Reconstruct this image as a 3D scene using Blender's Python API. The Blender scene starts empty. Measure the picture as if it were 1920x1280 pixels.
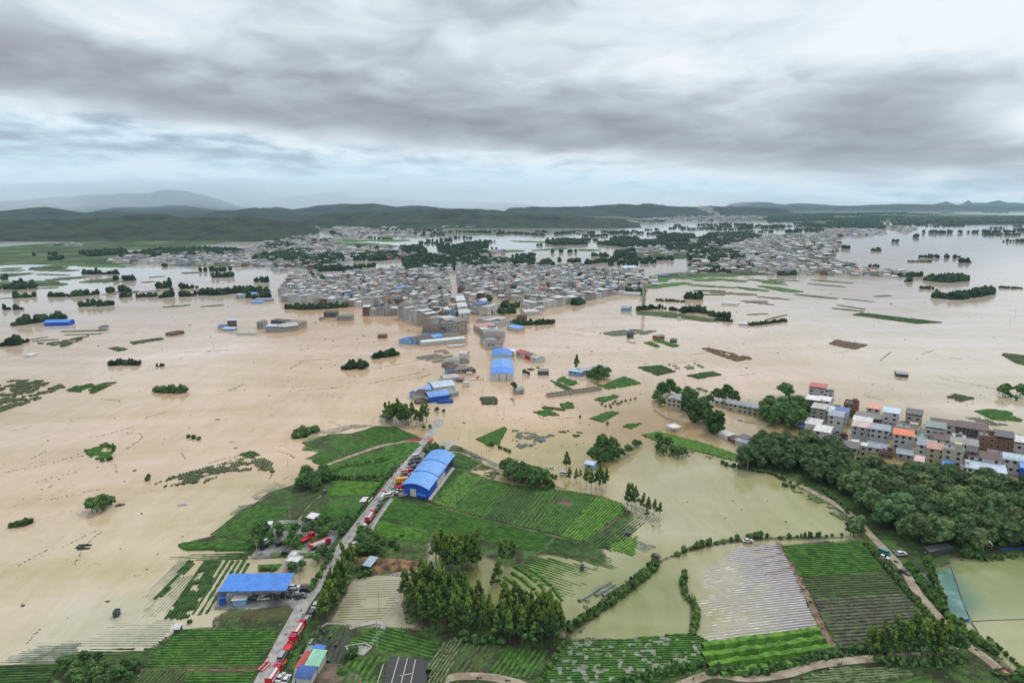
import bpy, math, random
import numpy as np
from mathutils import Vector, Matrix
R=math.radians
sc=bpy.context.scene
COL=sc.collection
rnd=random.Random(7)
# ---------------------------------------------------------------- camera
H=150.0; F=1280.0; PIT=math.atan(264/1280)
cd=bpy.data.cameras.new("camera"); cam=bpy.data.objects.new("camera",cd); COL.objects.link(cam)
cam.location=(0,0,H); cam.rotation_euler=(math.pi/2-PIT,0,0)
cd.lens=24; cd.sensor_width=36; cd.clip_start=1; cd.clip_end=90000
sc.camera=cam
_s,_c=math.sin(PIT),math.cos(PIT)
def P(x,y,z=0.0):
    """ground point seen at a place of the photograph (1920 wide)"""
    v=(640-y)/F; u=(x-960)/F; t=(H-z)/(_s-_c*v)
    return (t*u, t*(_c+_s*v))
def PP(pts,z=0.0): return [P(a,b,z) for a,b in pts]
# ---------------------------------------------------------------- exposure, world, sun
vs=sc.view_settings; vs.view_transform='Standard'; vs.look='None'; vs.gamma=1; vs.use_curve_mapping=False; vs.exposure=0.0
sc.render.engine='CYCLES'
sc.cycles.use_denoising=True
sc.cycles.max_bounces=6; sc.cycles.diffuse_bounces=2; sc.cycles.glossy_bounces=3; sc.cycles.volume_bounces=4; sc.cycles.transparent_max_bounces=8
SUN_EL,SUN_AZ=R(52),R(25)
world=bpy.data.worlds.new("World"); sc.world=world; world.use_nodes=True
class NT:
    """tiny expression helper for node trees"""
    def __init__(s,tree): s.t=tree; s.n=tree.nodes; s.l=tree.links
    def link(s,a,b): s.l.new(a,b)
    def put(s,inp,v):
        if hasattr(v,'is_output'): s.l.new(v,inp)
        else: inp.default_value=v
    def m(s,op,a,b=0.0,c=0.0,clamp=False):
        n=s.n.new('ShaderNodeMath'); n.operation=op; n.use_clamp=clamp
        s.put(n.inputs[0],a); s.put(n.inputs[1],b); s.put(n.inputs[2],c); return n.outputs[0]
    def add(s,a,b): return s.m('ADD',a,b)
    def mul(s,a,b): return s.m('MULTIPLY',a,b)
    def xyz(s,x,y,z):
        n=s.n.new('ShaderNodeCombineXYZ'); s.put(n.inputs[0],x); s.put(n.inputs[1],y); s.put(n.inputs[2],z); return n.outputs[0]
    def sep(s,v):
        n=s.n.new('ShaderNodeSeparateXYZ'); s.l.new(v,n.inputs[0]); return n.outputs
    def noise(s,vec,scale=1.0,detail=4.0,rough=0.5,dist=0.0,out=0):
        n=s.n.new('ShaderNodeTexNoise'); s.l.new(vec,n.inputs['Vector'])
        n.inputs['Scale'].default_value=scale; n.inputs['Detail'].default_value=detail; n.inputs['Roughness'].default_value=rough; n.inputs['Distortion'].default_value=dist
        return n.outputs[out]
    def ramp(s,fac,stops,interp='LINEAR'):
        n=s.n.new('ShaderNodeValToRGB'); r=n.color_ramp; r.interpolation=interp
        while len(r.elements)<len(stops): r.elements.new(0.5)
        for e,(p,c) in zip(r.elements,stops): e.position=p; e.color=(c[0],c[1],c[2],1)
        s.put(n.inputs[0],fac); return n.outputs[0]
    def mix(s,fac,a,b,mode='MIX'):
        n=s.n.new('ShaderNodeMix'); n.data_type='RGBA'; n.blend_type=mode
        s.put(n.inputs[0],fac)
        for i,v in ((6,a),(7,b)):
            if hasattr(v,'is_output'): s.l.new(v,n.inputs[i])
            else: n.inputs[i].default_value=(v[0],v[1],v[2],1)
        return n.outputs[2]
    def mr(s,v,a,b,c=0.0,d=1.0,smooth=True):
        n=s.n.new('ShaderNodeMapRange'); n.interpolation_type='SMOOTHSTEP' if smooth else 'LINEAR'
        s.put(n.inputs[0],v); n.inputs[1].default_value=a; n.inputs[2].default_value=b; n.inputs[3].default_value=c; n.inputs[4].default_value=d
        return n.outputs[0]
    def vm(s,v,sc_):
        n=s.n.new('ShaderNodeVectorMath'); n.operation='MULTIPLY'; s.l.new(v,n.inputs[0]); n.inputs[1].default_value=sc_; return n.outputs[0]
    def vadd(s,a,b):
        n=s.n.new('ShaderNodeVectorMath'); n.operation='ADD'; s.l.new(a,n.inputs[0]); s.put(n.inputs[1],b); return n.outputs[0]
w=NT(world.node_tree); w.n.clear()
tc=w.n.new('ShaderNodeTexCoord').outputs['Generated']
dx,dy,dz=w.sep(tc)
az=w.mul(w.m('ARCTAN2',dx,dy),57.2958)
el=w.mul(w.m('ARCSINE',dz),57.2958)
elp=w.m('MAXIMUM',el,0.0)
# cloud-plane coordinates: features get flatter and finer towards the horizon
q=w.m('POWER',w.add(elp,1.0),0.62)
vec=w.xyz(w.mul(az,0.075),w.mul(q,0.85),0.0)
wn=w.noise(w.vadd(vec,(3.1,7.7,0)),1.1,3,0.5,out=1)
wv=w.vadd(vec,w.vm(w.vadd(wn,(-.5,-.5,-.5)),(0.6,0.6,0.0)))
n1=w.noise(wv,1.15,6,0.5); n0=w.noise(w.vadd(wv,(5.5,1.3,0)),2.1,5,0.46)
n2=w.noise(w.vadd(wv,(9,2,0)),3.4,7,0.54)
elw=w.add(el,w.mul(w.add(n1,-0.5),3.6))
elw=w.add(elw,w.mul(w.add(n2,-0.5),1.6))
def blob(a0,e0,sa,se,amp):
    a=w.m('POWER',w.mul(w.add(az,-a0),1/sa),2.0); e=w.m('POWER',w.mul(w.add(elw,-e0),1/se),2.0)
    return w.mul(w.m('EXPONENT',w.mul(w.add(a,e),-1.0)),amp)
bandc=w.add(w.mul(w.m('MAXIMUM',w.m('MINIMUM',az,40.0),-40.0),-0.075),5.3)
d_=w.add(elw,w.mul(bandc,-1.0))
up_=w.m('MAXIMUM',d_,0.0); dn_=w.m('MINIMUM',d_,0.0)
g=w.m('EXPONENT',w.mul(w.add(w.m('POWER',w.mul(up_,1/3.6),2.0),w.m('POWER',w.mul(dn_,1/1.05),2.0)),-1.0))
val=w.add(0.79,w.mul(g,-0.36))
below=w.mr(d_,-2.4,-0.6,1.0,0.0); val=w.add(val,w.mul(below,0.07))
val=w.add(val,w.mul(below,w.mul(w.add(n2,-0.42),0.9)))
val=w.add(val,w.add(w.mul(w.add(n1,-0.5),0.5),w.mul(w.add(n0,-0.5),0.52)))
val=w.add(val,w.mul(w.add(n2,-0.5),0.20))
for b in ((-27,12.5,7,2.6,.26),(-37,4.3,9,1.3,-.16),(-20,3.6,12,1.0,-.20),(-4,6.6,6,2.4,-.05),(13,12.0,12,4.5,.14),(32,12.5,8,3.5,.28),(38,4.8,5,1.8,.5),(-25,1.0,18,1.0,.22),(10,1.2,14,0.9,.16),(5,3.2,10,.8,.10),(2,2.0,16,1.2,-.05),(27,8.0,8,1.6,-.10),(-3,13.5,9,2,-.06)):
    val=w.add(val,blob(*b))
cloud=w.ramp(val,[(0.0,(.20,.20,.23)),(0.30,(.275,.272,.31)),(0.50,(.40,.42,.475)),(0.68,(.55,.60,.67)),(0.85,(.76,.83,.89)),(1.0,(.93,.97,1.0))])
lowblue=w.mr(d_,-3.2,-0.9,1.0,0.0)
cloud=w.mix(w.mul(lowblue,0.75),cloud,w.mix(1.0,cloud,(0.84,0.99,1.08),'MULTIPLY'))
# overcast sky grows brighter overhead (CIE overcast), outside the picture
zen=w.mr(el,15.0,75.0,1.0,1.5)
zc=w.mix(1.0,cloud,w.xyz(zen,zen,zen),'MULTIPLY')
zc=w.mix(w.mr(el,17.0,35.0),zc,(1.08,1.10,1.13))
sky=w.n.new('ShaderNodeTexSky'); sky.sky_type='NISHITA'; sky.sun_disc=False; sky.sun_elevation=SUN_EL; sky.sun_rotation=SUN_AZ
sk=w.mix(1.0,sky.outputs[0],(0.1,0.1,0.1),'MULTIPLY')
full=w.mix(0.93,sk,zc)
full=w.mix(w.mr(el,-0.6,-0.05,1.0,0.0),full,(.42,.44,.44))
bg=w.n.new('ShaderNodeBackground'); bg.inputs[1].default_value=1.0; w.l.new(full,bg.inputs[0])
wo=w.n.new('ShaderNodeOutputWorld'); w.l.new(bg.outputs[0],wo.inputs[0])
sl=bpy.data.lights.new("sun",'SUN'); sl.energy=1.4; sl.angle=R(12); sl.color=(1,.96,.9)
so=bpy.data.objects.new("sun",sl); COL.objects.link(so)
so.rotation_euler=Vector((-math.sin(SUN_AZ)*math.cos(SUN_EL),-math.cos(SUN_AZ)*math.cos(SUN_EL),-math.sin(SUN_EL))).to_track_quat('-Z','Y').to_euler(); so.location=(0,0,900)
# ---------------------------------------------------------------- helpers
def lin(r,g_,b): 
    f=lambda v:((v/255)/12.92 if v/255<=.04045 else ((v/255+.055)/1.055)**2.4)
    return (f(r),f(g_),f(b))
MATS={}
def mat(name,col,rough=.8,var=.25,scale=.6,objvar=0.0,spec=.3,metal=0.0,seam=0.0,bump=0.0,bscale=None,world_=False,col2=None,corr=None,streak=0.0):
    if name in MATS: return MATS[name]
    m=bpy.data.materials.new(name); m.use_nodes=True; t=NT(m.node_tree)
    b=t.n['Principled BSDF']; b.inputs['Roughness'].default_value=rough; b.inputs['Specular IOR Level'].default_value=spec; b.inputs['Metallic'].default_value=metal
    if world_: v=t.n.new('ShaderNodeNewGeometry').outputs['Position']
    else: v=t.n.new('ShaderNodeTexCoord').outputs['Object']
    oi=t.n.new('ShaderNodeObjectInfo').outputs['Random']
    if not world_: v=t.vadd(v,t.xyz(t.mul(oi,91.0),t.mul(oi,37.0),0.0))
    c=tuple(col)
    nz=t.noise(v,scale,5,.6)
    out=t.mix(nz if col2 is None else t.mr(nz,.38,.62),tuple(max(0,x*(1-var)) for x in c),tuple(x*(1+var) for x in c) if col2 is None else col2)
    if col2 is not None and var: 
        f2=t.mr(t.noise(v,scale*5,4,.6),.2,.8,1-var,1+var,False); out=t.mix(1.0,out,t.xyz(f2,f2,f2),'MULTIPLY')
    if streak:
        sx=t.noise(t.vm(v,(1,1,.12)),2.2,4,.6); f3=t.mr(sx,.35,.75,1.0,1-streak,False); out=t.mix(1.0,out,t.xyz(f3,f3,f3),'MULTIPLY')
    if seam:
        ax_=t.sep(v); sw=t.m('FRACT',t.mul(ax_[0],1/seam)); f4=t.mr(sw,.0,.16,.80,1.0,False); pn=t.noise(t.xyz(t.m('FLOOR',t.mul(ax_[0],1/seam)),t.m('FLOOR',t.mul(ax_[1],.28)),0.0),7.3,0,0); f5=t.mr(pn,.3,.7,.88,1.08,False); out=t.mix(1.0,out,t.xyz(t.mul(f4,f5),t.mul(f4,f5),t.mul(f4,f5)),'MULTIPLY')
    if objvar:
        f=t.mr(oi,0,1,1-objvar,1+objvar,False); f2=t.mr(t.m('FRACT',t.mul(oi,17.3)),0,1,1-objvar*.5,1+objvar*.5,False)
        out=t.mix(1.0,out,t.xyz(t.mul(f,f2),f,f),'MULTIPLY')
    t.l.new(out,b.inputs['Base Color'])
    if corr:
        wv_=t.n.new('ShaderNodeTexWave'); wv_.inputs['Scale'].default_value=corr; t.l.new(v,wv_.inputs['Vector']); bp=t.n.new('ShaderNodeBump'); bp.inputs['Strength'].default_value=.5; bp.inputs['Distance'].default_value=.05
        t.l.new(wv_.outputs[1],bp.inputs['Height']); t.l.new(bp.outputs[0],b.inputs['Normal'])
    elif bump:
        bp=t.n.new('ShaderNodeBump'); bp.inputs['Strength'].default_value=.8; bp.inputs['Distance'].default_value=bump
        t.l.new(t.noise(v,bscale or scale*3,4,.6),bp.inputs['Height']); t.l.new(bp.outputs[0],b.inputs['Normal'])
    MATS[name]=m; return m
class MB:
    def __init__(s): s.v=[]; s.f=[]; s.m=[]; s.sm=[]
    def face(s,pts,mi=0):
        n=len(s.v); s.v.extend(pts); s.f.append(tuple(range(n,n+len(pts)))); s.m.append(mi)
    def add(s,vs_,fs,mi=0):
        n=len(s.v); s.v.extend(vs_)
        for f in fs: s.f.append(tuple(i+n for i in f)); s.m.append(mi)
    def prism(s,base,z0,z1,mi=0,top=None,bottom=False):
        """base: ccw 2-D polygon"""
        n=len(base); t=top or base
        vs_=[(a,b,z0) for a,b in base]+[(a,b,z1) for a,b in t]
        fs=[(i,(i+1)%n,n+(i+1)%n,n+i) for i in range(n)]+[tuple(range(n,2*n))]
        if bottom: fs.append(tuple(range(n-1,-1,-1)))
        s.add(vs_,fs,mi)
    def box(s,cx,cy,z0,sx,sy,h,mi=0,rot=0.0,bottom=True):
        c,sn=math.cos(rot),math.sin(rot)
        b=[(cx+c*a-sn*d,cy+sn*a+c*d) for a,d in ((-sx/2,-sy/2),(sx/2,-sy/2),(sx/2,sy/2),(-sx/2,sy/2))]
        s.prism(b,z0,z0+h,mi,bottom=bottom)
    def tube(s,p,q,r0,r1,n=6,mi=0,cap=True):
        p=Vector(p);q=Vector(q);d=(q-p).normalized(); a=d.orthogonal().normalized(); b=d.cross(a)
        vs_=[]
        for o,r in ((p,r0),(q,r1)):
            for i in range(n):
                t=2*math.pi*i/n; vs_.append(tuple(o+a*math.cos(t)*r+b*math.sin(t)*r))
        fs=[(i,(i+1)%n,n+(i+1)%n,n+i) for i in range(n)]
        if cap: fs+= [tuple(range(n,2*n)),tuple(range(n-1,-1,-1))]
        s.add(vs_,fs,mi)
    def mesh(s,name,mats,smooth=False):
        me=bpy.data.meshes.new(name); me.from_pydata(s.v,[],s.f)
        for m_ in mats: me.materials.append(m_)
        if len(mats)>1: me.polygons.foreach_set('material_index',s.m)
        if smooth: me.polygons.foreach_set('use_smooth',[True]*len(s.f))
        me.update(); return me
    def build(s,name,mats,parent=None,loc=(0,0,0),smooth=False,rz=0):
        if not isinstance(mats,(list,tuple)): mats=[mats]
        return link(name,s.mesh(name,mats,smooth),parent,loc,rz)
def link(name,me,parent=None,loc=(0,0,0),rz=0,scale=None):
    o=bpy.data.objects.new(name,me); COL.objects.link(o); o.location=loc; o.rotation_euler=(0,0,rz)
    if scale is not None: o.scale=scale if hasattr(scale,'__len__') else (scale,)*3
    if parent: o.parent=parent
    return o
def tag(o,label=None,cat=None,group=None,kind=None):
    if label: o['label']=label
    if cat: o['category']=cat
    if group: o['group']=group
    if kind: o['kind']=kind
    return o
def root(name,loc,label=None,cat=None,group=None,rz=0):
    return tag(link(name,None,None,loc,rz),label,cat,group)
def hsh(ix,iy,seed):
    h=(ix*374761393+iy*668265263+seed*982451653)&0xffffffff
    h=((h^(h>>13))*1274126177)&0xffffffff
    return ((h^(h>>16))&0xffffff)/float(0xffffff)
def vn(x,y,scale,seed=0):
    """value noise, numpy or float"""
    x=np.asarray(x,float)/scale; y=np.asarray(y,float)/scale
    ix=np.floor(x).astype(np.int64); iy=np.floor(y).astype(np.int64); fx=x-ix; fy=y-iy
    fx=fx*fx*(3-2*fx); fy=fy*fy*(3-2*fy)
    a=hsh(ix,iy,seed);b=hsh(ix+1,iy,seed);c=hsh(ix,iy+1,seed);d=hsh(ix+1,iy+1,seed)
    return (a*(1-fx)+b*fx)*(1-fy)+(c*(1-fx)+d*fx)*fy
def fbm(x,y,scale,seed=0,oct=4):
    s=0;a=.5
    for i in range(oct): s=s+a*vn(x,y,scale/2**i,seed+i*13); a*=.5
    return s/(1-.5**oct)
def sdist(poly,X,Y):
    """signed distance, positive inside"""
    d2=np.full(X.shape,1e18); ins=np.zeros(X.shape,bool); n=len(poly)
    for i in range(n):
        ax,ay=poly[i];bx,by=poly[(i+1)%n]; ex,ey=bx-ax,by-ay; L=ex*ex+ey*ey+1e-9
        t=np.clip(((X-ax)*ex+(Y-ay)*ey)/L,0,1); d2=np.minimum(d2,(X-ax-t*ex)**2+(Y-ay-t*ey)**2)
        c=(ay>Y)!=(by>Y); ins^=c&(X<(bx-ax)*(Y-ay)/((by-ay) if by!=ay else 1e-9)+ax)
    return np.where(ins,1,-1)*np.sqrt(d2)
def inside(poly,x,y):
    r=False;n=len(poly)
    for i in range(n):
        ax,ay=poly[i];bx,by=poly[(i+1)%n]
        if (ay>y)!=(by>y) and x<(bx-ax)*(y-ay)/(by-ay)+ax: r=not r
    return r
ORD="zeroth first second third fourth fifth sixth seventh eighth ninth tenth eleventh twelfth thirteenth fourteenth fifteenth sixteenth seventeenth eighteenth nineteenth twentieth".split()
def nth(i): return ORD[i] if i<len(ORD) else ("twenty-"+ORD[i-20] if i<30 else "thirty-"+ORD[i-30] if 30<i<40 else "number %d"%i)
PENDING=[]
def later(o,desc,place,group=None):
    """label set at the end, so that look-alikes can be told apart by their order"""
    PENDING.append((o,desc,place))
    if group: o['group']=group
def settle(maxrow=10):
    g={}
    for o,d,p in PENDING: g.setdefault((d,p),[]).append(o)
    for (d,p),os_ in g.items():
        if len(os_)==1: os_[0]['label']=(d+' '+p).strip(); continue
        n=len(os_); rows=max(1,math.ceil(n/maxrow)); os_.sort(key=lambda o:o.location.y); per=math.ceil(n/rows)
        for r in range(rows):
            row=sorted(os_[r*per:(r+1)*per],key=lambda o:o.location.x/o.location.y)
            rn='' if rows==1 else (', front row' if r==0 else ', back row' if r==rows-1 else ', %s row'%nth(r+1))
            for i,o in enumerate(row):
                pos='leftmost' if i==0 else 'rightmost' if i==len(row)-1 else nth(i+1)+' from left'
                o['label']=(d+' '+p+', '+pos+rn).strip()
# ---------------------------------------------------------------- flood water
def axis(pos,lo,hi,step,grow=1.18,far=60000):
    a=list(np.arange(lo,hi+.1,step)); s=step;v=a[-1]
    while v<far: s*=grow; v+=s; a.append(v)
    s=step;v=a[0];b=[]
    while v>-far: s*=grow; v-=s; b.append(v)
    return np.array(b[::-1]+a)
# silt and painted reflection colour of the flood at places of the photograph (clearer and greener away from the current, far ones whitened by reflected sky)
SILT_REFLECTION=[((100,900),(226,196,158)),((30,1100),(216,196,152)),((250,1050),(222,202,160)),((420,760),(230,196,158)),((600,700),(232,194,152)),((700,620),(226,186,138)),((900,640),(226,186,142)),((640,790),(230,196,152)),((950,780),(232,194,150)),
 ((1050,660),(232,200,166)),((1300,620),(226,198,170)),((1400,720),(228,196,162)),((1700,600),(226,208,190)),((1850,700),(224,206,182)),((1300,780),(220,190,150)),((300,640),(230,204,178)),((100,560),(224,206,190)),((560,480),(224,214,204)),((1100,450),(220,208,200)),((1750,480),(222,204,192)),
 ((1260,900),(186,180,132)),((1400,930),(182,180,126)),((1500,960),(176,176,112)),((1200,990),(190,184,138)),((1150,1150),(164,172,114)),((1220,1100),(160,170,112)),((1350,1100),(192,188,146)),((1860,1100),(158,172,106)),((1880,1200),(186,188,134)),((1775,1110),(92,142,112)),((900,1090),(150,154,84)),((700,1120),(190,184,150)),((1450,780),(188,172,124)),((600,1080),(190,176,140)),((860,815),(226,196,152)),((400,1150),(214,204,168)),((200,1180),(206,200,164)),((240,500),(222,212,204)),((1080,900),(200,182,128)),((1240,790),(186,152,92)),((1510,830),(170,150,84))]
def water():
    xs=axis(0,-360,420,6); ys=axis(0,150,700,6)
    X,Y=np.meshgrid(xs,ys); nx,ny=len(xs),len(ys)
    vs_=np.column_stack([X.ravel(),Y.ravel(),np.zeros(X.size)])
    i=np.arange(nx-1);j=np.arange(ny-1);I,J=np.meshgrid(i,j); a=(J*nx+I).ravel()
    fs=np.column_stack([a,a+1,a+nx+1,a+nx])
    me=bpy.data.meshes.new('flood_water'); me.from_pydata(vs_.tolist(),[],fs.tolist())
    # interpolate in a log-distance space so that far anchors keep their reach
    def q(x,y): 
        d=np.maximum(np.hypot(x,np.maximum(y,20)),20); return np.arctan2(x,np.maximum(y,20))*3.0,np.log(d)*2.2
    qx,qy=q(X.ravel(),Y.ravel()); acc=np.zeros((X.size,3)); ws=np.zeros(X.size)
    for (px,py),c in SILT_REFLECTION:
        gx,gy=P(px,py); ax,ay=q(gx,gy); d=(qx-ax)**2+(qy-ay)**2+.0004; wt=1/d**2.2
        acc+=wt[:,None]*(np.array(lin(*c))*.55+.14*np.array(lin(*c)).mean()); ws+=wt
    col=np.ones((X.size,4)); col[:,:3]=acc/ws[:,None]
    at=me.color_attributes.new('silt_reflection','FLOAT_COLOR','POINT'); at.data.foreach_set('color',col.ravel())  # silt tone, with sky reflection painted into the far water
    m=bpy.data.materials.new('muddy_water'); m.use_nodes=True; t=NT(m.node_tree); b=t.n['Principled BSDF']
    ca=t.n.new('ShaderNodeVertexColor'); ca.layer_name='silt_reflection'
    pos=t.n.new('ShaderNodeNewGeometry').outputs['Position']
    s1=t.noise(t.vm(pos,(.004,.014,1)),1.0,6,.6,1.5); s2=t.noise(pos,.045,6,.65,1.2)
    s3=t.noise(t.vm(t.vadd(pos,t.vm(t.noise(pos,.01,2,.5,out=1),(40,40,0))),(.11,.022,1)),1.0,5,.65,.8)
    f=t.add(t.mul(t.mr(s1,.3,.7,.80,1.12,False),1.0),t.add(t.mul(t.add(s2,-.5),.18),t.mul(t.add(s3,-.5),.42)))
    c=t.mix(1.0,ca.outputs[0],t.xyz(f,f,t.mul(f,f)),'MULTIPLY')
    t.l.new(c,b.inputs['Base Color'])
    b.inputs['Roughness'].default_value=.05; b.inputs['IOR'].default_value=1.33; b.inputs['Specular IOR Level'].default_value=.5
    b1=t.noise(t.vm(pos,(1,1,1)),.9,5,.65,.6); b2=t.noise(pos,.12,3,.6,.8)
    hh=t.add(b1,t.mul(b2,1.6))
    bp=t.n.new('ShaderNodeBump'); bp.inputs['Strength'].default_value=.35; bp.inputs['Distance'].default_value=.09
    t.l.new(hh,bp.inputs['Height']); t.l.new(bp.outputs[0],b.inputs['Normal'])
    me.materials.append(m); me.update()
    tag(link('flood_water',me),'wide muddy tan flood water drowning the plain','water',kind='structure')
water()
# ---------------------------------------------------------------- hills
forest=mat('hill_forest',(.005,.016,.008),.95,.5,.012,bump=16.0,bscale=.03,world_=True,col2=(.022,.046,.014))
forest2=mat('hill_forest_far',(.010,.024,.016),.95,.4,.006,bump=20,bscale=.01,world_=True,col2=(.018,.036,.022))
def range_(name,label,sky_,D,foot,amp,seed,mt,rough=1.0):
    """a range of hills: crest heights from its skyline at distance D, slopes falling to the plain on both sides"""
    xs=[p_[0] for p_ in sky_]; ys=[p_[1] for p_ in sky_]; n=int((xs[-1]-xs[0])/2.2)+2; m_=26
    V=[];Fc=[]
    for i in range(n+1):
        px=xs[0]+(xs[-1]-xs[0])*i/n; py=float(np.interp(px,xs,ys)); u=(px-960)/F; v=(640-py)/F
        # depth along the view axis = D
        tt=D/(_c+_s*v); zc=H-tt*(_s-_c*v); xc=tt*u; zc=max(zc,4)*min(1.0,i/12+.02,(n-i)/12+.02)
        dirx,diry=xc/D,1.0
        for j in range(-m_//2,m_//2+1):
            a=j/(m_/2); fx=(a if a>0 else -a); yy=D+a*foot
            w_=xc+dirx*a*foot*.9
            prof=((1-fx)**1.15 if a<0 else (1-fx))*(1+.16*(fbm(w_,yy*.2,foot*.35,seed+21,4)-.5)*rough)
            rg=fbm(w_,yy,foot*.55,seed,5)-.5
            z=zc*prof*(1+rg*2.0*min(1,fx*3)*rough)+amp*(fbm(w_,yy,foot*.12,seed+5,3)-.5)*min(1,(1-fx)*3)
            z=z-(3 if fx>.97 else 0)
            V.append((w_,yy,z if fx<.97 else -3))
    k=2*(m_//2)+1
    for i in range(n):
        for j in range(k-1):
            a=i*k+j; Fc.append((a,a+k,a+k+1,a+1))
    me=bpy.data.meshes.new(name); me.from_pydata(V,[],Fc); me.materials.append(mt); me.polygons.foreach_set('use_smooth',[True]*len(Fc)); me.update()
    return tag(link(name,me),label,'hills',kind='structure')
range_('hills','dark green wooded hills above the green plain at the left edge',[(-260,404),(-120,408),(0,411),(60,413),(130,411),(200,407),(260,404),(310,403),(350,408),(400,405),(450,407),(480,409),(520,412),(560,417),(600,426)],3300,760,20,1,forest)
range_('hills','wooded hills behind the river villages in the middle',[(540,424),(575,412),(610,401),(640,399),(680,399),(720,405),(780,400),(840,398),(900,401),(960,403),(1020,402),(1080,404),(1130,408),(1175,413),(1200,418)],4400,640,20,2,forest)
range_('hills','second wooded ridge just behind the middle hills',[(460,410),(520,404),(560,404),(610,402),(650,397),(730,396),(780,394),(830,391),(900,392),(960,396),(1010,402),(1060,408)],5400,500,20,3,forest)
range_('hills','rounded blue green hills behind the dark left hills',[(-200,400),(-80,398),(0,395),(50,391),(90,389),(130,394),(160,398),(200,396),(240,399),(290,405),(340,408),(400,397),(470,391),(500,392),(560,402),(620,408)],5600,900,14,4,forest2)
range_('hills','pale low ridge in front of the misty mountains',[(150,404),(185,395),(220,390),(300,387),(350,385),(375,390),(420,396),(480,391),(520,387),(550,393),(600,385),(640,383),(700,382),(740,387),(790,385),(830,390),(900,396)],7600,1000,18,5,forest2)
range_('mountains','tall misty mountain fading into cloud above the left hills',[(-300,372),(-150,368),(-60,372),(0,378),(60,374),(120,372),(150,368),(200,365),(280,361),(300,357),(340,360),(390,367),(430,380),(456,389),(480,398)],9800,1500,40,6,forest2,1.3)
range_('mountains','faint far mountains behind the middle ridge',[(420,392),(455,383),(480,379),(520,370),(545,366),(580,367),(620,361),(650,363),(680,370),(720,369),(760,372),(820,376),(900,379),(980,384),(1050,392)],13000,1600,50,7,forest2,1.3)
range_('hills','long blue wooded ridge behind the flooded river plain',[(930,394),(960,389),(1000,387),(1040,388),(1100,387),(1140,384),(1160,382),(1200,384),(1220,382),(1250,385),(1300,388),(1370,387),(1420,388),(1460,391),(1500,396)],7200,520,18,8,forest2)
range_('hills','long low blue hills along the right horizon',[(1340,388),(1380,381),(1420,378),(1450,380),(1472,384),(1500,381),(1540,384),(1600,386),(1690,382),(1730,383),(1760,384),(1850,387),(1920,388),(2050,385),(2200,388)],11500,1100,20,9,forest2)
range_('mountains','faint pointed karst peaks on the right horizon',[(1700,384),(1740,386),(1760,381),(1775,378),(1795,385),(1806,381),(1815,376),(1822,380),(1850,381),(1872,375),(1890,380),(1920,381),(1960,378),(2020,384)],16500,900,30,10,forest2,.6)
# ---------------------------------------------------------------- haze
def haze():
    b=MB(); b.prism([(-16000,-400),(16000,-400),(16000,18500),(-16000,18500)],-4.0,620.0,0,bottom=True)
    m=bpy.data.materials.new('haze'); m.use_nodes=True; t=NT(m.node_tree); t.n.clear()
    o=t.n.new('ShaderNodeOutputMaterial'); p=t.n.new('ShaderNodeVolumePrincipled')
    p.inputs['Color'].default_value=(.50,.78,1.0,1); p.inputs['Density'].default_value=HAZE; p.inputs['Anisotropy'].default_value=.1
    t.l.new(p.outputs[0],o.inputs['Volume'])
    tag(b.build('haze',m),'pale blue rain haze thinning the far hills','haze',kind='stuff')
HAZE=2.9e-5
haze()
# ---------------------------------------------------------------- land above the flood
grass=mat('rough_grass',(.030,.055,.016),.95,.35,.07,world_=True,col2=(.075,.135,.030),bump=.25,bscale=.9)
grass_far=mat('meadow',(.030,.062,.022),.95,.3,.008,world_=True,col2=(.075,.125,.040),bump=1.0,bscale=.05)
dirt=mat('damp_soil',(.085,.062,.045),.9,.3,.1,world_=True,col2=(.16,.125,.09),bump=.12,bscale=.8)
bank=mat('weedy_bank',(.060,.062,.034),.95,.35,.12,world_=True,col2=(.062,.125,.028),bump=.3,bscale=.8)
_t=NT(bank.node_tree); _b=_t.n['Principled BSDF']; _src=_b.inputs['Base Color'].links[0].from_socket
_pz=_t.sep(_t.n.new('ShaderNodeNewGeometry').outputs['Position'])[2]
_t.l.new(_t.mix(_t.mr(_pz,.05,.22,1.0,0.0),_src,(.17,.145,.105)),_b.inputs['Base Color'])
def land(name,label,polys,step,top,mt,rise=.16,wob=1.0,seed=3,cat=None):
    W=[PP(p_) if not isinstance(p_[0][0],np.floating) else p_ for p_ in polys]
    xs=[a for p_ in W for a,b in p_]; ys=[b for p_ in W for a,b in p_]
    gx=np.arange(min(xs)-step*3,max(xs)+step*3,step); gy=np.arange(min(ys)-step*3,max(ys)+step*3,step)
    X,Y=np.meshgrid(gx,gy); sd=np.full(X.shape,-1e9)
    for p_ in W: sd=np.maximum(sd,sdist(p_,X,Y))
    sd=sd+(fbm(X,Y,step*7,seed,4)-.5)*step*3*wob
    Z=np.minimum(sd*rise,top)+np.where(sd>0,(fbm(X,Y,step*4,seed+9,3)-.5)*top*.35,0); Z=np.maximum(Z,-.5)
    nx,ny=len(gx),len(gy); keep=Z>-.45
    idx=-np.ones(X.size,int); cell=(keep[:-1,:-1]|keep[1:,:-1]|keep[:-1,1:]|keep[1:,1:])
    J,I=np.nonzero(cell); a=J*nx+I; f=np.column_stack([a,a+1,a+nx+1,a+nx]); used=np.unique(f); idx[used]=np.arange(len(used))
    me=bpy.data.meshes.new(name); me.from_pydata(np.column_stack([X.ravel()[used],Y.ravel()[used],Z.ravel()[used]]).tolist(),[],idx[f].tolist())
    me.materials.append(mt); me.polygons.foreach_set('use_smooth',[True]*len(f)); me.update()
    return tag(link(name,me),label,cat or 'ground',kind='structure')
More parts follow.
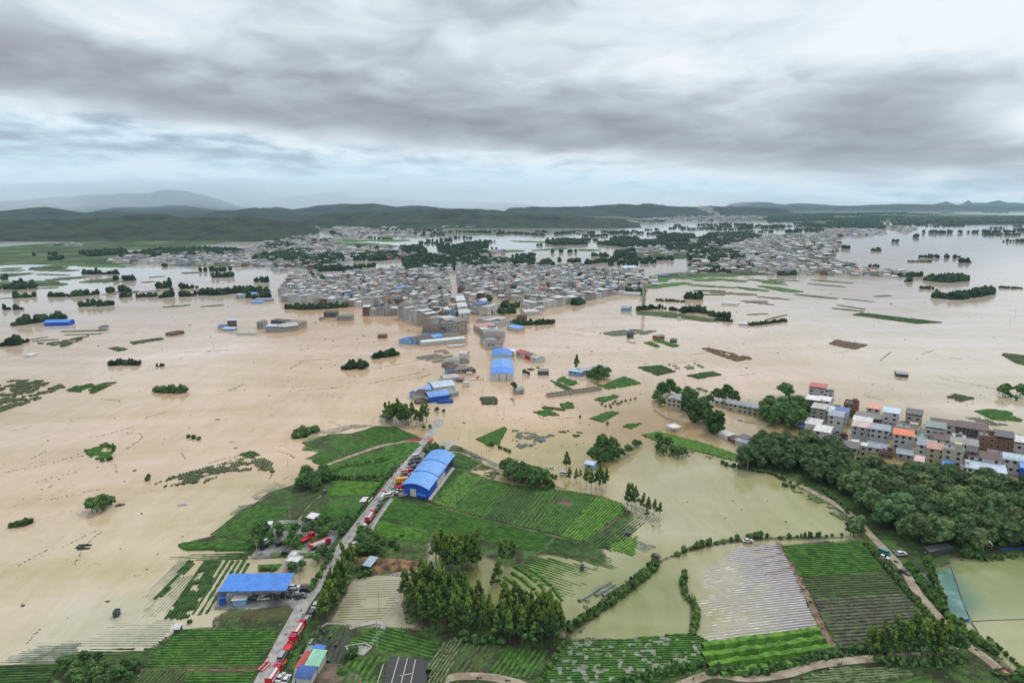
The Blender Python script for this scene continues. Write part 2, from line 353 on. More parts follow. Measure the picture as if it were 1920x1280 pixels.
LAND=[
 # fields left of the road
 [(-140,1340),(-100,1246),(118,1240),(134,1219),(268,1222),(333,1180),(400,1176),(398,1160),(438,1140),(404,1118),(414,1105),(560,1099),(588,1099),(604,1074),(614,1047),(598,1042),(480,1047),(466,1034),(430,1028),(345,1030),(335,1019),(400,1004),(455,954),(508,920),(552,906),(566,886),(614,872),(570,860),(600,846),(566,830),(622,812),(660,812),(700,798),(742,799),(778,815),(800,822),(812,830),(850,834),(880,846),(906,858),(884,884),(940,904),(1000,912),(1060,918),(1130,929),(1168,946),(1192,962),(1186,975),(1130,1018),(1138,1042),(1092,1050),(1030,1040),(1000,1044),(985,1058),(950,1062),(905,1046),(890,1020),(806,1020),(800,1054),(780,1076),(730,1078),(668,1082),(648,1112),(622,1163),(655,1174),(760,1176),(930,1185),(1050,1190),(1075,1196),(1160,1206),(1220,1202),(1260,1232),(1310,1238),(1318,1206),(1420,1196),(1532,1176),(1500,1110),(1480,1060),(1462,1022),(1560,1014),(1612,1010),(1650,1050),(1700,1110),(1775,1190),(1800,1210),(1850,1250),(1930,1330),(1500,1420),(300,1420)],
 # grove islands
 [(752,1130),(790,1090),(850,1106),(905,1148),(915,1200),(860,1200),(760,1170)],
 [(895,1150),(960,1128),(1056,1160),(1060,1215),(960,1222),(890,1200)],
 [(1015,1235),(1060,1200),(1100,1196),(1200,1204),(1280,1226),(1330,1240),(1180,1330),(1000,1330)],
 # hedge banks round the ponds
 [(1055,1190),(1062,1178),(1130,1135),(1200,1085),(1235,1052),(1245,1052),(1215,1084),(1150,1135),(1100,1176),(1075,1196)],
 [(1276,1092),(1292,1090),(1300,1120),(1312,1150),(1306,1184),(1290,1188),(1296,1150)],
 [(1055,1193),(1180,1198),(1300,1186),(1310,1192),(1180,1210),(1060,1206)],
 [(1232,1052),(1260,1040),(1300,1024),(1360,1012),(1420,1007),(1480,1006),(1600,1004),(1600,1009),(1480,1012),(1420,1013),(1360,1018),(1300,1032),(1250,1050)],
 # forest, levee and track on the right
 [(1378,874),(1400,846),(1430,835),(1500,834),(1620,868),(1760,905),(1930,940),(2100,960),(2100,1040),(1925,1040),(1860,1052),(1790,1052),(1775,1066),(1715,1078),(1750,1110),(1800,1180),(1860,1216),(1935,1290),(2000,1350),(1900,1400),(1780,1240),(1700,1130),(1650,1070),(1620,1020),(1596,985),(1560,945),(1500,912),(1470,893),(1440,882),(1400,885)],
 [(1204,816),(1236,809),(1262,815),(1320,830),(1384,852),(1372,862),(1292,842),(1240,832)],
]
land('ground','weedy farmland and banks standing clear of the flood',LAND,1.6,.34,bank,rise=.12)
ROADC=mat('wet_concrete',(.27,.265,.26),.55,.12,.3,world_=True,col2=(.36,.35,.335),spec=.4)
PATHC=mat('sandy_track',(.27,.215,.15),.8,.15,.2,world_=True,col2=(.36,.31,.235))
YARD=mat('wet_asphalt_yard',(.13,.13,.13),.35,.2,.12,world_=True,col2=(.27,.265,.26),spec=.5)
def ribbon(name,label,pts,width,z,mt,edge=0.0,cat='road',dens=3.0,thick=.35):
    """a road: centre line in photo places (or world metres when already tuples of world), laid as a raised slab"""
    w_=[Vector((*P(a,b,z),0)) for a,b in pts]
    # resample with Catmull-Rom
    out=[]
    for i in range(len(w_)-1):
        p0=w_[max(i-1,0)];p1=w_[i];p2=w_[i+1];p3=w_[min(i+2,len(w_)-1)]
        n=max(2,int((p2-p1).length/dens))
        for k in range(n):
            t=k/n; out.append(.5*((2*p1)+(p2-p0)*t+(2*p0-5*p1+4*p2-p3)*t*t+(3*p1-p0-3*p2+p3)*t**3))
    out.append(w_[-1]); mb=MB(); V=[];Fc=[]
    for i,p_ in enumerate(out):
        d=(out[min(i+1,len(out)-1)]-out[max(i-1,0)]).normalized(); nn=Vector((-d.y,d.x,0)); j=(vn(p_.x,p_.y,6,4)-.5)*edge
        a=p_+nn*(width/2+j); b=p_-nn*(width/2-j)
        V+= [(a.x,a.y,z-thick),(a.x,a.y,z),(b.x,b.y,z),(b.x,b.y,z-thick)]
    for i in range(len(out)-1):
        k=4*i
        for q_ in range(3): Fc.append((k+q_,k+q_+1,k+q_+5,k+q_+4))
    mb.add(V,Fc); 
    o=tag(mb.build(name,mt),label,cat,kind='structure'); return out
ROAD=[(470,1320),(506,1250),(548,1170),(576,1122),(600,1092),(628,1045),(652,1010),(690,962),(716,928),(745,893),(772,858),(790,834),(800,821)]
RC=ribbon('road','grey concrete road lined with fire engines and rescue cars',ROAD,5.2,.62,ROADC,thick=.8)
ribbon('road','drowned concrete road running on under the flood towards the town',[(800,821),(816,800),(826,786)],5.5,.03,ROADC,thick=.3)
ribbon('path','narrow concrete farm track curving between the fields to the road',[(565,890),(600,876),(640,861),(700,840),(735,831),(772,826),(792,829)],3.0,.5,PATHC,cat='path')
ribbon('path','sandy farm track along the bottom edge between the reeds and green rows',[(1240,1300),(1290,1277),(1340,1263),(1400,1270),(1470,1263),(1530,1247),(1600,1236),(1680,1230),(1760,1226),(1800,1200)],3.4,.75,PATHC,.6,'path')
ribbon('path','pale sandy track curving at the bottom edge beside the vegetable plots',[(815,1300),(838,1272),(880,1267),(930,1270),(985,1285),(1020,1310)],3.4,.75,PATHC,.4,'path')
ribbon('road','muddy lane on the levee between the forest and the right ponds',[(1500,908),(1540,930),(1590,960),(1630,1000),(1660,1030),(1690,1062),(1712,1096),(1738,1132),(1770,1170),(1800,1202),(1840,1226),(1880,1262),(1930,1310)],3.6,.55,PATHC,.8)
ribbon('path','reddish earth path between the striped field and the green plot',[(1458,1016),(1480,1046),(1497,1078),(1512,1112),(1530,1150),(1548,1190),(1572,1222)],2.2,.45,mat('red_earth',(.17,.10,.07),.9,.2,.3,world_=True,col2=(.26,.17,.13)),.5,'path')
ribbon('path','earth track between the groves and the pepper field',[(655,1176),(700,1166),(720,1172),(700,1200),(672,1228)],2.0,.42,ROADC,.4,'path')
ribbon('path','pale field path from the blue hall to the eucalyptus row',[(838,846),(870,850),(900,866),(950,884),(1000,900),(1060,914)],1.6,.42,PATHC,.3,'path')
ribbon('path','farm track along the fields right of the road',[(735,935),(715,962),(700,985),(692,1008)],1.6,.42,ROADC,.2,'path')
ribbon('road','flooded lane in front of the yellow school leading to the sheds',[(1352,806),(1380,826),(1410,838)],4.0,.10,PATHC)
ribbon('path','thin concrete edge path curving past the flooded plot',[(548,1290),(560,1240),(590,1190),(612,1168),(650,1170)],1.0,.46,ROADC,.1,'path')
# concrete side walls of the road
def wall_along(name,label,pts,h,th,mt,cat='wall',dash=None):
    w_=[P(a,b,.5) for a,b in pts]; mb=MB()
    for (ax,ay),(bx,by) in zip(w_,w_[1:]):
        L=math.hypot(bx-ax,by-ay); an=math.atan2(by-ay,bx-ax); n=1 if not dash else max(1,int(L/dash))
        for i in range(n):
            t=(i+.5)/n; l=L if not dash else L/n*.72
            mb.box(ax+(bx-ax)*t,ay+(by-ay)*t,-.1,l,th,h+.1,0,an)
    return tag(mb.build(name,mt),label,cat)
KERB=mat('pale_concrete',(.42,.40,.36),.8,.15,.8)
wall_along('low_wall','long yellowish concrete parapet beside the road opposite the parking yard',[(594,1096),(626,1042),(634,1030)],1.25,.3,KERB)
wall_along('low_wall','concrete parapet along the road above the parking yard junction',[(645,1020),(676,971),(720,916),(732,897)],1.25,.3,KERB)
wall_along('kerb','broken pale kerb beside the road and the weedy field',[(735,893),(762,858),(784,832)],.9,.25,KERB,'kerb',dash=6)
wall_along('kerb','pale kerb on the grove side of the road near the pickup',[(558,1166),(586,1126),(602,1104)],.9,.25,KERB,'kerb')
wall_along('kerb','pale kerb on the field side of the road behind the fire engine',[(688,994),(716,954),(738,928)],.9,.25,KERB,'kerb')
# ---------------------------------------------------------------- parking yard
def slab(name,label,poly,z,mt,cat='ground',kind='structure',th=.4):
    b=MB(); w_=PP(poly,z); 
    a=sum(w_[i][0]*w_[(i+1)%len(w_)][1]-w_[(i+1)%len(w_)][0]*w_[i][1] for i in range(len(w_)))
    if a<0: w_=w_[::-1]
    b.prism(w_,z-th,z); return tag(b.build(name,mt),label,cat,kind=kind)
slab('pavement','grey wet paving of the small roadside parking yard',[(518,975),(570,974),(600,976),(612,980),(632,980),(640,990),(634,1004),(620,1022),(612,1040),(470,1046),(478,1030),(500,1012)],.42,YARD)
slab('pavement','asphalt apron beside the blue open canopy with parked cars',[(402,1140),(414,1112),(560,1098),(602,1098),(588,1126),(566,1150),(540,1134),(470,1142)],.40,YARD)
slab('pavement','concrete apron of the blue hall with parked cars beside the road',[(748,906),(790,846),(806,852),(762,928),(734,924)],.62,YARD)
for i,(pl,lb) in enumerate([([(531,982),(545,979),(556,986),(562,994),(545,999),(532,990)],'round lawn bed in the parking yard with a pale slab'),([(560,990),(600,1000),(622,992),(620,976),(606,978),(602,992),(575,995)],'curved lawn strip with young trees in the parking yard'),
  ([(548,1030),(556,1002),(566,1000),(574,1012),(566,1030)],'narrow lawn bed between parking bays with two trees'),([(590,1012),(600,1000),(616,1000),(606,1020),(596,1018)],'small lawn bed behind the white and red fire engine'),([(508,1036),(590,1036),(588,1043),(506,1043)],'lawn strip in front of the black parked wagon'),([(484,1058),(530,1056),(520,1068),(484,1072)],'flooded planting bed with three small shrubs')]):
    slab('lawn',lb,pl,.52 if i<5 else .2,mat('lawn',(.04,.10,.02),.95,.2,.4,world_=True,col2=(.07,.15,.03),bump=.1,bscale=2),'lawn')
# ---------------------------------------------------------------- crop fields
def crop(name,dk,lt,sc_=.35):
    dk=tuple(x*1.42 for x in dk); lt=tuple(x*1.42 for x in lt)
    return mat(name,dk,.9,.2,sc_,world_=True,col2=lt,bump=.12,bscale=2.5)
C={'dark':crop('dark_leaf_crop',(.022,.052,.014),(.035,.085,.018)),'mid':crop('green_leaf_crop',(.030,.085,.014),(.048,.125,.020)),
 'bright':crop('bright_leaf_crop',(.048,.125,.014),(.080,.185,.024)),'dull':crop('thin_brown_crop',(.050,.058,.028),(.055,.085,.030)),
 'pale':crop('drowned_pale_crop',(.12,.15,.11),(.17,.20,.155)),'plastic':mat('plastic_mulch',(.36,.335,.37),.3,.2,.5,world_=True,spec=.5),
 'brown':crop('dead_stubble',(.10,.065,.04),(.15,.10,.065)),'black':mat('black_film',(.022,.023,.028),.35,.3,.5,world_=True,spec=.5),
 'purple':crop('purple_stem_crop',(.060,.055,.050),(.085,.090,.060)),'reed':crop('reed_grass',(.060,.085,.035),(.11,.14,.065),.5)}
def rows(label,poly,d,crop_='mid',pitch=1.3,h=.5,z0=.2,wet=None,drop=0.0,wid=.8,group=None,seg=1.6,name='crop_field',jag=1.0,patch=9.0):
    """parallel crop rows clipped to a field. d: a row's two ends in the photo. wet: (dry place, drowned place, depth)"""
    W=PP(poly,z0+h*.5); a=Vector(P(*d[0]));b=Vector(P(*d[1])); e=(b-a).normalized(); nx_,ny_=-e.y,e.x; sd_=abs(hash(label))%1000 if 0 else sum(map(ord,label))%997
    L=[(x*e.x+y*e.y,x*nx_+y*ny_) for x,y in W]; lo=min(q_[1] for q_ in L);hi=max(q_[1] for q_ in L)
    if wet: wa=Vector(P(*wet[0]));wb=Vector(P(*wet[1])); wd=wb-wa; wl=wd.length_squared
    mb=MB(); r=random.Random(sd_); v=lo+pitch*.5
    while v<hi:
        xs=[]
        for i in range(len(L)):
            (x1,y1),(x2,y2)=L[i],L[(i+1)%len(L)]
            if (y1>v)!=(y2>v): xs.append(x1+(x2-x1)*(v-y1)/(y2-y1))
        xs.sort()
        for x1,x2 in zip(xs[::2],xs[1::2]):
            x1+=r.uniform(-.6,.6)*jag; x2+=r.uniform(-.6,.6)*jag
            n=max(1,int((x2-x1)/seg)); 
            if x2-x1<.8: continue
            us=np.linspace(x1,x2,n+1); cx=us*e.x+v*nx_; cy=us*e.y+v*ny_
            nz=vn(cx,cy,patch,sd_); nf=vn(cx,cy,1.7,sd_+1)
            zt=z0+h*(.75+.5*nf)
            base=np.full(n+1,-.05 if wet or z0<.15 else .1)
            if wet:
                s=np.clip(((cx-wa.x)*wd.x+(cy-wa.y)*wd.y)/wl,-.3,1.3); s=s+(nz-.5)*.5; zt=zt-wet[2]*np.clip(s,0,1.3)
            live=np.ones(n+1,bool) if drop<=0 else (nz*.6+nf*.4>drop*.9)
            pv=None; W_=pitch*wid
            for i in range(n+1):
                if zt[i]<.015 or not live[i]: pv=None; continue
                hw=W_*.5*(.8+.4*nf[i])*(1 if not wet else min(1,.35+zt[i]/(h+.01)*.8)); tw=hw*.55; ox,oy=nx_,ny_; x,y=cx[i],cy[i]
                q_=len(mb.v); jz=r.uniform(-.06,.06)*h
                mb.v+= [(x-ox*hw,y-oy*hw,base[i]),(x-ox*tw,y-oy*tw,zt[i]+jz),(x+ox*tw,y+oy*tw,zt[i]-jz),(x+ox*hw,y+oy*hw,base[i])]
                if pv is not None:
                    for k in range(3): mb.f.append((pv+k,q_+k,q_+k+1,pv+k+1)); mb.m.append(0)
                pv=q_
        v+=pitch*(1+r.uniform(-.05,.05))
    if not mb.f: return
    return tag(mb.build(name,C[crop_]),label,'crop field',group,'stuff')
R_=rows
# bottom left
R_('dark green rows in the bottom left corner',[(-60,1250),(118,1241),(86,1284),(-60,1310)],((0,1262),(100,1258)),'dark')
R_('strip of half drowned rows under a bluish water film',[(0,1242),(40,1212),(150,1204),(140,1222),(120,1239),(60,1241)],((0,1230),(140,1226)),'pale',1.1,.3,.0,((60,1240),(60,1200),.5))
R_('half drowned dark rows beside the pale corner hut',[(140,1216),(300,1213),(268,1251),(128,1249)],((140,1232),(280,1232)),'dark',1.5,.45,.0,((200,1252),(200,1190),.5),drop=.15)
R_('ghostly drowned rows under shallow tan water left of the green plot',[(90,1162),(330,1160),(298,1212),(30,1212)],((90,1190),(300,1190)),'pale',1.3,.18,-.02,((180,1230),(180,1140),.3),drop=.28,wid=.4)
R_('bright green leaf rows with two flooded furrows by the road end',[(333,1181),(522,1178),(488,1246),(272,1251)],((320,1210),(510,1208)),'mid',1.35,.5,.15,drop=.12)
R_('thin brownish rows at the bottom beside the scrub',[(268,1256),(350,1253),(343,1310),(225,1310)],((305,1256),(270,1290)),'dull')
R_('low green rows at the bottom next to the road',[(353,1262),(476,1259),(458,1310),(330,1310)],((350,1270),(480,1268)),'mid')
R_('bare muddy rows between two plots at the bottom',[(270,1250),(484,1248),(478,1258),(262,1258)],((300,1254),(480,1253)),'brown',1.6,.2)
G4='long flooded strips by the blue canopy'
R_('palest of the flooded strips, almost under water',[(335,1050),(366,1049),(265,1157),(228,1157)],((365,1050),(262,1155)),'pale',1.1,.3,0,((365,1050),(230,1160),.32),drop=.34,wid=.5,group=G4)
R_('narrow dark double strip between drowned rows',[(352,1050),(368,1050),(312,1110),(284,1128)],((365,1050),(290,1125)),'dark',1.5,.5,.1,drop=.2,group=G4)
R_('broken drowned rows beside the dense green strip',[(330,1080),(376,1078),(308,1155),(262,1156)],((375,1070),(290,1155)),'pale',1.3,.35,.0,((380,1070),(270,1160),.3),drop=.3,wid=.5,group=G4)
R_('dense green strip with ragged flooded holes',[(384,1050),(418,1050),(352,1158),(308,1157)],((400,1050),(330,1155)),'dark',1.1,.55,.15,drop=.3,wid=1.0,group=G4,patch=4)
R_('dark rows separated by pale water beside the canopy',[(420,1050),(468,1050),(458,1072),(412,1110),(396,1150),(358,1150)],((440,1050),(378,1150)),'dark',2.4,.55,.0,((450,1050),(378,1158),.4),group=G4,wid=.7)
R_('thin dark rows above the long flooded strips',[(318,1040),(468,1036),(466,1048),(316,1049)],((330,1044),(460,1041)),'dark',1.5,.4,.0,((470,1040),(310,1045),.35))
R_('ragged weed strip left of the parking yard',[(330,1019),(400,1015),(468,1018),(466,1030),(350,1030)],((340,1024),(460,1022)),'mid',1.0,1.0,.1,drop=.25,wid=1.1,patch=4)
R_('green wedge of diagonal rows at the flood edge',[(402,1004),(480,946),(540,950),(502,1012),(455,1012)],((430,1005),(500,946)),'mid',1.4)
R_('patchy drowned rows along the flood edge wedge',[(392,1000),(455,955),(478,945),(404,1002)],((398,1002),(470,946)),'dark',1.5,.35,.0,drop=.4)
R_('dark rows running down to the flood by the broad trees',[(480,945),(526,914),(552,925),(516,975),(482,975)],((490,972),(540,918)),'dark',1.4,.5,.1,((530,960),(470,930),.5))
R_('purplish rows left of the bright square plot',[(554,925),(602,924),(618,932),(592,972),(530,973)],((540,972),(585,925)),'dull',1.3)
R_('bright green square plot below the broad trees',[(625,901),(712,904),(702,928),(612,929)],((620,915),(705,916)),'bright',1.2,.4)
R_('paler flooded green plot beside the white tarpaulin',[(612,931),(695,931),(684,949),(600,950)],((610,940),(690,940)),'mid',1.2,.35,.05,drop=.38,wid=1)
R_('green plot above the parking yard',[(598,951),(682,953),(668,975),(584,974)],((590,962),(675,963)),'mid',1.2)
R_('large plot of oblique rows at the flood edge above the farm track',[(572,829),(620,813),(655,821),(722,829),(702,834),(604,871),(586,865),(600,847),(566,843)],((600,866),(715,829)),'mid',1.4,.5,.1,((650,850),(580,822),.62))
R_('darker drowned corner rows beside the bush clump',[(566,830),(622,813),(640,820),(592,842)],((575,842),(630,817)),'dark',1.5,.35,0,drop=.35)
R_('rows in front of the flooded trees above the track',[(662,815),(700,800),(738,800),(780,818),(742,831),(724,831)],((670,815),(750,815)),'mid',1.4)
R_('weedy unmown field between the farm track and the road',[(602,880),(768,829),(788,834),(738,884),(714,902),(640,898),(590,896)],((610,890),(770,835)),'mid',1.5,1.1,.0,drop=.1,wid=1.25,name='weed_field',patch=5)
# right of the road
R_('small green plot behind the blue hall',[(838,848),(858,848),(905,866),(880,879),(851,873)],((850,872),(880,852)),'mid')
R_('drowned strip of rows beside the field path behind the hall',[(858,840),(945,872),(938,883),(900,868),(850,845)],((860,842),(940,878)),'pale',1.5,.3,.0,drop=.3)
R_('flooded grey rows next to the field path',[(882,882),(905,868),(938,885),(925,898)],((885,884),(928,890)),'dull',1.6,.25,.0,drop=.4)
R_('dark strip of rows along the blue hall',[(850,878),(868,884),(825,938),(803,934)],((858,882),(812,934)),'dark',1.2)
GM='rows of the large field right of the blue hall'
R_('bright first plot of the large field by the hall',[(870,885),(907,895),(848,954),(806,941)],((889,890),(829,948)),'bright',1.5,group=GM)
R_('second plot with a pale furrow in the large field',[(909,896),(960,908),(905,970),(850,955)],((934,902),(877,962)),'mid',1.5,drop=.12,group=GM)
R_('third plot of dark rows in the large field',[(962,908),(1011,914),(956,983),(907,971)],((987,911),(931,977)),'dark',1.7,group=GM)
R_('plot with white furrows amid the large field',[(1013,914),(1060,919),(1002,993),(958,983)],((1036,916),(980,988)),'mid',2.2,wid=.6,z0=.15,group=GM)
R_('plot round the bare patch in the large field',[(1062,919),(1120,929),(1048,1003),(1004,993)],((1090,924),(1026,998)),'mid',1.5,drop=.14,group=GM)
R_('bright plot before the last one in the large field',[(1122,930),(1162,941),(1176,955),(1092,1015),(1050,1004)],((1145,938),(1072,1010)),'bright',1.5,group=GM)
R_('last plot drowning at the pond edge of the large field',[(1178,957),(1212,968),(1216,978),(1140,1030),(1094,1017)],((1195,963),(1117,1024)),'dark',1.5,.5,.12,((1140,1010),(1225,975),.6),group=GM)
R_('long dark band of rows below the large field',[(740,934),(802,946),(1040,1006),(1016,1036),(880,1008),(805,992),(712,974)],((740,945),(1020,1015)),'mid',1.3)
R_('short bright rows beside the road grass',[(714,978),(806,996),(800,1016),(700,1006)],((715,985),(800,1005)),'bright',1.3)
R_('dark green band sinking into the pond on its right',[(1043,1007),(1090,1018),(1130,1036),(1170,1060),(1150,1066),(1020,1034)],((1040,1012),(1150,1050)),'dark',1.2,.5,.1,((1080,1020),(1165,1060),.6))
R_('half drowned rows with white water between them',[(998,1040),(1140,1068),(1066,1122),(1038,1108),(965,1062)],((1000,1048),(1120,1085)),'mid',1.7,.45,.0,((990,1046),(1120,1110),.50),wid=.65)
R_('triangle of green rows in the pond corner',[(1140,1030),(1166,1006),(1196,1006),(1188,1040)],((1150,1030),(1185,1008)),'bright',1.5,.4,.05,drop=.25)
R_('small drowned diamond of pale rows in the pond',[(1192,1012),(1230,1024),(1210,1034),(1190,1026)],((1192,1014),(1225,1028)),'pale',1.3,.2,.02,drop=.2)
R_('sparse tall plants standing in the shallow pond corner',[(1080,1128),(1150,1082),(1185,1088),(1098,1140)],((1085,1130),(1160,1085)),'pale',2.2,.8,.0,drop=.5,seg=.9)
R_('mottled vegetable field with grey water glinting between plants',[(1082,1200),(1190,1196),(1300,1186),(1332,1204),(1334,1240),(1180,1300),(1005,1300),(1060,1205)],((1050,1240),(1320,1236)),'mid',1.15,.75,.0,drop=.40,wid=.85,seg=.45,patch=1.3,jag=.3)
slab('wet_ground','shallow grey water standing under the mottled vegetable field',[(1084,1201),(1190,1198),(1298,1189),(1326,1206),(1326,1238),(1180,1290),(1020,1290),(1062,1206)],.42,mat('puddled_soil',(.075,.11,.05),.25,.2,.7,world_=True,col2=(.20,.22,.17),spec=.5),'ground','structure',.3)
R_('striped mulch field of lilac plastic ridges',[(1384,1024),(1458,1018),(1480,1052),(1500,1092),(1528,1170),(1530,1176),(1400,1192),(1314,1202),(1318,1150),(1300,1110),(1330,1060)],((1330,1150),(1520,1130)),'plastic',1.5,.34,.03,((1500,1110),(1300,1085),.36),wid=.62,name='mulch_field')
R_('drowned upper corner of the striped mulch field',[(1380,1024),(1456,1018),(1490,1072),(1440,1080)],((1390,1040),(1480,1034)),'brown',2.0,.35,.0,((1490,1060),(1350,1060),.45),wid=.4,name='mulch_field')
R_('dark green upper half of the plot beside the red path',[(1464,1021),(1612,1014),(1655,1070),(1500,1082)],((1490,1050),(1640,1042)),'mid',1.5,.6)
R_('faded middle band of the plot beside the red path',[(1501,1084),(1657,1072),(1690,1110),(1522,1120)],((1510,1100),(1670,1092)),'dull',1.6,.6,.1,drop=.12)
R_('purplish thin lower rows of the plot beside the red path',[(1524,1122),(1692,1112),(1736,1168),(1690,1185),(1576,1218),(1548,1172)],((1530,1150),(1710,1138)),'purple',2.0,.6,.1,drop=.08)
R_('tall bright hedge like rows of bushes',[(1320,1206),(1532,1178),(1562,1216),(1500,1240),(1420,1262),(1345,1262),(1316,1236)],((1330,1222),(1540,1192)),'bright',4.6,1.8,.1,wid=.82,seg=1.0,patch=3)
R_('dark pepper rows below the flooded square plot',[(700,1174),(758,1180),(760,1190),(824,1204),(808,1234),(738,1219),(662,1202)],((700,1185),(812,1214)),'mid',1.7)
R_('tall pale cane field at the bottom middle',[(842,1200),(868,1200),(862,1216),(842,1268),(806,1300),(803,1252),(818,1228)],((860,1204),(810,1278)),'reed',1.1,1.9,.0,wid=1.1,seg=.8,jag=1.5,name='cane_field')
R_('thin rows with pale furrows beside the cane field',[(872,1206),(946,1212),(894,1268),(846,1268)],((908,1209),(868,1266)),'dull',2.0,.45,.1)
R_('green furrowed plot under the big grove',[(948,1214),(1028,1218),(998,1272),(914,1266)],((990,1216),(952,1268)),'mid',1.8,.45)
R_('mixed vegetable beds at the bottom middle',[(650,1240),(706,1226),(716,1234),(690,1300),(610,1300)],((690,1232),(652,1290)),'mid',2.2,.6,.1,drop=.2)
R_('black film beds with weeds beside the small basin',[(598,1180),(640,1176),(662,1196),(640,1240),(596,1240),(578,1220)],((625,1180),(595,1238)),'black',2.2,.18,.3,wid=.9,name='mulch_field')
R_('weeds growing between the black film beds',[(600,1180),(646,1178),(650,1200),(636,1236),(590,1240)],((625,1180),(595,1238)),'dull',3.4,.7,.3,drop=.42,wid=.4,seg=.8,name='weeds')
R_('reed patch below the sandy track at the bottom right',[(1450,1290),(1560,1254),(1650,1250),(1720,1262),(1650,1280),(1620,1310),(1440,1320)],((1480,1275),(1680,1262)),'reed',1.2,1.1,.0,wid=1.15,seg=.8,name='reed_bed')
R_('curved vegetable beds at the bottom right',[(1660,1282),(1722,1266),(1752,1278),(1760,1310),(1640,1310)],((1670,1290),(1740,1268)),'mid',2.6,.5,.1,wid=.6)
def arc(label,pts,w_=1.6,h=.9,mt='mid',drop=0.0,g=None):
    V=[Vector((*P(a,b),0)) for a,b in pts]; mb=MB(); out=[]
    for a,b in zip(V,V[1:]):
        n=max(1,int((b-a).length/1.0)); out+=[a.lerp(b,i/n) for i in range(n)]
    out.append(V[-1]); pv=None
    for i,p_ in enumerate(out):
        d=(out[min(i+1,len(out)-1)]-out[max(i-1,0)]).normalized(); nn=Vector((-d.y,d.x)); nf=rnd.random(); hw=w_*.5*(.7+.6*nf); zt=h*(.6+.7*rnd.random())
        if rnd.random()<drop: pv=None; continue
        q_=len(mb.v); mb.v+=[(p_.x-nn.x*hw,p_.y-nn.y*hw,-.05),(p_.x-nn.x*hw*.6,p_.y-nn.y*hw*.6,zt),(p_.x+nn.x*hw*.6,p_.y+nn.y*hw*.6,zt*.9),(p_.x+nn.x*hw,p_.y+nn.y*hw,-.05)]
        if pv is not None:
            for k in range(3): mb.f.append((pv+k,q_+k,q_+k+1,pv+k+1)); mb.m.append(0)
        pv=q_
    return tag(mb.build('crop_row',C[mt]),label,'crop row',g)
GA='curved rows standing in the flooded plot'
for i,pts in enumerate([[(982,1062),(1010,1078),(1036,1100),(1054,1126)],[(964,1062),(990,1078),(1016,1100),(1034,1122),(1042,1132)],[(956,1072),(980,1086),(1004,1108),(1020,1128),(1028,1136)],[(946,1082),(964,1094),(988,1114),(1000,1128)],[(930,1086),(946,1100),(966,1120)]]):
    arc('%s curved green row standing in the flooded plot, counted from the pond side'%['first','second','third','fourth','fifth'][i],pts,1.7,.8,'mid',.05,GA)
# drowned square plot in the grove corner
R_('last ripples of drowned rows in the pale square plot',[(664,1090),(765,1085),(750,1125),(710,1166),(628,1162)],((640,1140),(740,1136)),'dull',1.6,.07,-.01,drop=.40,wid=.2)
R_('marshy weeds along the pond shore below the forest track',[(1450,888),(1478,895),(1530,917),(1596,970),(1580,975),(1540,950),(1480,915)],((1460,895),(1580,960)),'reed',1.4,.5,.0,drop=.46,wid=1.2,seg=.9,patch=4,name='reed_bed')
ribbon('path','brown earth balk between the large field and the long dark band',[(742,932),(802,944),(920,974),(1040,1005),(1090,1018)],.9,.36,dirt,.4,'path')
ribbon('path','earth balk crossing the bands down to the curved rows',[(1042,1004),(1012,1034),(985,1052),(965,1062)],1.0,.5,dirt,.4,'path')
ribbon('path','brown balk in the last plots of the large field',[(1180,956),(1140,986),(1095,1018)],.8,.5,dirt,.3,'path')
ribbon('path','earth balk between hall strip and bright first plot',[(872,884),(836,932),(826,944)],1.0,.5,dirt,.3,'path')
ribbon('path','ditch line below the road field edge',[(604,926),(578,950),(560,974)],.8,.48,PATHC,.2,'path')
R_('drowned fringe of rows off the parking yard wedge',[(425,968),(500,905),(556,888),(552,905),(478,945)],((440,960),(540,896)),'pale',1.3,.3,.05,((500,935),(470,915),.3),drop=.36,wid=.4)
R_('drowned fringe of rows above the oblique plot',[(560,832),(600,806),(660,795),(700,797),(625,812)],((575,828),(660,799)),'pale',1.4,.3,.05,((650,812),(610,800),.3),drop=.36,wid=.4)
R_('drowned fringe of rows off the last plot by the pond',[(1168,940),(1215,955),(1262,985),(1232,1004),(1212,968)],((1190,950),(1160,985)),'pale',1.4,.3,.05,((1190,960),(1250,985),.3),drop=.36,wid=.4)
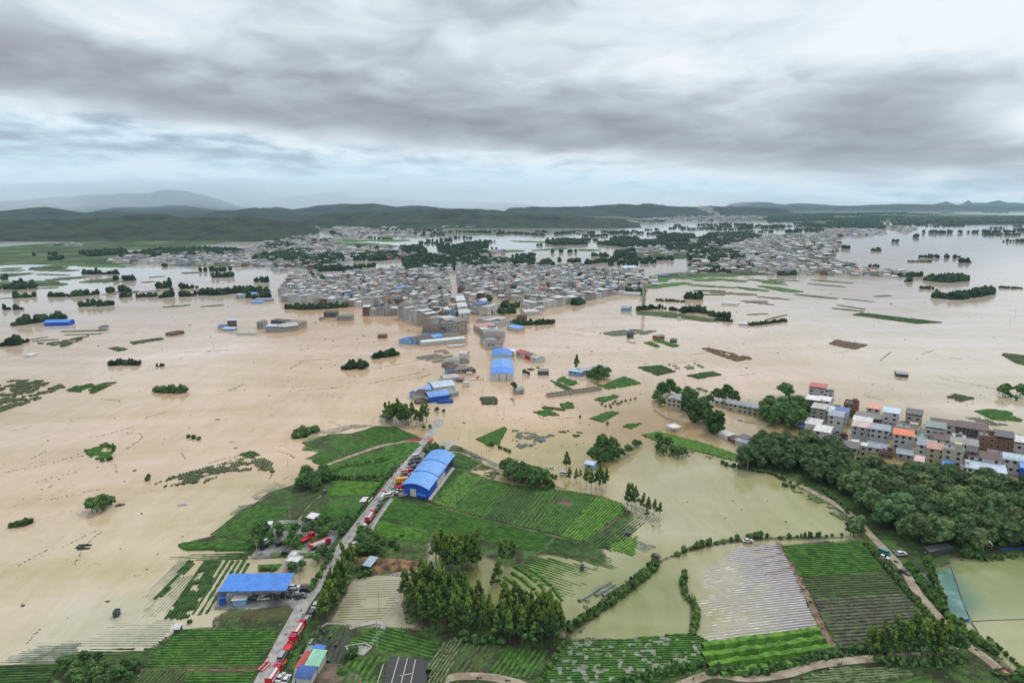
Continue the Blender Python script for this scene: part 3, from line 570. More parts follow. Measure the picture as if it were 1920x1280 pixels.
# ---------------------------------------------------------------- field islands out on the flood
ISL=[('green rectangle of crops alone on the open flood right of the long roofless wall',[(1195,688),(1240,684),(1266,696),(1232,703)],((1200,690),(1240,702)),'dark',0),
('narrow green crop patch left of the small hut island',[(1287,703),(1336,696),(1353,702),(1310,709)],((1290,704),(1345,698)),'dark',0.1),
('brown dead crop island in the open flood on the right',[(1553,644),(1568,637),(1626,646),(1604,654)],((1560,640),(1615,650)),'brown',0),
('long thin green strip pointing right across the flood',[(1598,590),(1615,586),(1768,604),(1720,606)],((1605,588),(1740,605)),'dark',0),
('green island with a lone bush below the bigger one',[(1105,784),(1145,770),(1161,773),(1130,791)],((1110,785),(1155,772)),'mid',.1),
('small green wedge in the current near the eucalyptus island',[(1165,798),(1190,792),(1204,793),(1184,803)],((1168,799),(1200,793)),'mid',.1),
('small bright crop patch right of the roofless wall',[(1113,748),(1150,740),(1161,743),(1132,753)],((1115,748),(1155,742)),'mid',.15),
('green plot with a flooded notch below the hut with trees',[(1108,716),(1130,722),(1170,705),(1203,718),(1140,729)],((1115,718),(1190,716)),'mid',.2),
('green triangular plot above the roofless wall',[(1044,712),(1056,706),(1084,717),(1070,723)],((1048,710),(1080,720)),'mid',.15),
('narrow green strip along the roofless wall',[(1031,714),(1036,712),(1082,733),(1074,737)],((1033,713),(1078,735)),'dark',0),
('square of dark crops in the current below the sheds',[(900,745),(930,743),(933,757),(905,758)],((905,745),(930,757)),'dull',.1),
('green field tongue beside the white water',[(893,822),(945,800),(950,803),(936,832),(916,836)],((900,825),(945,805)),'mid',.15),
('green rows on the spit between the villa and the pond',[(1202,814),(1234,808),(1262,815),(1320,830),(1384,852),(1372,862),(1292,842),(1240,830)],((1250,812),(1225,828)),'bright',.05),
('drowned tips of rows trailing into the pond from the spit',[(1240,832),(1292,843),(1340,856),(1330,862),(1280,852)],((1290,838),(1265,856)),'pale',.5),
('bright green flooded fields at the right edge',[(1828,770),(1856,766),(1898,772),(1900,780),(1916,786),(1915,790),(1860,786)],((1830,770),(1895,776)),'mid',.2),
('thin green tufts below the bright fields at the right edge',[(1810,782),(1850,784),(1890,796),(1860,797)],((1820,783),(1880,794)),'pale',.5),
('weedy field at the left edge',[(-40,715),(20,712),(100,713),(60,735),(0,745),(-40,750)],((0,720),(90,715)),'dull',.5),
('sparse drowned weeds below the field at the left edge',[(-40,750),(70,728),(150,714),(60,752),(0,772),(-40,780)],((0,765),(120,722)),'dull',.52),
('dotted patch of drowned bushes near the left edge',[(118,732),(150,721),(218,716),(176,736)],((120,730),(200,718)),'dark',.42),
('long curved band of drowned rows in the left flood',[(278,914),(310,896),(400,872),(480,851),(512,868),(514,886),(490,880),(430,884),(380,905),(320,918)],((330,890),(310,916)),'dull',.5),
('small dark patch of crops above the curved band',[(448,852),(470,844),(488,852),(470,857)],((452,852),(482,848)),'dark',.3),
('stripes of a drowned vegetable plot with one tree on the left flood',[(158,846),(200,828),(218,836),(205,856),(180,862)],((165,850),(215,838)),'mid',.4),
('thin drowned lattice plot near the blue canopy hall on the left',[(65,642),(110,640),(168,628),(150,638),(120,650)],((70,643),(160,632)),'dull',.5),
('small drowned dark plot on the left flood below the town',[(204,652),(220,650),(240,654),(222,658)],((206,652),(236,655)),'dull',.1),
('long thin plot with a bush in the left middle flood',[(243,641),(300,633),(310,635),(252,645)],((245,643),(305,634)),'dull',.2),
('drowned brown lattice right of the middle huts',[(1315,653),(1330,652),(1402,668),(1410,672),(1380,676),(1350,666)],((1320,654),(1400,672)),'brown',.35),
('pale drowned rows beside the green rectangle',[(1232,686),(1300,678),(1320,688),(1268,694)],((1240,686),(1310,682)),'pale',.6),
('two tufted drowned plots in the middle flood',[(1123,624),(1180,617),(1232,620),(1212,626),(1150,629)],((1130,625),(1225,620)),'pale',.35),
('green slip of land behind the two small huts',[(1207,642),(1220,640),(1238,649),(1228,650)],((1210,641),(1234,650)),'mid',.1),
('green slip of land with the two small huts',[(1226,638),(1240,637),(1274,648),(1262,650)],((1228,638),(1270,650)),'mid',.1),
('drowned dark plot at the right edge of the flood',[(1878,664),(1925,666),(1925,684),(1905,680)],((1880,665),(1920,678)),'dull',.1),
('weed tufts near the right end of the current',[(1775,744),(1790,738),(1828,746),(1800,752)],((1780,744),(1820,747)),'dull',.35),
('green weed island left of the roofless wall in the current',[(1000,772),(1030,766),(1048,778),(1020,780)],((1002,776),(1040,774)),'mid',.45),
('second weed island between the current and the wall',[(1050,756),(1072,752),(1078,764),(1056,766)],((1052,760),(1075,758)),'mid',.4),
('weed tufts drifting below the roofless wall',[(1014,760),(1050,764),(1060,769),(1020,768)],((1016,762),(1055,767)),'dull',.5),
('drowned vegetable lattice near the drifting blue boat',[(960,805),(1040,815),(1030,822),(980,845),(960,840)],((965,842),(1035,812)),'pale',.58),
('drowned lattice plot right of the drifting boat',[(1035,806),(1070,808),(1102,812),(1080,819)],((1040,808),(1095,814)),'dull',.55),
('thin band of drowned rows left of the crop square',[(985,690),(1000,684),(1012,688),(995,694)],((987,690),(1010,688)),'dull',.5)]
for lb,pl,d,cr,dr in ISL:
    t_=P(*pl[0])[1]
    R_(lb,pl,d,cr,1.5 if t_<480 else 2.2,.6 if t_<480 else .9,.0,drop=dr,wid=.9 if cr!='pale' else .5,seg=1.2 if t_<480 else 2.2,patch=5)

# ---------------------------------------------------------------- plants
def leafm(name,a,b,ov=.28): 
    m=mat(name,tuple(x*1.1 for x in a),.85,.3,.75,ov,.25,col2=tuple(x*1.5 for x in b)); return m
LEAF={'euc':leafm('eucalyptus_leaves',(.028,.066,.022),(.075,.140,.036)),'broad':leafm('broad_leaves',(.030,.070,.022),(.072,.145,.038)),
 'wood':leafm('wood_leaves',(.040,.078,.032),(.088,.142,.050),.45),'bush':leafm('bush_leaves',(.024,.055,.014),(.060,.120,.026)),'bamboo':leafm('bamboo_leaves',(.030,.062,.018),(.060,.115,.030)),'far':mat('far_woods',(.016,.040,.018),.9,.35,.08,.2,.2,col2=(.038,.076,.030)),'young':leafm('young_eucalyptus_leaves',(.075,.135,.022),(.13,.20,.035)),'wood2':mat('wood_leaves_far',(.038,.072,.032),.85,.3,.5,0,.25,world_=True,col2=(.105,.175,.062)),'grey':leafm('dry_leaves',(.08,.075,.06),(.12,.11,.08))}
BARK=mat('pale_bark',(.16,.14,.11),.9,.3,1.5); BARKD=mat('dark_bark',(.07,.055,.04),.9,.3,1.5)
def ico(sub=1):
    t=(1+5**.5)/2; v=[Vector(p_).normalized() for p_ in ((-1,t,0),(1,t,0),(-1,-t,0),(1,-t,0),(0,-1,t),(0,1,t),(0,-1,-t),(0,1,-t),(t,0,-1),(t,0,1),(-t,0,-1),(-t,0,1))]
    f=[(0,11,5),(0,5,1),(0,1,7),(0,7,10),(0,10,11),(1,5,9),(5,11,4),(11,10,2),(10,7,6),(7,1,8),(3,9,4),(3,4,2),(3,2,6),(3,6,8),(3,8,9),(4,9,5),(2,4,11),(6,2,10),(8,6,7),(9,8,1)]
    for _ in range(sub):
        c={};nf=[]
        def mid(a,b):
            k=(min(a,b),max(a,b))
            if k not in c: v.append(((v[a]+v[b])/2).normalized()); c[k]=len(v)-1
            return c[k]
        for a,b,d in f:
            x,y,z=mid(a,b),mid(b,d),mid(d,a); nf+=[(a,x,z),(b,y,x),(d,z,y),(x,y,z)]
        f=nf
    return v,f
ICO0=ico(0); ICO1=ico(1)
def blobm(mb,c,r,rr,amp=.3,I=ICO1,mi=0):
    v,f=I; mb.add([(c[0]+p_.x*r[0]*(k:=1+amp*(rr.random()-.5)*2),c[1]+p_.y*r[1]*k,c[2]+p_.z*r[2]*k) for p_ in v],f,mi)
def leaves(mb,c,r,n,s,rr,mi=0,down=0.0):
    for _ in range(n):
        d=Vector((rr.gauss(0,1),rr.gauss(0,1),rr.gauss(0,1)+.25)).normalized(); k=rr.uniform(.8,1.16)
        o=Vector((c[0]+d.x*r[0]*k,c[1]+d.y*r[1]*k,c[2]+d.z*r[2]*k)); nrm=(d+Vector((rr.uniform(-.9,.9),rr.uniform(-.9,.9),rr.uniform(-.2,1.1)))).normalized()
        a=nrm.orthogonal().normalized(); a=(Matrix.Rotation(rr.uniform(0,6.28),3,nrm)@a); b=nrm.cross(a); s1=s*rr.uniform(.6,1.3); s2=s1*rr.uniform(.35,.7)
        if down: a=(a+Vector((0,0,-down))).normalized()
        mb.add([tuple(o-a*s1),tuple(o+b*s2),tuple(o+a*s1),tuple(o-b*s2)],[(0,1,2,3)],mi)
def t_euc(seed,H_=13,near=True):
    rr=random.Random(seed); tr=MB(); cr=MB(); wk_=rr.uniform(.85,1.2); lean=Vector((rr.uniform(-.05,.05)*H_,rr.uniform(-.05,.05)*H_,0))
    pts=[Vector((0,0,-.5)),lean*.3+Vector((rr.uniform(-.2,.2),rr.uniform(-.2,.2),H_*.35)),lean*.7+Vector((0,0,H_*.68)),lean+Vector((0,0,H_*.93))]
    rad=[.17,.13,.09,.03]
    for i in range(3): tr.tube(pts[i],pts[i+1],rad[i],rad[i+1],5)
    n=rr.randint(14,18); base=rr.uniform(.34,.42)
    for i in range(n):
        f=base+(1-base)*(i+.5)/n; a=rr.uniform(0,6.28); w_=H_*.20*wk_*(1.12-f)*rr.uniform(.75,1.2)+H_*.02
        c=lean*f+Vector((math.cos(a)*w_*.75,math.sin(a)*w_*.75,H_*f*.97)); r=(w_*.56,w_*.56,H_*.055*rr.uniform(.8,1.3))
        tr.tube(lean*(f-.08)+Vector((0,0,H_*(f-.10))),c,.05,.02,4)
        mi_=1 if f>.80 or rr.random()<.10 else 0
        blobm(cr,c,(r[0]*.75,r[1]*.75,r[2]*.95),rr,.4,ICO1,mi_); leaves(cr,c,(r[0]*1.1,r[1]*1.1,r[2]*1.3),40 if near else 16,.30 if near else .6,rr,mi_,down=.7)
    blobm(cr,lean+Vector((0,0,H_*.95)),(H_*.03,H_*.03,H_*.07),rr,.3,ICO1,1); leaves(cr,lean+Vector((0,0,H_*.97)),(H_*.035,H_*.035,H_*.08),26,.28,rr,1,down=.5)
    return tr,cr
def t_broad(seed,H_=9,near=True,spread=.5,low=.22):
    rr=random.Random(seed); tr=MB(); cr=MB()
    tr.tube((0,0,-.5),(0,0,H_*.4),.28,.2,6); n=rr.randint(11,15)
    for i in range(n):
        a=i*2.4+rr.uniform(-.4,.4); k=math.sqrt((i+.5)/n); rd=H_*spread*k*rr.uniform(.6,.9); z=H_*(low+.62-(.50*k*k*rr.uniform(.6,1.2))+rr.uniform(-.05,.07))
        c=(math.cos(a)*rd,math.sin(a)*rd,max(z,H_*.24)); r=H_*.165*rr.uniform(.8,1.35)
        if i%3==0: tr.tube((0,0,H_*.3),c,.12,.05,4)
        blobm(cr,c,(r*.8,r*.8,r*.7),rr,.3,ICO1); leaves(cr,c,(r,r,r*.85),95 if near else 20,.3 if near else .55,rr)
    blobm(cr,(0,0,H_*.52),(H_*.3,H_*.3,H_*.26),rr,.2)
    return tr,cr
def t_bush(seed,H_=2.4):
    rr=random.Random(seed); cr=MB()
    for i in range(rr.randint(4,6)):
        a=rr.uniform(0,6.28); d=H_*rr.uniform(0,.4); r=H_*rr.uniform(.26,.42); c=(math.cos(a)*d,math.sin(a)*d,H_*.38*rr.uniform(.6,1.3))
        blobm(cr,c,(r*.9,r*.9,r*.9),rr,.3); leaves(cr,c,(r,r,r),34,.22,rr)
    return cr
def t_bamboo(seed,H_=12):
    rr=random.Random(seed); tr=MB(); cr=MB()
    for i in range(26):
        a=rr.uniform(0,6.28); o=rr.uniform(.4,1.0)*H_*.42; b=Vector((math.cos(a)*H_*.07*rr.random(),math.sin(a)*H_*.07*rr.random(),0)); e=Vector((math.cos(a)*o,math.sin(a)*o,H_*rr.uniform(.55,1.0)))
        m_=b.lerp(e,.55)+Vector((0,0,H_*.22)); tr.tube(b-Vector((0,0,.4)),m_,.06,.05,4)
        for k in range(5):
            f=k/4; c=m_.lerp(e,f)-Vector((0,0,H_*.1*f*f)); r=H_*.065*(1.2-.6*f); blobm(cr,c,(r,r,r*.9),rr,.4,ICO0); leaves(cr,c,(r*1.3,r*1.3,r*1.2),22,.32,rr,down=.6)
    blobm(cr,(0,0,H_*.35),(H_*.26,H_*.26,H_*.3),rr,.25)
    return tr,cr
def t_palm(seed,H_=9):
    rr=random.Random(seed); tr=MB(); cr=MB(); tr.tube((0,0,-.5),(0,0,H_*.8),.2,.14,6)
    for i in range(15):
        a=i*2.4; up=rr.uniform(.1,.9); pv=None
        for k in range(6):
            f=k/5; d=f*H_*.27; x,y=math.cos(a)*d,math.sin(a)*d; z=H_*.8+up*H_*.2*f-H_*.24*f*f; wd=.42*math.sin(math.pi*min(.95,f+.12)); px,py=-math.sin(a)*wd,math.cos(a)*wd
            cur=[(x-px,y-py,z-.25),(x,y,z),(x+px,y+py,z-.25)]
            if pv: cr.face([pv[0],pv[1],cur[1],cur[0]]); cr.face([pv[1],pv[2],cur[2],cur[1]])
            pv=cur
    return tr,cr
PROTO={}
def protos(key,fn,n,lm,bm=BARK):
    out=[]
    for i in range(n):
        r_=fn(100+i*7+sum(map(ord,key)))
        if isinstance(r_,tuple): out.append((r_[0].mesh(key+'_trunk',[bm]),r_[1].mesh(key+'_crown',[lm] if key!='euc' else [lm,LEAF['young']])))
        else: out.append((None,r_.mesh(key,[lm])))
    PROTO[key]=out
protos('euc',t_euc,6,LEAF['euc']); protos('broad',t_broad,5,LEAF['broad'],BARKD); protos('wood',lambda s:t_broad(s,10,True,.40,.34),8,LEAF['wood'],BARKD)
protos('bush',t_bush,5,LEAF['bush']); protos('bamboo',t_bamboo,2,LEAF['bamboo']); protos('palm',t_palm,2,LEAF['broad'],BARKD); protos('dead',lambda s:t_bush(s,2.6),1,LEAF['grey'])
KH={'euc':13.,'broad':9.,'wood':10.,'bush':2.4,'bamboo':12.,'palm':9.,'dead':2.6}
KN={'euc':('eucalyptus_tree','tree'),'broad':('broadleaf_tree','tree'),'wood':('broadleaf_tree','tree'),'bush':('bush','bush'),'bamboo':('bamboo_clump','bamboo'),'palm':('palm_tree','palm'),'dead':('bush','bush')}
def plant(kind,x,y,h,desc,place,group,z=0.0,world_=False,wide=1.0):
    if not world_: x,y=P(x,y,z)
    tr,cr=rnd.choice(PROTO[kind]); nm,cat=KN[kind]; s=h/KH[kind]; sx=s*rnd.uniform(.9,1.15)*wide
    rz=rnd.uniform(0,6.28)
    if tr is None:
        o=link(nm,cr,None,(x,y,z),rz,(sx,sx,s))
    else:
        o=link(nm,None,None,(x,y,z),rz,(sx,sx,s)); link('trunk',tr,o); link('crown',cr,o)
    o['category']=cat; later(o,desc,place,group); return o
def grove(kind,poly,n,h,desc,place,group,z=.2,mind=1.6,hv=.2,wide=1.0,seed=1):
    W=PP(poly,z); xs=[a for a,b in W]; ys=[b for a,b in W]; rr=random.Random(seed+len(place)); pts=[]; k=0
    while len(pts)<n and k<n*80:
        k+=1; x=rr.uniform(min(xs),max(xs)); y=rr.uniform(min(ys),max(ys))
        if not inside(W,x,y) or any((a-x)**2+(b-y)**2<mind*mind for a,b in pts): continue
        pts.append((x,y)); plant(kind,x,y,h*rr.uniform(1-hv,1+hv),desc,place,group,z,True,wide)
def each(kind,L,h,desc,place,group,z=.1,wide=1.0):
    for q_ in L: plant(kind,q_[0],q_[1],q_[2] if len(q_)>2 else h,desc,place,group,z,False,wide)
E_='tall eucalyptus'
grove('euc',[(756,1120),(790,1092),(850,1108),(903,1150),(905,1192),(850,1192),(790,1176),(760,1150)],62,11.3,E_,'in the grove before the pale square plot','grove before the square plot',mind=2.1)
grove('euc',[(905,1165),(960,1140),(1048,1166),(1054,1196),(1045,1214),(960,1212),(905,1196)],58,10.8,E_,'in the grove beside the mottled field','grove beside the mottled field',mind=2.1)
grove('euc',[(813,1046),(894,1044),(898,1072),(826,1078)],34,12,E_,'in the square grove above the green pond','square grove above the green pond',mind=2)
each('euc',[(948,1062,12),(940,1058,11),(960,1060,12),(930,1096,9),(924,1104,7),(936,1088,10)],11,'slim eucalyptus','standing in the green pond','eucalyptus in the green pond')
grove('euc',[(640,1062),(664,1052),(664,1090),(640,1130),(618,1166),(597,1164),(610,1132),(630,1096)],27,10.5,E_,'in the row between road and square plot','trees between road and square plot',mind=1.9)
each('broad',[(680,1006,6),(688,1014,7),(682,1024,7),(692,1032,7),(684,1040,6),(674,1042,6),(700,1020,6),(718,1042,4),(705,1036,5)],8,'dark bushy tree','beside the road above the earth heap','bushy trees above the earth heap')
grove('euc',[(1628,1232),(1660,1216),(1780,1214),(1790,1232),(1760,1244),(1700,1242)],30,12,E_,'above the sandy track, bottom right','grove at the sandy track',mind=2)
plant('broad',1788,1222,8,'lone dark tree','at the lane junction in the bottom right corner',None,.3)
grove('broad',[(556,905),(575,893),(618,898),(622,912),(590,920),(560,917)],10,8,'dark round tree','at the flood edge above the purplish rows','trees at the flood edge',mind=3.5)
grove('broad',[(938,886),(960,880),(1036,908),(1034,916),(1000,912),(945,900)],17,9,'dark leafy tree','in the wood behind the large field','wood behind the large field',mind=3,wide=.85)
each('euc',[(1062,884,12),(1068,906,9),(1080,904,8),(1088,900,7)],12,'tall narrow eucalyptus','beside the drowned van','trees beside the drowned van')
each('euc',[(1099,914,11),(1108,917,12),(1118,918,12),(1128,920,12),(1136,914,11),(1124,910,11)],11,E_,'behind the blue white hut in water','eucalyptus behind the blue white hut')
each('broad',[(1112,865,9),(1122,868,9),(1134,870,8),(1140,860,8),(1150,862,8),(1162,856,6),(1178,850,6),(1130,846,11),(1148,848,10),(1190,838,5),(1198,836,4)],8,'dark tree','on the islet between current and pond','trees on the islet by the pond')
each('euc',[(1128,858,13),(1146,856,13)],12,'tall eucalyptus','on the islet between current and pond','trees on the islet by the pond')
each('euc',[(1176,952,13),(1184,955,14),(1192,954,12),(1206,960,10),(1216,964,9),(1226,968,9),(1236,970,8),(1212,972,6)],12,'tall eucalyptus','at the large field corner by the pond','trees at the field corner by the pond')
each('broad',[(1236,846,6),(1244,852,6),(1262,852,6),(1272,857,6),(1280,855,6),(1252,838,7),(1234,830,7)],7,'small dark tree','standing in the pond below the spit','small trees in the pond below the spit',0)
grove('euc',[(716,790),(740,782),(790,784),(808,794),(800,800),(740,800)],24,13,'flooded eucalyptus','in the island grove before the road end','island grove before the road end',0,mind=3,wide=1.25)
each('broad',[(795,805,3),(806,803,3),(820,772,4),(832,774,3)],3,'low bush tree','at the island grove before the road end','bushes at the island grove',0)
WOODP=('wood',[(1384,880),(1402,852),(1436,838),(1500,840),(1560,858),(1650,890),(1760,906),(1925,930),(1990,945),(1990,1030),(1880,1030),(1760,1036),(1690,1016),(1640,985),(1580,930),(1530,905),(1470,882),(1430,880)])
def woods():
    Wp=PP(WOODP[1],.2); xs=[a for a,b in Wp]; ys=[b for a,b in Wp]; rr=random.Random(31); pts=[]; k=0
    while len(pts)<225 and k<30000:
        k+=1; x=rr.uniform(min(xs),max(xs)); y=rr.uniform(min(ys),max(ys))
        if inside(Wp,x,y) and not any((a-x)**2+(b-y)**2<19 for a,b in pts): pts.append((x,y))
    pts.sort(key=lambda q_:math.hypot(q_[0]*.6,q_[1])); V=[];Fc=[];mi=[]; base=0
    for i,(x,y) in enumerate(pts):
        h=10.8*rr.uniform(.68,1.28)
        if i<108: plant('wood',x,y,h,rr.choice(['dark wood tree','dark wood tree','tall wood tree']),'between village and levee lane','wood between village and levee lane',.2,True,rr.uniform(.85,1.2)); continue
        tr,cr=rr.choice(PROTO['wood']); s=h/10; sx=s*rr.uniform(.85,1.2); rz=rr.uniform(0,6.28); c,sn=math.cos(rz)*sx,math.sin(rz)*sx
        for me,m_ in ((tr,1),(cr,0)):
            n=len(me.vertices); co=np.empty(n*3); me.vertices.foreach_get('co',co); co=co.reshape(-1,3)
            V.append(np.column_stack([x+co[:,0]*c-co[:,1]*sn,y+co[:,0]*sn+co[:,1]*c,.2+co[:,2]*s])); Fc+=[tuple(v+base for v in p_.vertices) for p_ in me.polygons]; mi+=[m_]*len(me.polygons); base+=n
    me=bpy.data.meshes.new('woodland'); me.from_pydata(np.concatenate(V).tolist(),[],Fc); me.materials.append(LEAF['wood2']); me.materials.append(BARKD); me.polygons.foreach_set('material_index',mi); me.update()
    tag(link('woodland',me),'closed canopy of the wood further back towards the village','woods',kind='stuff')
woods()
each('wood',[(1594,1002,7),(1600,1006,8),(1608,1002,7),(1612,990,6)],7,'rounded tree','alone where the hedge meets the levee lane','trees where hedge meets lane')
V_='by the white villa and school'
each('broad',[(1232,752,8),(1242,744,12),(1256,738,12),(1270,742,8),(1288,744,9),(1298,750,9),(1240,760,7),(1330,755,7),(1345,752,11),(1362,748,12),(1372,755,11),(1318,762,8),(1300,772,12),(1312,783,12),(1324,795,12),(1334,803,11),(1346,810,10),(1322,776,10),(1284,758,10)],8,'dark round tree',V_,'trees by the villa and school',0)
each('bamboo',[(1290,775,15),(1302,792,17),(1338,812,17),(1288,768,13)],11,'feathery bamboo clump','drooping over the water by the villa','bamboo by the villa',0)
each('palm',[(1300,755,12),(1310,752,13),(1356,764,7),(1376,770,7),(1393,774,7),(1404,777,7),(1416,780,7),(1322,748,9)],8,'palm','before the yellow school','palms before the yellow school',0)
grove('broad',[(1424,790),(1440,770),(1500,765),(1512,790),(1480,806),(1440,806)],16,12,'dark spreading tree','between the school and the village','trees between school and village',0,mind=5)
plant('broad',1473,744,12,'wide dark round tree','alone behind the red roofed brick houses',None,0,wide=1.2)
each('broad',[(1880,742,9),(1886,738,9),(1896,748,4),(1904,750,4),(1912,742,10),(1922,742,10)],9,'flooded tree','at the right edge before open flood','flooded trees at the right edge',0)
each('broad',[(1575,783,5),(1600,784,4),(1612,782,4),(1656,792,6),(1567,778,8),(1720,806,4),(1738,826,4),(1890,856,4),(1896,860,5)],5,'small round tree','among the village houses','small trees among the village houses',.1)
each('broad',[(172,957,7),(182,960,8),(192,955,8),(200,948,6),(210,946,5)],7,'flooded tree','in the clump beside the drowned black car','clump beside the drowned car',0)
plant('euc',214,858,9,'single slim tree','on the drowned vegetable stripes, left flood',None,0)
each('bush',[(194,864,2.5),(204,862,3),(160,846,2),(206,838,3),(190,838,2),(352,820,3),(362,822,3.5),(372,824,3),(276,900,3),(280,894,2.5),(22,988,3),(34,986,3.5),(44,984,4),(54,981,3)],3,'drowned bush','in the open flood at left','drowned bushes in the left flood',0)
each('broad',[(482,1014,7),(490,1005,8),(498,1000,6),(484,1024,6),(478,1030,6),(508,1012,4.5),(512,1024,4),(526,1008,5),(524,1000,5.5)],7,'dark tree','along the parking yard edge','trees at the parking yard edge',.4,.8)
each('broad',[(573,1001,5),(554,998,5),(626,998,5),(548,1014,5),(540,1023,4),(556,1025,5),(585,990,4),(600,990,5),(612,986,6),(598,1003,4),(609,1005,5),(588,1020,3.5),(642,994,6),(648,984,6),(574,980,4),(640,1004,4)],5,'small round tree','in the beds of the parking yard','small trees in the parking yard',.4)
each('broad',[(548,1071,4.5),(566,1066,4),(596,1054,4),(608,1042,5),(600,1046,5),(620,1052,4),(612,1060,3)],4,'leafy tree','round the white yard pavilion','trees round the white pavilion',.2)
each('bush',[(491,1068,2),(500,1068,2),(511,1068,2.2),(1088,782,2),(1140,795,2.2),(580,1244,3),(640,1262,3),(660,1226,3),(655,1232,3.4),(664,1222,3),(746,1030,3),(720,1020,3),(735,1022,4),(590,1192,2.2),(600,1182,2),(576,1216,2.4),(570,1224,2.4),(562,1240,2.5),(675,1080,3),(685,1078,3),(695,1076,2.5),(672,1070,3),(805,848,3.5),(812,850,3.5),(820,847,3),(800,858,3),(810,842,3),(355,1166,1.6),(752,1005,2),(842,986,1.5)],2.5,'low green bush','among the plots beside the road','low bushes beside the road',.3)
grove('broad',[(130,1244),(190,1238),(262,1250),(235,1290),(100,1300)],16,4.5,'scrubby green tree','in the bottom left scrub patch','bottom left scrub patch',mind=3)
plant('broad',662,1232,4,'dark round tree','beside the small basin in the bottom middle',None,.3)
grove('bush',[(545,822),(560,808),(592,806),(594,812),(560,822)],12,4.5,'flooded bush','at the tip of the oblique field','bush clump at the oblique field tip',0,mind=2.4,wide=1.2)
each('broad',[(963,728,6),(967,732,4),(758,744,0.1) ][:2],6,'small dark tree','below the long blue warehouse','trees below the long blue warehouse',0)
each('euc',[(1081,690,13),(1079,694,10)],12,'pale tall eucalyptus','at the islet house on the middle flood','eucalyptus at the islet house',0)
each('broad',[(1108,712,9),(1116,708,10),(1124,706,11),(1132,710,10),(1138,704,8),(1120,716,7),(990,704,4),(984,702,5)],9,'dark tree','on the middle flood islet','trees on the middle flood islet',0)
each('bush',[(1128,758),(1136,762),(1143,760),(1150,757),(1146,764),(1158,758),(1166,754),(1174,752),(1182,750),(1190,748),(1162,757),(1153,753)],1.8,'drowned orchard bush','in the row across the current','orchard bushes across the current',0)
# hedges: one leafy row each
def hedge(label,pts,h,w_,lm='bush',gap=.0,z=.25,seed=1,cat='hedge',name='hedge',step=1.5,bare=0):
    V=[Vector((*P(a,b,z),z)) for a,b in pts]; rr=random.Random(seed+len(label)); mb=MB()
    for a,b in zip(V,V[1:]):
        n=max(1,int((b-a).length/step))
        for i in range(n):
            if rr.random()<gap: continue
            k=max(1,round((w_/(h*.9))**1.3)) if w_>h*1.3 else 1
            for _ in range(k):
                p_=a.lerp(b,(i+rr.random())/n); hh=h*rr.uniform(.4,1.4); r=(w_*rr.uniform(.35,.6)) if k==1 else h*rr.uniform(.32,.55); ox=rr.uniform(-.25,.25)*w_*(1 if k==1 else .6)
                c=(p_.x+ox,p_.y+rr.uniform(-.2,.2)*w_*(1 if k==1 else 2.4),z+hh*.45); blobm(mb,c,(r,r,hh*.55),rr,.3); leaves(mb,c,(r*1.1,r*1.1,hh*.6),30 if a.y<500 else 12,.24 if a.y<500 else .5,rr)
    return tag(mb.build(name,LEAF[lm]),label,cat)
hedge('bushy hedge bank along the left shore of the round pond',[(1062,1182),(1100,1160),(1150,1128),(1200,1088),(1236,1056)],2.3,3.0)
hedge('second thin strip of bushes behind the pond bank hedge',[(1070,1172),(1120,1142),(1180,1092),(1225,1054)],1.8,1.8,gap=.25)
hedge('curved bushy bank on the right shore of the round pond',[(1284,1076),(1280,1096),(1284,1114),(1300,1130),(1308,1152),(1303,1178),(1294,1186)],2.3,3.2)
hedge('line of small trees between the pond and the striped field',[(1255,1046),(1290,1032),(1330,1020),(1380,1012),(1440,1007)],2.6,2.4,gap=.25,step=2)
hedge('ragged line of saplings above the plot beside the red path',[(1444,1010),(1480,1008),(1520,1006),(1560,1004),(1600,1005)],2.0,1.6,gap=.35,step=2)
hedge('dark bush clump around the white car in the sapling line',[(1396,1006),(1412,1004),(1420,1008)],3,3)
hedge('dark bushes between bright hedge rows and sandy track',[(1325,1262),(1360,1262),(1430,1262),(1500,1244),(1560,1228),(1620,1222),(1660,1222)],2.4,3.2,'broad')
hedge('bushes along the bottom of the mottled field',[(1160,1284),(1220,1268),(1280,1252),(1320,1246)],2.2,3.0)
hedge('weedy bushes between the mottled field and the furrowed plot',[(1008,1290),(1030,1250),(1056,1212),(1070,1196)],1.8,2.4)
hedge('bushes growing over the levee between green plot and lane',[(1622,1018),(1640,1040),(1668,1070),(1700,1108),(1732,1146),(1756,1176)],1.9,4.6)
hedge('row of garden trees on the pond side of the muddy lane',[(1694,1058),(1716,1078),(1740,1110),(1766,1142),(1778,1160)],3.0,3.0)
hedge('second row of garden trees beside the teal pond',[(1738,1050),(1748,1082),(1760,1106),(1768,1134)],2.8,2.6)
hedge('bushes between the lane and the lower right pond',[(1786,1160),(1806,1182),(1830,1202),(1850,1214),(1872,1234)],2.6,3.2)
hedge('low weeds along the waterline of the lower right pond',[(1850,1196),(1880,1222),(1912,1250),(1940,1275)],1.2,1.6)
hedge('leafy hedge under the wood beside the blue pipe',[(1870,1024),(1895,1020),(1930,1016)],2.6,2.6)
hedge('waterside shrubs below the red cottage',[(1838,1050),(1870,1046),(1900,1044),(1930,1042)],1.5,2.0,gap=.2)
hedge('mossy mound beside the red cottage by the right pond',[(1806,1044),(1822,1040),(1842,1040)],3.0,5.5)
hedge('bushes at the edge of the track left of the forest',[(1512,906),(1548,924),(1580,950),(1600,975)],1.8,2.4,gap=.3)
hedge('shrubs along the forest shore before the greenish pond',[(1348,866),(1362,872),(1392,878),(1420,884),(1446,886),(1480,905),(1516,912)],1.8,2.2,gap=.2)
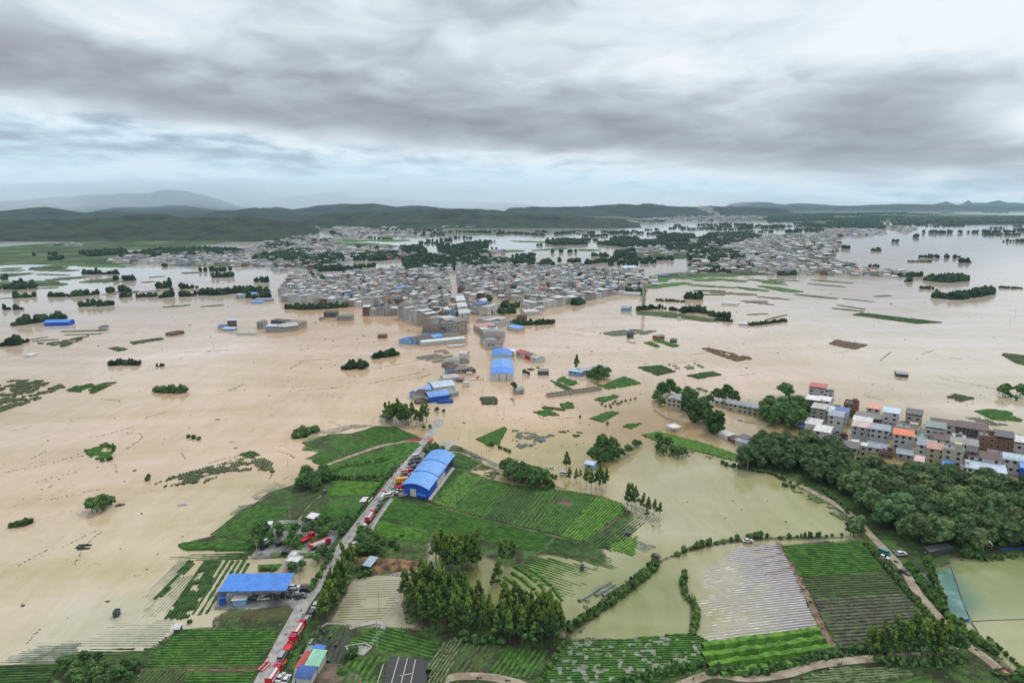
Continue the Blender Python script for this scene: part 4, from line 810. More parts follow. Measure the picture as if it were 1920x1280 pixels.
hedge('green bush clump reflected in the greenish pond',[(1465,908),(1478,912),(1490,914)],1.6,2.4)
hedge('bushes along the dyke between the two currents',[(917,833),(930,838),(945,842),(958,848)],2.0,2.2,'broad',gap=.35)
hedge('bushes and creepers under the road parapet by the yard',[(582,1108),(600,1080),(612,1058),(626,1032)],2.2,3.2,gap=.1)
hedge('roadside weeds between the yard and the road',[(648,1002),(668,968),(690,940),(718,905)],1.1,2.6,gap=.1)
hedge('weedy verge below the road opposite the fire engines',[(566,1188),(552,1215),(540,1240),(530,1262),(524,1282)],1.2,2.8,gap=.05)
hedge('scrub in the middle of the unmown field',[(626,884),(650,876),(680,872),(706,868),(730,862)],1.6,5,gap=.1)
hedge('dark hedge at the lower rim of the unmown field',[(628,896),(660,898),(700,898),(728,896),(742,876)],2.4,3.2,'broad')
hedge('bushes behind the blue hall',[(800,846),(812,840),(824,844),(832,848)],3.0,4,'broad')
hedge('bushes at the foot of the big grove',[(860,1196),(900,1204),(940,1206)],2.4,3,'broad')
hedge('scrub at the corner of the wood behind the large field',[(1012,918),(1040,914),(1024,904)],2.2,3)
hedge('green bushes on the mound right of the blue hall gate field',[(940,874),(970,880),(1010,886),(1044,896)],1.6,2.6)
hedge('dark scrub under the grove at the sandy track',[(1640,1240),(1700,1244),(1750,1244),(1800,1236)],2.2,3.4,'broad')
hedge('garden shrubs in the bottom right corner',[(1868,1262),(1884,1270),(1900,1284),(1916,1262)],2.8,3)
hedge('grey leafless shrubs in the pond bank hedge',[(1222,1050),(1234,1044)],2.6,2.4,'grey')
# flooded hedges and clumps out on the water: (label, line, height, width, kind)
OUT=[('rounded dark thicket standing in the left flood',[(202,686),(222,683),(262,683)],4,8),('straight clipped thicket of conifers in the left flood',[(290,735),(352,735)],5,6),('small drowned thicket right of the rounded one',[(292,686),(306,687)],2.5,4),
 ('dark oval thicket in the flood left of the sheds',[(645,692),(668,690),(688,690)],6,10),('thicket with a white roofed shed on an islet',[(700,672),(720,668),(742,666)],6,8),
 ('round trees in front of the row houses of the town',[(536,578),(575,580),(600,579),(648,576)],7,10),('lush low trees on the town quay east of the street',[(962,608),(985,609),(1018,607),(1040,606)],5,11),
 ('row of trees along the left edge of the town',[(375,551),(410,552),(450,548),(500,548)],8,26),('square clump of trees in the left middle flood',[(400,520),(436,519)],9,14),
 ('line of trees crossing the left flood, longest part',[(92,556),(130,556),(186,552)],8,9),('pair of round trees west of the tree line in the left flood',[(26,558),(44,558)],8,8),('short tree line piece beside the round pair',[(48,558),(66,556)],8,6),
 ('tree line east end before the twin clump',[(222,558),(248,556)],7,7),('low tree bank before the twin clump',[(255,557),(294,556)],6,9),('tall twin clump of trees in the left flood',[(304,558),(322,556)],10,10),('slender trees behind the twin clump',[(308,540),(318,538)],12,9),
 ('thin trees near the town tree row',[(334,542),(368,540)],8,7),('dark clump joined to the town tree row',[(338,556),(366,554)],7,12),('five slim trees in the left flood above the blue shed',[(145,575),(175,573)],8,7),('clump of trees with a low outlier in the left flood',[(183,574),(212,572)],9,9),
 ('dark tree row behind the blue shed at left',[(30,610),(60,606),(85,602)],9,9),('tree row right behind the blue shed at left',[(84,600),(122,598)],8,7),('trees at the left edge below the blue shed',[(8,648),(38,646)],8,8),('low bush beside the left edge trees',[(42,642),(50,642)],4,6),
 ('two dark trees at the far left edge',[(5,581),(18,580)],8,7),('dark tree right of the two at the left edge',[(28,581),(42,580)],8,7),
 ('levee thicket left of the tower, dark and low',[(1195,582),(1230,578),(1260,581),(1280,584)],5,9),('broad thicket on the levee right of the tower',[(1280,586),(1310,584),(1335,592),(1368,598)],7,12),('round thicket beyond the levee',[(1286,560),(1314,560)],9,12),
 ('low weeds on the levee at its right end',[(1340,600),(1370,603)],3,8),('low thicket bank beyond the levee end',[(1405,610),(1440,606),(1475,602)],3,8),('low green weeds left of the round thicket',[(1230,563),(1285,566)],2.5,10),
 ('large wooded island near the right edge',[(1740,526),(1770,528),(1806,524)],10,34),('lower wooded island near the right edge',[(1752,558),(1790,560),(1830,554),(1856,548)],9,22),('thin tongue of bushes before the lower island',[(1724,541),(1750,542)],4,8),
 ('lone dark tree near the village tip on the right',[(1700,528),(1708,528)],7,9),('flat low island at the right edge',[(1874,540),(1916,541)],3,10),('square islet of trees on the wide right flood',[(1798,492),(1818,492)],9,16),
 ('thin floating strip of bushes on the wide right flood',[(1703,491),(1745,491)],3,10),('round tree islet on the wide right flood',[(1711,445),(1720,445)],13,22),('small tree islet off the right village',[(1581,466),(1590,466)],9,12),('tree islet with a tall tree off the right village',[(1634,470),(1652,471)],6,12),
 ('row of trees on the left middle flood beyond the line',[(153,514),(180,514),(225,514)],7,9)]
for lb,l,h,wd in OUT:
    d=P(*l[0])[1]; hedge(lb,l,h,wd,'far' if d>600 else 'broad',0.12,0.0,3,'trees','tree_row',step=2.2 if d<900 else 3.2)
for l in ([(1195,584),(1250,584),(1300,592),(1370,602),(1330,604),(1240,594),(1196,590)],):
    land('ground','narrow flooded levee with trees right of the tall tower',[l],3,.5,bank)
# ---------------------------------------------------------------- far land and woods
FAR=[[(-420,478),(-200,470),(0,463),(110,455),(210,450),(300,446),(400,438),(470,428),(510,424),(560,424),(610,428),(600,432),(520,440),(470,444),(440,452),(400,458),(330,466),(230,470),(170,476),(250,492),(240,497),(150,498),(60,496),(0,498),(-300,505)],
 [(130,488),(200,474),(430,470),(520,484),(560,492),(640,498),(640,506),(560,502),(440,500),(330,500),(300,496),(150,496)],
 [(480,412),(600,420),(585,428),(560,436),(490,440),(470,428)],[(600,424),(700,428),(860,430),(1000,428),(1080,426),(1180,420),(1250,414),(1180,408),(900,410),(640,414)],
 [(480,470),(560,455),(700,455),(760,462),(700,470),(560,484)],
 [(1290,446),(1400,440),(1560,438),(1580,452),(1560,486),(1640,505),(1724,514),(1700,520),(1420,508),(1290,492)],[(1150,470),(1290,462),(1290,486),(1160,484)],
 [(1190,404),(1450,398),(1700,400),(1930,404),(2100,405),(2100,412),(1700,416),(1560,420),(1420,414),(1300,410)],
 [(1190,520),(1300,508),(1440,510),(1450,516),(1300,520),(1210,526)],
 [(0,530),(60,526),(140,530),(120,536),(0,538)],[(-50,515),(40,511),(60,514),(0,520)],[(150,528),(210,522),(240,524),(200,533)],[(60,500),(130,500),(120,504),(50,505)],[(90,520),(130,518),(115,524)]]
land('ground','far green plain and low village ground rising from the flood',FAR,14,1.2,grass_far,rise=.05,wob=1.4,seed=11)
# thin field strips showing above the flood in the middle distance
def strips(label,L,col_,h,n_=1):
    mb=MB(); rr=random.Random(len(label))
    for (x1,y1,x2,y2,th) in L:
        a=P(x1,y1);b=P(x2,y2); y0=(y1+y2)/2; q_=P((x1+x2)/2,y0-th/2)[1]-P((x1+x2)/2,y0+th/2)[1]
        n=14; e=Vector((b[0]-a[0],b[1]-a[1])).normalized(); nn=Vector((-e.y,e.x)); top=[];bot=[]
        for i in range(n+1):
            t=i/n; x=a[0]+(b[0]-a[0])*t; y=a[1]+(b[1]-a[1])*t; w_=q_*.5*(.25+.75*math.sin(math.pi*min(1,max(0,t*.9+.05)))**.5)*rr.uniform(.6,1.2)
            top.append((x+nn.x*w_,y+nn.y*w_)); bot.append((x-nn.x*w_*rr.uniform(.7,1.1),y-nn.y*w_))
        for i in range(n):
            mb.prism([bot[i],bot[i+1],top[i+1],top[i]],-.1,h*rr.uniform(.7,1.1))
    return tag(mb.build('field_strip',C[col_]),label,'field',kind='stuff')
for lb,L,cc,h in [('green field strips rising from the flood right of the town',[(1205,530,1260,518,6),(1262,522,1330,517,5),(1330,522,1400,528,4),(1210,540,1290,530,5),(1290,534,1380,540,3),(1300,526,1350,524,4),(1405,524,1470,530,4),(1425,536,1500,548,5)],'mid',.7),
 ('long dark field strips slanting across the right middle flood',[(1430,530,1475,534,2),(1380,538,1420,545,3),(1440,540,1475,547,2),(1490,552,1570,560,3),(1560,578,1620,584,2),(1570,572,1622,580,1.5),(1580,560,1640,566,1),(1640,556,1670,554,1.5),(1300,545,1360,546,3),(1395,540,1440,546,3),(1300,552,1360,553,2)],'dark',.6),
 ('brown muddy field strips on the right middle flood',[(1330,548,1420,553,5),(1420,556,1480,562,3),(1390,564,1450,572,3),(1400,590,1440,588,2),(1435,600,1475,590,1.5)],'brown',.4),
 ('olive strips scattered over the right flood by the village',[(1440,524,1500,527,2),(1520,525,1600,531,2.5),(1515,532,1585,538,2),(1880,663,1915,666,3)],'dull',.5),
 ('wet field strips on the left middle flood',[(0,508,45,507,3),(60,505,140,508,4),(0,514,60,513,3),(70,514,130,516,2),(90,526,160,519,5),(160,530,220,522,6),(215,528,240,527,2),(0,530,70,532,5),(50,542,110,539,2),(280,520,310,518,1.5),(340,512,375,511,3),(265,530,290,528,1.5)],'dull',.7),
 ('green strips on the flooded left plain',[(0,534,60,536,4),(30,535,120,533,5),(0,504,40,503,4),(150,498,240,500,4),(80,500,150,497,3)],'mid',.7),
 ('thin levees and banks on the left middle flood',[(190,553,300,545,1.5),(0,560,70,556,1),(200,548,260,546,1.5),(376,575,420,572,2),(305,576,357,572,2),(50,638,90,632,1),(115,622,200,619,2),(120,628,190,626,1),(60,640,110,636,1)],'dull',.6),
 ('bright banks on the wide flood beyond the town',[(590,451,690,452,5),(700,450,760,452,4),(860,474,980,470,4),(1000,470,1060,466,2),(1085,468,1120,470,3),(960,452,1040,455,2),(880,440,1000,436,3)],'mid',1.2)]: strips(lb,L,cc,h)
def belt(label,L,h,lm='far',dens=1.0,seed=5,name='woodland'):
    """far woods that read as one mass: L = polygons or polylines of photo places"""
    mb=MB(); rr=random.Random(seed+len(label))
    for it in L:
        if len(it)==3 and not hasattr(it[0],'__len__'): it=[(it[0]-it[2],it[1]),(it[0]+it[2],it[1])]
        if len(it)<3 or it[0]=='l':
            pts=it[1:] if it[0]=='l' else it; V=[P(*p_) for p_ in pts]
            for a,b in zip(V,V[1:]):
                n=max(2,int(math.dist(a,b)/(h*.42)*dens))
                for i in range(n):
                    t=rr.random(); r=h*rr.uniform(.32,.55); hh=h*rr.uniform(.6,1.1); x=a[0]+(b[0]-a[0])*t+rr.uniform(-1,1)*h*.4; y=a[1]+(b[1]-a[1])*t+rr.uniform(-1,1)*h*.6
                    blobm(mb,(x,y,hh*.45),(r,r,hh*.58),rr,.35,ICO1 if y<1500 else ICO0)
        else:
            W=PP(it); xs=[a for a,b in W];ys=[b for a,b in W]; A=abs(sum(W[i][0]*W[(i+1)%len(W)][1]-W[(i+1)%len(W)][0]*W[i][1] for i in range(len(W))))/2
            n=min(2200,max(3,int(A/(h*h*.42)*dens))); k=0
            while k<n:
                x=rr.uniform(min(xs),max(xs));y=rr.uniform(min(ys),max(ys))
                k+=.4
                if not inside(W,x,y): continue
                k+=.6; s=(A/n/(h*h*.5))**.5; r=h*rr.uniform(.38,.6)*max(1,min(s,2.5)); hh=h*rr.uniform(.7,1.15); blobm(mb,(x,y,hh*.45),(r,r,hh*.58),rr,.35,ICO1 if y<1500 else ICO0)
    return tag(mb.build(name,LEAF[lm]),label,'woods',kind='stuff')
l_='l'
belt('tree clumps among the villages on the far side of the town',[[(220,483),(300,470),(380,468),(440,470),(460,476),(300,484)],[(90,486),(118,484),(118,488),(92,489)],(65,480,4),(105,478,10),[(150,476),(230,470),(240,476),(170,482)],[(470,486),(560,470),(590,474),(560,490),(480,492)],[(500,460),(540,456),(545,464),(500,470)],[(490,478),(560,478),(570,492),(500,494)],
 [(570,484),(640,478),(646,492),(600,506),(560,500)],[(660,480),(740,476),(750,486),(700,490),(660,488)],[(755,486),(800,480),(860,488),(900,486),(960,490),(1000,484),(1000,492),(860,506),(760,508)],[(750,466),(790,462),(800,474),(760,480)],[(820,468),(870,460),(870,466),(900,468),(920,480),(880,486),(830,474)],[(875,458),(915,457),(914,466),(876,467)],
 [(900,500),(930,498),(940,512),(905,514)],[(600,506),(640,503),(640,508),(600,510)],[l_,(640,508),(700,500)]],11,seed=3)
belt('long dark tree belts on the flooded plain beyond the town',[[l_,(930,440),(960,438),(1020,442)],[l_,(880,436),(920,438)],[l_,(1040,440),(1080,436),(1120,438)],[l_,(1095,444),(1120,444)],[l_,(1130,436),(1185,438)],[l_,(1195,438),(1205,438)],[l_,(1215,440),(1250,437)],[(1024,456),(1060,450),(1100,454),(1100,458),(1040,460)],
 [(1120,458),(1180,452),(1240,456),(1250,462),(1180,464)],[(1232,446),(1260,440),(1300,442),(1310,452),(1240,454)],[(1305,452),(1330,440),(1400,438),(1430,446),(1360,462),(1310,460)],[(1250,462),(1320,458),(1340,470),(1290,476),(1250,474)],[(1155,474),(1190,472),(1190,484),(1160,484)],[(1290,478),(1330,470),(1380,474),(1400,488),(1330,492),(1290,490)],
 [l_,(1090,496),(1130,492),(1200,492)],[l_,(1190,488),(1262,488)],[l_,(1016,494),(1052,492)],[l_,(1060,494),(1090,490)],[l_,(1340,446),(1395,444)],(1390,480,8),[l_,(960,506),(1000,500)],[(1210,456),(1240,450),(1245,460)],[l_,(960,482),(1000,480)],[l_,(1130,460),(1240,462)],[l_,(1150,490),(1160,480)]],12,seed=7)
belt('dark tree belts and villages blurring along the far right shore',[[l_,(1440,410),(1560,404),(1700,408)],[l_,(1540,404),(1640,402),(1760,404)],[l_,(1640,408),(1800,412),(1930,408)],[(1670,412),(1760,410),(1920,408),(1930,420),(1800,418),(1680,420)],[l_,(1735,437),(1800,437)],[l_,(1812,436),(1900,437)],[l_,(1905,434),(1960,433)],[(1550,420),(1640,415),(1660,428),(1560,430)],[l_,(1475,436),(1540,434)],
 [(1440,408),(1560,404),(1560,414),(1440,416)],[l_,(1430,404),(1700,400)],[l_,(1500,420),(1560,426)],[(1560,412),(1660,408),(1660,414),(1570,418)],[l_,(1385,430),(1410,429)],[l_,(1508,420),(1540,426)],(1435,412,5),(1365,420,5),[l_,(1350,422),(1440,426)],[l_,(1415,428),(1470,428)]],17,seed=9)
belt('trees between the houses of the right hand village',[(1505,468,12),(1530,472,8),(1555,474,8),[(1508,464),(1540,462),(1540,470),(1510,472)],(1490,466,10),[l_,(1450,448),(1500,446)],[l_,(1560,440),(1580,444)],(1638,502,10),(1540,492,5),(1600,500,5),(1580,502,6),[l_,(1460,516),(1500,515)],[l_,(1370,506),(1420,500)],(1395,495,10),(1430,490,8),[l_,(1700,519),(1728,518)],[l_,(1665,516),(1690,518)],(1480,456,10),(1455,470,12),[l_,(1415,480),(1450,478)],[l_,(1330,510),(1370,512)],[l_,(1290,500),(1350,504)]],9,seed=13)
belt('trees among the roofs of the flooded town',[(848,586,0),(910,566,7),(1002,548,6),(945,575,5),(800,528,5),(750,545,4),(1035,528,8),(1175,540,12),(1190,548,14),(1110,545,4),(700,535,4),(930,524,4),(870,556,5),(596,541,4),[l_,(1180,550),(1225,556)],[l_,(1040,506),(1080,500)],(1160,506,12),[l_,(1078,572),(1100,566)],(1085,500,6),[l_,(930,588),(962,586)],[l_,(945,578),(990,574)],(745,520,6),(830,512,8),(680,513,8)]+[(a+_q.uniform(-14,14),b+_q.uniform(-8,8),_q.uniform(2,7)) for _q in [random.Random(8)] for a in range(560,1190,26) for b in (518,532,546)][1:],9,seed=17)
belt('far village greenery under the middle hills',[[l_,(560,430),(620,424)],[l_,(480,430),(540,424)],[l_,(620,436),(640,446)],[l_,(500,440),(600,442)],[l_,(640,440),(820,438)],[l_,(480,418),(520,420)],[l_,(1180,408),(1440,404)],[l_,(1040,424),(1180,418)],[l_,(1200,410),(1430,402)]],12,seed=19)
_r=random.Random(41); LL=[]
for x0,x1,y0,y1,n in [(900,1430,398,424,16),(1430,1930,397,430,34),(620,1200,430,448,14),(860,1200,446,500,22),(1180,1500,420,446,18),(0,480,498,560,14),(1560,1900,430,520,5),(560,900,446,470,10)]:
    for _ in range(n):
        x=_r.uniform(x0,x1);y=_r.uniform(y0,y1); L_=_r.uniform(8,60)*(1 if x0<1430 else 1.3); LL.append(['l',(x,y),(x+L_,y+_r.uniform(-1.2,1.2))])
belt('scattered thin tree lines standing in the far flooded plain',LL,11,dens=.8,seed=43)
# ---------------------------------------------------------------- buildings
def wm(name,c,**k): return mat(name,c,k.pop('rough',.8),k.pop('var',.15),k.pop('scale',.8),k.pop('ov',.12),streak=k.pop('streak',.35),**k)
W={'white':wm('white_tile_wall',(.62,.62,.60)),'grey':wm('grey_render_wall',(.50,.51,.52)),'conc':wm('bare_concrete_wall',(.40,.375,.335)),'brick':wm('brick_wall',(.21,.11,.08)),'cream':wm('cream_wall',(.52,.47,.34)),
   'slate':wm('slate_wall',(.10,.11,.12)),'blue':wm('blue_steel_wall',(.02,.10,.52),streak=.15),'lblue':wm('light_blue_wall',(.22,.42,.68),streak=.2),'red':wm('red_panel_wall',(.5,.05,.05)),'wood':wm('brown_timber_wall',(.12,.05,.035))}
def rm(name,c,**k): return mat(name,c,.5,.28,.35,.12,.4,streak=.3,corr=None,seam=1.6,**k)
RF={'white':rm('white_sheet_roof',(.60,.62,.62)),'pale':rm('pale_grey_sheet_roof',(.46,.45,.43)),'grey':rm('grey_sheet_roof',(.27,.265,.26)),'bgrey':rm('blue_grey_roof',(.24,.28,.34)),'lblue':rm('light_blue_roof',(.42,.54,.66)),
    'blue':rm('bright_blue_roof',(.065,.235,.70)),'sky':rm('blue_sheet_roof',(.14,.35,.78)),'navy':rm('navy_sheet_roof',(.05,.12,.36)),'red':rm('red_roof',(.42,.07,.06)),'pink':rm('pink_roof',(.50,.35,.35)),'orange':rm('orange_roof',(.60,.15,.06)),'salmon':rm('salmon_roof',(.58,.26,.20)),
    'brown':rm('dark_brown_roof',(.075,.035,.03)),'slate':rm('slate_roof',(.07,.075,.08)),'green':rm('grey_green_roof',(.20,.29,.26)),'mint':rm('mint_roof',(.25,.52,.36)),'conc':rm('concrete_roof',(.22,.21,.19)),'mauve':rm('mauve_grey_roof',(.14,.115,.13))}
DARK=mat('dark_glass',(.018,.021,.025),.25,.2,1,spec=.5); FRM=mat('window_frame',(.45,.45,.44),.6,.1,1); STEEL=mat('steel_post',(.20,.20,.20),.6,.2,1)
_wb=MB(); _wb.box(0,-.03,-.75,1.75,.10,1.6,0); _wb.box(0,-.045,-.67,1.55,.10,1.44,1); _wb.box(0,-.12,.86,2.1,.42,.09,0); WIN=_wb.mesh('window',[FRM,DARK])
def roofgeo(mb,st,w,d,z,mi=0,wi=None,ov=.5,rise=None):
    """roof sheets with thickness; walls top at z"""
    X,Y=w/2+ov,d/2+ov; t=.12
    def sheet(pts):  # polyline across depth or width with thickness
        for (a0,z0),(a1,z1) in zip(pts,pts[1:]):
            if ax=='y': v=[(-X,a0,z0),(X,a0,z0),(X,a1,z1),(-X,a1,z1)]
            else: v=[(a0,-Y,z0),(a1,-Y,z1),(a1,Y,z1),(a0,Y,z0)]
            lo=[(a,b,c-t) for a,b,c in v]; mb.add(lo+v,[(4,5,6,7),(3,2,1,0),(0,1,5,4),(1,2,6,5),(2,3,7,6),(3,0,4,7)],mi)
    if st=='shed': ax='y'; sheet([(-Y,z+.05),(Y,z+(rise or .9))])
    elif st=='gable': ax='y'; r=rise or d*.16; sheet([(-Y,z-.1),(0,z+r)]); sheet([(0,z+r),(Y,z-.1)])
    elif st=='gablex': ax='x'; r=rise or w*.14; sheet([(-X,z-.1),(0,z+r)]); sheet([(0,z+r),(X,z-.1)])
    elif st in('arch','archx'):
        ax='y' if st=='arch' else 'x'; S=Y if ax=='y' else X; r=rise or S*.30
        sheet([(-S+2*S*i/10, z-.05+r*math.sin(math.pi*i/10)**.9) for i in range(11)])
def gables(mb,st,w,d,z,mi=0,rise=None):
    if st=='gable':
        r=rise or d*.16
        for sx in(-1,1): mb.face([(sx*w/2,-d/2,z),(sx*w/2,d/2,z),(sx*w/2,0,z+r*.97)],mi)
    if st=='gablex':
        r=rise or w*.14
        for sy in(-1,1): mb.face([(-w/2,sy*d/2,z),(w/2,sy*d/2,z),(0,sy*d/2,z+r*.97)],mi)
    if st in('arch','archx'):
        S=d if st=='arch' else w; r=rise or (S/2+.5)*.30
        prof=[(-S/2+S*i/10,z+r*.93*math.sin(math.pi*i/10)**.9) for i in range(11)]
        for s_ in (-1,1): mb.face([((s_*w/2,a,b) if st=='arch' else (a,s_*d/2,b)) for a,b in prof],mi)
    if st=='shed':
        r=rise or .9
        for sx in(-1,1): mb.face([(sx*w/2,-d/2,z),(sx*w/2,d/2,z),(sx*w/2,d/2,z+r-.1)],mi)
        mb.face([(-w/2,d/2,z),(w/2,d/2,z),(w/2,d/2,z+r-.1),(-w/2,d/2,z+r-.1)],mi)
def body(mb,w,d,h,fh=3.1,parapet=.0,mi=0,ledge=True):
    mb.box(0,0,-.5,w,d,h+.5,mi)
    z=h
    if ledge:
        while z>1.0: mb.box(0,0,z-.12,w+.18,d+.18,.16,mi); z-=fh
    if parapet:
        for sx in(-1,1): mb.box(sx*(w/2-.1),0,h+.04,.2,d,parapet,mi)
        for sy in(-1,1): mb.box(0,sy*(d/2-.1),h+.04,w-.404,.2,parapet,mi)
def wins(parent,w,d,h,side,fh=3.1,maxn=8,front=True,sides=True,rr=rnd):
    zs=[]; z=h-1.35
    while z>.7 : zs.append(z); z-=fh
    k=0
    nf=max(1,int(w/3.4))
    if front:
        for z in zs:
            for i in range(nf):
                if k>=maxn: break
                if rr.random()<.12: continue
                link('window',WIN,parent,(-w/2+w*(i+.5)/nf,-d/2,z)); k+=1
    if sides:
        ns=max(1,int(d/4.5))
        for z in zs:
            for i in range(ns):
                if k>=maxn+4: break
                if rr.random()<.25: continue
                link('window',WIN,parent,(side*w/2,-d/2+d*(i+.5)/ns,z),-side*(-math.pi/2)); k+=1
def house(x,y,rz,w,d,h,wall,style,roof,desc,place,group=None,cat='house',name='house',nwin=8,parapet=.8,world_=False,z=0.0,rise=None,tank=True,lab=None,fh=3.1):
    if not world_: x,y=P(x,y,z)
    o=root(name,(x,y,z),None,cat,group,rz)
    if lab: o['label']=lab
    else: later(o,desc,place,group)
    side=-1 if x>0 else 1
    b=MB(); can=style.startswith('can'); body(b,w,d,h,fh,parapet if style=='flat' or can else 0); base_style=style
    if not can and style!='flat': gables(b,style,w,d,h,0,rise)
    b.build('walls',W[wall],o)
    r=MB()
    if style=='flat' and not tank and h<9:
        r.box(0,0,h+.05,w-.42 if parapet>.05 else w+.3,d-.42 if parapet>.05 else d+.3,.12,0); r.build('roof',RF[roof],o)
    elif style=='flat':
        r.box(0,0,h+.05,w-.42,d-.42,.05,0); r.build('roof',RF[roof],o)
        s=MB(); s.box(-side*w*.22,d*.2,h+.1,w*.32,d*.36,2.3); s.box(-side*w*.22,d*.2,h+2.4,w*.36,d*.42,.15); s.build('stair_hut',W[wall],o)
        if tank:
            tk=MB(); tk.tube((side*w*.2,d*.1,h+.1),(side*w*.2,d*.1,h+1.5),.6,.6,8); tk.build('water_tank',STEEL if rnd.random()<.6 else W['lblue'],o)
    elif can:
        sub=style[3:] or 'shed'; hh=h+1.9
        p_=MB()
        for a,c in((-1,-1),(1,-1),(1,1),(-1,1),(0,-1),(0,1)): p_.box(a*(w/2-.2),c*(d/2-.2),h+.05,.14,.14,1.95)
        p_.box(-side*w*.2,d*.22,h+.1,w*.4,d*.4,1.75); p_.build('roof_frame',W[wall],o)
        roofgeo(r,sub,w,d,hh,0,ov=.45,rise=rise or .8); r.build('roof',RF[roof],o)
    else:
        roofgeo(r,style,w,d,h,0,rise=rise); r.build('roof',RF[roof],o)
    if nwin: wins(o,w,d,h,side,fh,nwin)
    return o
_a=Vector(P(1750,838));_b=Vector(P(1800,846)); VROT=math.atan2(_b.y-_a.y,_b.x-_a.x)
VG='houses of the village behind the wood'
VP='behind the wood'
WN={'white':'white','grey':'grey','conc':'concrete','brick':'brick','cream':'cream','slate':'dark','blue':'blue','lblue':'pale blue','red':'red','wood':'brown'}
RN={'white':'white','pale':'pale grey','grey':'grey','bgrey':'blue grey','lblue':'light blue','blue':'bright blue','sky':'blue','navy':'navy','red':'red','pink':'pink','orange':'orange','salmon':'salmon','brown':'dark brown','slate':'slate','green':'grey green','mint':'mint','conc':'bare concrete','mauve':'mauve'}
VIL=[(1530,749,27,8,8,'grey','can','red'),(1551,752,17,8,6,'grey','flat','slate'),(1485,754,10,5,3,'white','shed','white'),(1501,761,22,8,5,'brick','gable','bgrey'),(1522,773,23,8,7.5,'brick','can','white'),(1543,771,20,8,8,'white','shed','white'),
 (1533,790,25,9,7.5,'conc','can','pale'),(1554,792,25,9,8,'conc','shed','lblue'),(1575,797,22,9,9,'grey','shed','navy'),(1563,817,24,8,13.5,'grey','shed','bgrey'),(1593,780,23,9,8.5,'brick','flat','slate'),(1636,781,22,7,6,'white','shed','salmon'),
 (1626,801,42,9,7,'brick','gable','slate'),(1615,806,31,7,4.5,'conc','can','white'),(1667,806,26,9,12,'grey','shed','lblue'),(1615,826,36,8,9,'grey','shed','pink'),(1646,837,32,8,11,'grey','shed','bgrey'),(1522,810,26,9,5.5,'white','shed','white'),
 (1539,833,27,9,8.5,'white','shed','white'),(1644,850,36,7,3.5,'white','shed','bgrey'),(1690,848,32,8,11,'grey','shed','orange'),(1700,826,38,7,8,'cream','flat','bgrey'),(1711,803,26,9,8,'conc','can','slate'),(1572,834,26,7,4,'wood','flat','slate'),(1588,850,34,8,4,'grey','shed','slate'),
 (1770,819,46,9,8,'white','shed','brown'),(1750,834,32,9,9.5,'grey','can','green'),(1724,836,21,8,5,'white','shed','green'),(1820,829,48,10,9,'slate','shed','brown'),(1862,832,36,9,6,'white','archs','white'),(1765,848,28,8,8,'white','shed','brown'),(1734,864,30,8,9.5,'white','shed','bgrey'),
 (1753,871,31,8,9.5,'cream','shed','salmon'),(1783,882,33,8,12,'cream','flat','bgrey'),(1803,873,42,8,13,'grey','shed','grey'),(1847,857,27,8,12.5,'brick','flat','conc'),(1877,861,30,9,12,'brick','can','slate'),(1842,885,50,8,8.5,'white','shed','brown'),(1846,899,62,9,5.5,'white','shed','lblue'),
 (1908,860,34,9,8.5,'white','can','white'),(1900,888,36,9,8,'white','arch','lblue'),(1906,838,16,6,5,'grey','flat','slate'),(1930,902,30,8,7,'blue','shed','sky'),(1808,892,15,6,5,'white','flat','white'),(1722,880,14,6,5,'cream','shed','pink'),(1776,890,16,6,5,'lblue','shed','sky'),
 (1500,806,16,5,2.5,'brick','shed','navy'),(1660,858,22,6,3,'brick','flat','slate'),(1695,862,26,6,3.5,'conc','shed','bgrey'),(1950,870,40,9,9,'white','can','white'),(1960,905,40,9,9,'cream','shed','brown'),(1680,822,14,7,4,'brick','shed','slate'),(1795,840,12,6,6,'conc','flat','slate')]
for (x,y,wpx,d,h,wl,stl,rf) in VIL:
    ax,ay=P(x,y); t=math.hypot(ax,ay,H) if 0 else math.sqrt(ax*ax+ay*ay+H*H)*.97; w_=wpx*ay/_c/F*1.04; d=d*1.25
    stl='arch' if stl=='archs' else stl; e=Vector((-math.sin(VROT),math.cos(VROT)))*d/2
    big='tall ' if h>10 else 'low ' if h<5 else ''
    house(ax+e.x,ay+e.y,VROT+rnd.uniform(-.03,.03),w_,d,h,wl,stl,rf,(big+WN[wl]+' house with '+RN[rf]+(' canopy' if stl=='can' else ' flat roof' if stl=='flat' else ' roof')),VP,VG,world_=True,nwin=6)
_vp=PP([(1495,800),(1510,770),(1600,790),(1700,800),(1800,815),(1925,840),(1930,895),(1800,890),(1700,868),(1600,845),(1540,835)])
for _i in range(26):
    while True:
        _x,_y=rnd.uniform(150,330),rnd.uniform(350,470)
        if inside(_vp,_x,_y): break
    house(_x,_y,VROT+rnd.choice([0,math.pi/2]),rnd.uniform(5,9),rnd.uniform(4,7),rnd.uniform(2.6,5.5),rnd.choice(['brick','conc','grey','white','conc']),rnd.choice(['shed','flat','shed']),rnd.choice(['slate','grey','white','pale','brown','conc']),'small low shed','squeezed between village houses','low sheds between the village houses',world_=True,nwin=2,tank=False,cat='shed',name='shed',parapet=.5)
# ---- single buildings out on the flood and by the fields
def bld(A,B,d,h,wall,style,roof,lab,cat='shed',name='shed',nwin=0,rise=None,z=0.0,group=None,parapet=.5,**k):
    a=Vector(P(*A,z));b=Vector(P(*B,z)); e=b-a; rz=math.atan2(e.y,e.x); n=Vector((-math.sin(rz),math.cos(rz))); c=(a+b)/2+n*d/2
    return house(c.x,c.y,rz,e.length,d,h,wall,style,roof,'','',group,cat,name,nwin,parapet,True,z,rise,lab=lab,tank=False,**k)
